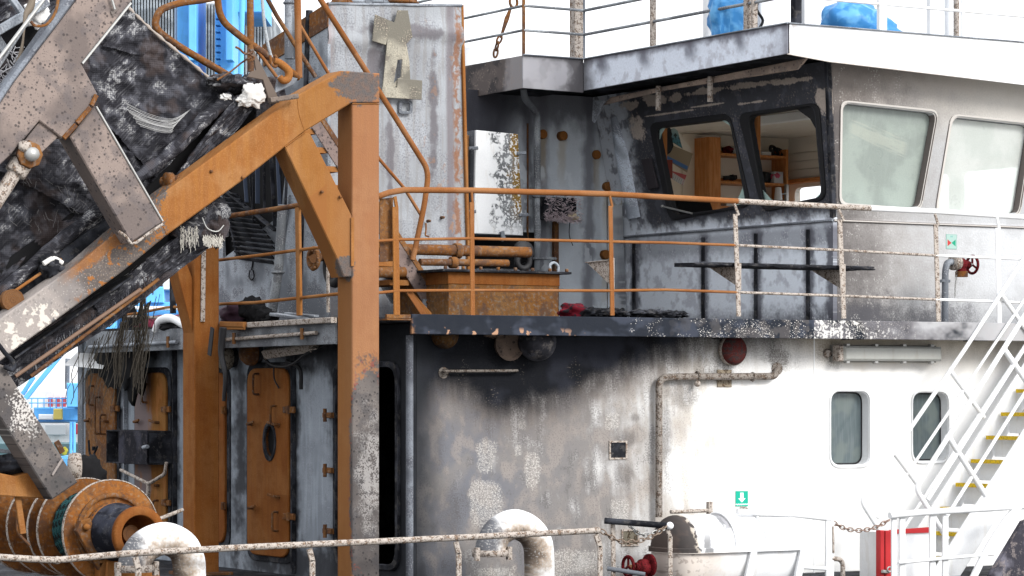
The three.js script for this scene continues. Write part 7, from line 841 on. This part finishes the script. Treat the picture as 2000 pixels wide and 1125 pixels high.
// ------------------------------------------------------------------ white stair up to the right
{
  const bi = 0.02, bo = 0.62, mw = M.white, t = thing('ship_stair', 'steep white ship stair with yellow edged treads at the right', 'stair'), P = PB;
  const nose = [[1853, 1040], [1838, 991], [1867, 943], [1897, 897], [1926, 851], [1956, 805], [1985, 760], [2014, 714], [2043, 668]], z0 = bi + 0.03; const p1 = P(1867, 943, z0), p2 = P(1985, 760, z0), dx = (p2.x - p1.x) / 4, dy = (p2.y - p1.y) / 4;
  const yel = surf(paint(64, 64, (u, v, o) => { const n = fb(u * 20, v * 20, 3, 4, 20); set(o, [0.62, 0.42, 0.015]); mx(o, [0.34, 0.25, 0.06], sm(0.55, 0.65, n)); o[4] = n; }, 0.3), 0.004);
  for (let i = -3; i < 9; i++) { const x = p1.x + dx * i, y = p1.y + dy * i; if (y < YM) continue; const tr = part(t, 'tread', box(x + 0.012, x + 0.2, y - 0.03, y - 0.004, z0, bo - 0.02), mw); part(tr, 'nosing', box(x - 0.006, x + 0.05, y - 0.036, y, z0, bo - 0.022, 0.004), yel); part(t, 'riser', box(x + 0.10, x + 0.112, y - dy + 0.02, y - 0.031, z0 + 0.001, bo - 0.021), mw); }
  const e = V(dx, dy, 0).normalize(), nrm = V(-e.y, e.x, 0), A = V(p1.x, p1.y, 0), at = (s0, h, z) => V(A.x, A.y, z).addScaledVector(e, s0).addScaledVector(nrm, h);
  part(t, 'stringer', slab([at(-1.2, -0.22, bo), at(2.9, -0.22, bo), at(2.9, 0.06, bo), at(-1.2, 0.06, bo)], V(0, 0, -0.02), [], 0.004), mw); part(t, 'stringer', slab([at(-1.2, -0.22, bi), at(2.9, -0.22, bi), at(2.9, 0.06, bi), at(-1.2, 0.06, bi)], V(0, 0, -0.02), [], 0.004), mw);
  const rail = (pts, r, z, name) => part(t, name, sweep(bend(pts.map(([x, y]) => P(x, y, z)), 0.08), r, 10), mw);
  rail([[1720, 1040], [1681, 978], [1886, 680], [2030, 458]], 0.021, bi, 'handrail'); rail([[1714, 1012], [1937, 680], [2040, 527]], 0.015, bi, 'mid_rail'); rail([[1760, 1040], [1960, 738], [2060, 588]], 0.017, bi, 'mid_rail');
  rail([[1850, 1052], [1788, 954], [1961, 680], [2080, 492]], 0.025, bo, 'handrail'); rail([[1812, 976], [1994, 690], [2060, 586]], 0.020, bo, 'mid_rail'); rail([[1842, 1020], [2000, 770], [2060, 676]], 0.018, bo, 'mid_rail');
  for (const [a, b, d, f, z, r] of [[1747, 886, 1790, 944, bi, 0.022], [1856, 724, 1922, 816, bi, 0.022], [1953, 572, 2010, 652, bi, 0.022], [1850, 850, 1925, 968, bo, 0.028], [1961, 682, 2030, 782, bo, 0.028]]) part(t, 'post', rod(P(a, b, z), P(d, f, z), r, 9), mw); settle(t);
  solo('grey_bulwark', slab([[1936, 1180], [1936, 1124], [2000, 1018], [2070, 990], [2070, 1180]].map(([x, y]) => P(x, y, 1.12)), V(0, 0, -0.06), [], 0.005), tile('soot', 2, 128, 0.002, { color: new THREE.Color().setRGB(3.2, 2.9, 2.9) }), 'dark grey steel plate in the lower right corner behind the white stair stay', 'steel plate');
  const k = thing('wall_opening', 'open grey doorway seen between the stair treads at the right edge', 'doorway'); part(k, 'panel', box(P(1990, 900, BS).x, P(2060, 900, BS).x, P(1990, 868, BS).y, P(1990, 770, BS).y, BS + 0.003, BS + 0.014), plain(0.30, 0.28, 0.25)); part(k, 'black_cap', [lathe([[0.0005, 0.05], [0.05, 0.04], [0.06, -0.08], [0.0005, -0.08]], P(1994, 862, BS + 0.1), UP)], M.black); settle(k);
}
// ------------------------------------------------------------------ on the wheelhouse roof
{
  const ZT = EYE + 3.41, A1 = 2.467, A2 = 3.205, B1 = -3.81, B2 = -0.30, up = (a, b, y) => V(a, y, b), t = thing('roof_railing', 'thin grey railing along the edge of the wheelhouse roof', 'railing');
  const c1 = up(A1 + 0.02, B1 - 0.02, 0), c2 = up(A2 + 0.02, B1 - 0.02, 0), c3 = up(A2 + 0.02, B2 - 0.02, 0), c4 = up(9, B2 - 0.02, 0), c0 = up(A1 + 0.02, -7.4, 0); const seg = (a, b, h, r, m) => part(t, 'rail', rod(a.clone().setY(ZT + h), b.clone().setY(ZT + h), r, 8), m);
  for (const h of [0.25, 0.50, 0.78, 1.05]) { seg(c0, c1, h, 0.014, M.galv); seg(c1, c2, h, 0.014, M.galv); seg(c2, c3, h, 0.016, M.galv); seg(c3, c4, h, 0.014, M.white); }
  const post = (a, w, m) => part(t, 'post', bar(a.clone().setY(ZT - 0.01), a.clone().setY(ZT + 1.06), w, w * 0.6, ZZ), m); post(c1, 0.035, M.brown); post(c2, 0.025, M.zinc); post(V(A2 + 0.02, 0, PA(1272, 50, A2).z), 0.06, M.flake); post(V(A2 + 0.02, 0, PA(1457, 30, A2).z), 0.075, M.flake); post(V(A2 + 0.02, 0, PA(1470, 30, A2).z), 0.06, M.flake); post(V(PB(1725, 50, B2).x, 0, B2 - 0.02), 0.09, M.white); post(V(PB(1883, 50, B2).x, 0, B2 - 0.02), 0.04, M.white); settle(t);
  const mast = (x, y, b, r, m, l, sq) => { const p = PB(x, y, b); solo('roof_mast', sq ? [bar(V(p.x, ZT - 0.03, p.z), V(p.x, ZT + 3, p.z), r * 2, r * 2, ZZ)] : rod(V(p.x, ZT - 0.03, p.z), V(p.x, ZT + 3, p.z), r, 14), m, l, 'mast'); };
  mast(1126, 60, -4.3, 0.055, M.flake, 'soot flecked mast post behind the inner roof corner', true); mast(1392, 20, -2.6, 0.10, M.white, 'pale wide mast post left of the first blue cover'); mast(1404, 20, -2.5, 0.03, M.rubber, 'thin black cable duct beside the pale mast post'); mast(1555, 20, -0.7, 0.04, M.soot, 'dark narrow mast post at the outer roof corner', true); mast(1575, 20, -0.9, 0.09, M.white, 'white square mast post at the outer roof corner', true); mast(1855, 20, -1.4, 0.055, M.white, 'white mast post right of the second blue cover'); mast(1868, 20, -1.0, 0.03, M.flake, 'thin rust streaked pipe post near the right roof end'); mast(1818, 10, -2.5, 0.035, M.white, 'short grey hanging pole above the right roof end', true);
  solo('roof_cabinet', box(PB(1486, 40, -1.6).x, PB(1508, 40, -1.6).x, ZT - 0.03, ZT + 1.2, -1.9, -1.6, 0.01), M.white, 'pale upright cabinet on the roof behind the double posts', 'cabinet'); solo('loose_cable', sweep(curve([[1484, -10], [1478, 18], [1490, 40], [1480, 60]].map(([x, y]) => PB(x, y, -1.4)), 12), 0.014, 6), M.rubber, 'loose black cable hanging beside the roof cabinet', 'cable');
  const tarp = surf(paint(192, 192, (u, v, o) => { const n = fb(u * 5, v * 5, 4, 4, 5), m = fb(u * 20, v * 20, 3, 44, 20); set(o, [0.045, 0.20, 0.46]); mx(o, [0.12, 0.34, 0.62], sm(0.4, 0.7, n));  o[3] = 0.3; o[4] = n; }, 1), 0.004);
  const folds = (o, rx, ry, rz, sd) => blob(o, rx, ry, rz, 0.3, sd, 6, 0.9); solo('blue_cover', folds(PB(1420, 36, -1.5).setY(ZT + 0.22), 0.19, 0.34, 0.2, 4), tarp, 'shiny blue plastic cover on the roof beside the double posts', 'cover'); { const p = PB(1672, 28, -1.2); const t3 = thing('blue_tarpaulin', 'large blue tarpaulin covering equipment on the right roof edge', 'tarpaulin'); part(t3, 'sheet', [folds(V(p.x, ZT + 0.12, p.z), 0.36, 0.27, 0.3, 9), folds(V(p.x + 0.12, ZT + 0.05, p.z + 0.08), 0.30, 0.17, 0.3, 13)], tarp); settle(t3); }
  solo('stay_turnbuckle', [...chain(curve([PB(967, 110, -5.2), PB(972, 85, -5.2), PB(978, 72, -5.2)], 6), 0.07, 0.012), sweep([PB(978, 74, -5.2), PB(990, 36, -5.2), PB(998, 14, -5.2)], (k) => 0.013 + 0.014 * sm(0.3, 0, Math.abs(k - 0.5)), 8), torus(PB(1003, 4, -5.2), V(0.3, 0, 1).normalize(), 0.06, 0.015)], M.brown, 'rusty stay with turnbuckle and shackle above the roof', 'turnbuckle');
  for (const [x, w, l] of [[922, 0.17, 'pale round ventilator top behind the left roof edge, left one'], [948, 0.07, 'slim pale ventilator top behind the left roof edge'], [980, 0.2, 'pale round ventilator top behind the left roof edge, right one']]) { const p = PB(x, 105, -6.5); solo('roof_ventilator', lathe([[0.0005, 0.12], [w, 0.09], [w * 1.05, 0.05], [w, 0.03], [w, -0.5]], V(p.x, p.y, p.z), UP, 24), M.white, l, 'ventilator'); }
}
// ------------------------------------------------------------------ harbour behind
{
  const Z = 75, fwd = (k) => FWD.clone().multiplyScalar(k), D = (x, y, z = Z) => PD(x, y, z), flat = (x0, y0, x1, y1, z, dep) => slab([D(x0, y1, z), D(x1, y1, z), D(x1, y0, z), D(x0, y0, z)], fwd(dep), [], 0.02);
  const blue = tile('white', 2, 128, 0.001, { color: new THREE.Color().setRGB(0.20, 0.62, 1.15) }), grey = tile('zinc', 2, 128, 0.001, { color: new THREE.Color().setRGB(1.25, 1.25, 1.2) }), wht = M.white;
  const shed = (label, x0, x1, y0, z) => { const t = thing('corrugated_shed', label, 'shed'), n = Math.max(3, Math.round((x1 - x0) / 6)); part(t, 'wall', flat(x0, y0, x1, 800, z + 0.2, 6), grey); for (let i = 0; i < n; i++) { const x = x0 + (i + 0.5) * (x1 - x0) / n; part(t, 'sheet_rib', bar(D(x, y0 + 1, z + 0.1), D(x, 800, z + 0.1), 0.05, 0.16, FWD), grey); } settle(t); };
  shed('grey corrugated shed wall at far left behind the bent handrail', 240, 345, -30, 78); shed('grey corrugated shed wall between the two blue towers', 382, 424, 6, 78.4); shed('pale corrugated shed wall right of the second blue tower', 455, 525, 22, 79);
  const tower = (label, x0, x1, rungs) => { const t = thing('blue_tower', label, 'crane tower'); part(t, 'column', flat(x0, -60, x1, 800, 74, 2), blue); part(t, 'rib', flat(x0 + (x1 - x0) * 0.55, -60, x1 - 3, 118, 73.4, 0.5), blue); if (rungs) for (let i = 0; i < 9; i++) part(t, 'rung', flat(x0 + 1, 22 + i * 13, x0 + 9, 24 + i * 13, 73.6, 0.3), plain(0.02, 0.12, 0.3)); else part(t, 'cable_ladder', [flat(340, -30, 344, 90, 73.6, 0.2)], plain(0.15, 0.2, 0.28)); settle(t); };
  tower('wide plain blue tower behind the bent handrail', 346, 386, false); tower('blue tower with ladder rungs behind the upper platform railing', 420, 458, true); solo('blue_pipe', rod(D(474, -40, 73), D(470, 160, 73), 0.07, 10), blue, 'thin blue pipe right of the laddered blue tower', 'pipe'); solo('blue_gallery', flat(462, -30, 512, 24, 75, 3), blue, 'blue gallery box high at the right of the towers', 'gallery');
  // blue working vessel and quay at lower left
  const v = thing('blue_crane_barge', 'blue floating crane with railing and signboards seen behind the far left', 'crane barge'); part(v, 'deck_beam', flat(66, 796, 175, 822, 58, 2), blue); part(v, 'deck_edge', flat(60, 822, 175, 826, 57.8, 2), plain(0.05, 0.15, 0.3)); part(v, 'cabin', flat(130, 748, 160, 796, 57, 2), blue); part(v, 'jib', bar(D(50, 778, 58), D(136, 672, 58), 0.09, 0.09, FWD), blue); part(v, 'jib', bar(D(44, 770, 58.3), D(66, 736, 58.3), 0.08, 0.08, FWD), blue); for (let i = 0; i < 6; i++) part(v, 'rail_post', rod(D(62 + i * 12, 778, 57.9), D(62 + i * 12, 797, 57.9), 0.012, 5), blue); for (const y of [778, 787]) part(v, 'rail', rod(D(56, y, 57.9), D(140, y, 57.9), 0.012, 5), blue);
  part(v, 'mast', rod(D(132, 700, 57.5), D(131, 760, 57.5), 0.05, 8), M.zinc); part(v, 'leg', rod(D(139, 824, 57.5), D(138, 920, 57.5), 0.03, 6), blue); part(v, 'leg', rod(D(145, 824, 57.5), D(145, 920, 57.5), 0.03, 6), blue); part(v, 'notice_board', flat(75, 809, 104, 820, 57.7, 0.05), surf(paint(96, 32, (u, v2, o) => { set(o, [0.72, 0.74, 0.76]); if (v2 > 0.3 && v2 < 0.65 && u > 0.1 && u < 0.72 && fb(u * 40, v2 * 6, 2, 3) > 0.5) set(o, [0.25, 0.35, 0.5]); }), 0)); part(v, 'yellow_board', flat(104, 798, 122, 820, 57.7, 0.05), plain(0.62, 0.50, 0.14)); settle(v);
  const h = thing('white_harbour_building', 'white harbour building with red window frames behind the blue floating crane', 'building'); part(h, 'upper_storey', flat(20, 762, 180, 800, 92, 8), wht); part(h, 'lower_storey', flat(20, 820, 180, 866, 90, 8), wht); part(h, 'roof', flat(30, 752, 128, 763, 94, 6), wht); for (const x of [98, 112, 124]) part(h, 'window', flat(x - 4, 776, x + 4, 796, 91.8, 0.1), plain(0.35, 0.06, 0.08)); part(h, 'roller_door', flat(88, 829, 128, 850, 89.8, 0.1), plain(0.50, 0.52, 0.54)); part(h, 'red_door', flat(147, 828, 158, 848, 89.8, 0.1), plain(0.5, 0.05, 0.07)); settle(h);
  struct('far_quay_wall', flat(-400, 866, 400, 905, 88, 30), plain(0.13, 0.22, 0.24)); const bd = thing('blue_workboat', 'small blue boat with yellow gear below the far quay wall', 'boat'); part(bd, 'hull', slab([[112, 892], [166, 890], [166, 925], [124, 925]].map(([x, y]) => D(x, y, 60)), fwd(2), [], 0.05), blue); part(bd, 'yellow_gear', [blob(D(126, 880, 60.4), 0.06, 0.09, 0.06, 0.5, 3, 2), blob(D(140, 886, 60.4), 0.05, 0.06, 0.06, 0.5, 5, 2), blob(D(152, 892, 60.2), 0.06, 0.05, 0.06, 0.5, 7, 2)], plain(0.6, 0.5, 0.06)); settle(bd);
  const s2 = thing('blue_ship', 'bright blue and white ship side seen under the return belt', 'ship'); part(s2, 'hull', flat(180, 590, 372, 660, 60, 3), blue); part(s2, 'dark_band', flat(180, 618, 372, 642, 59.8, 0.1), plain(0.02, 0.09, 0.22)); part(s2, 'white_band', flat(180, 598, 372, 606, 59.75, 0.1), wht); part(s2, 'upper_deck', flat(285, 560, 320, 592, 59.9, 2), blue); part(s2, 'white_house', flat(318, 530, 372, 566, 59.9, 2), wht); part(s2, 'porthole', flat(253, 588, 268, 597, 59.6, 0.05), plain(0.02, 0.06, 0.12)); part(s2, 'blue_column', flat(205, 590, 225, 660, 59.2, 0.3), blue); settle(s2);
}
renderer.render(scene, camera);
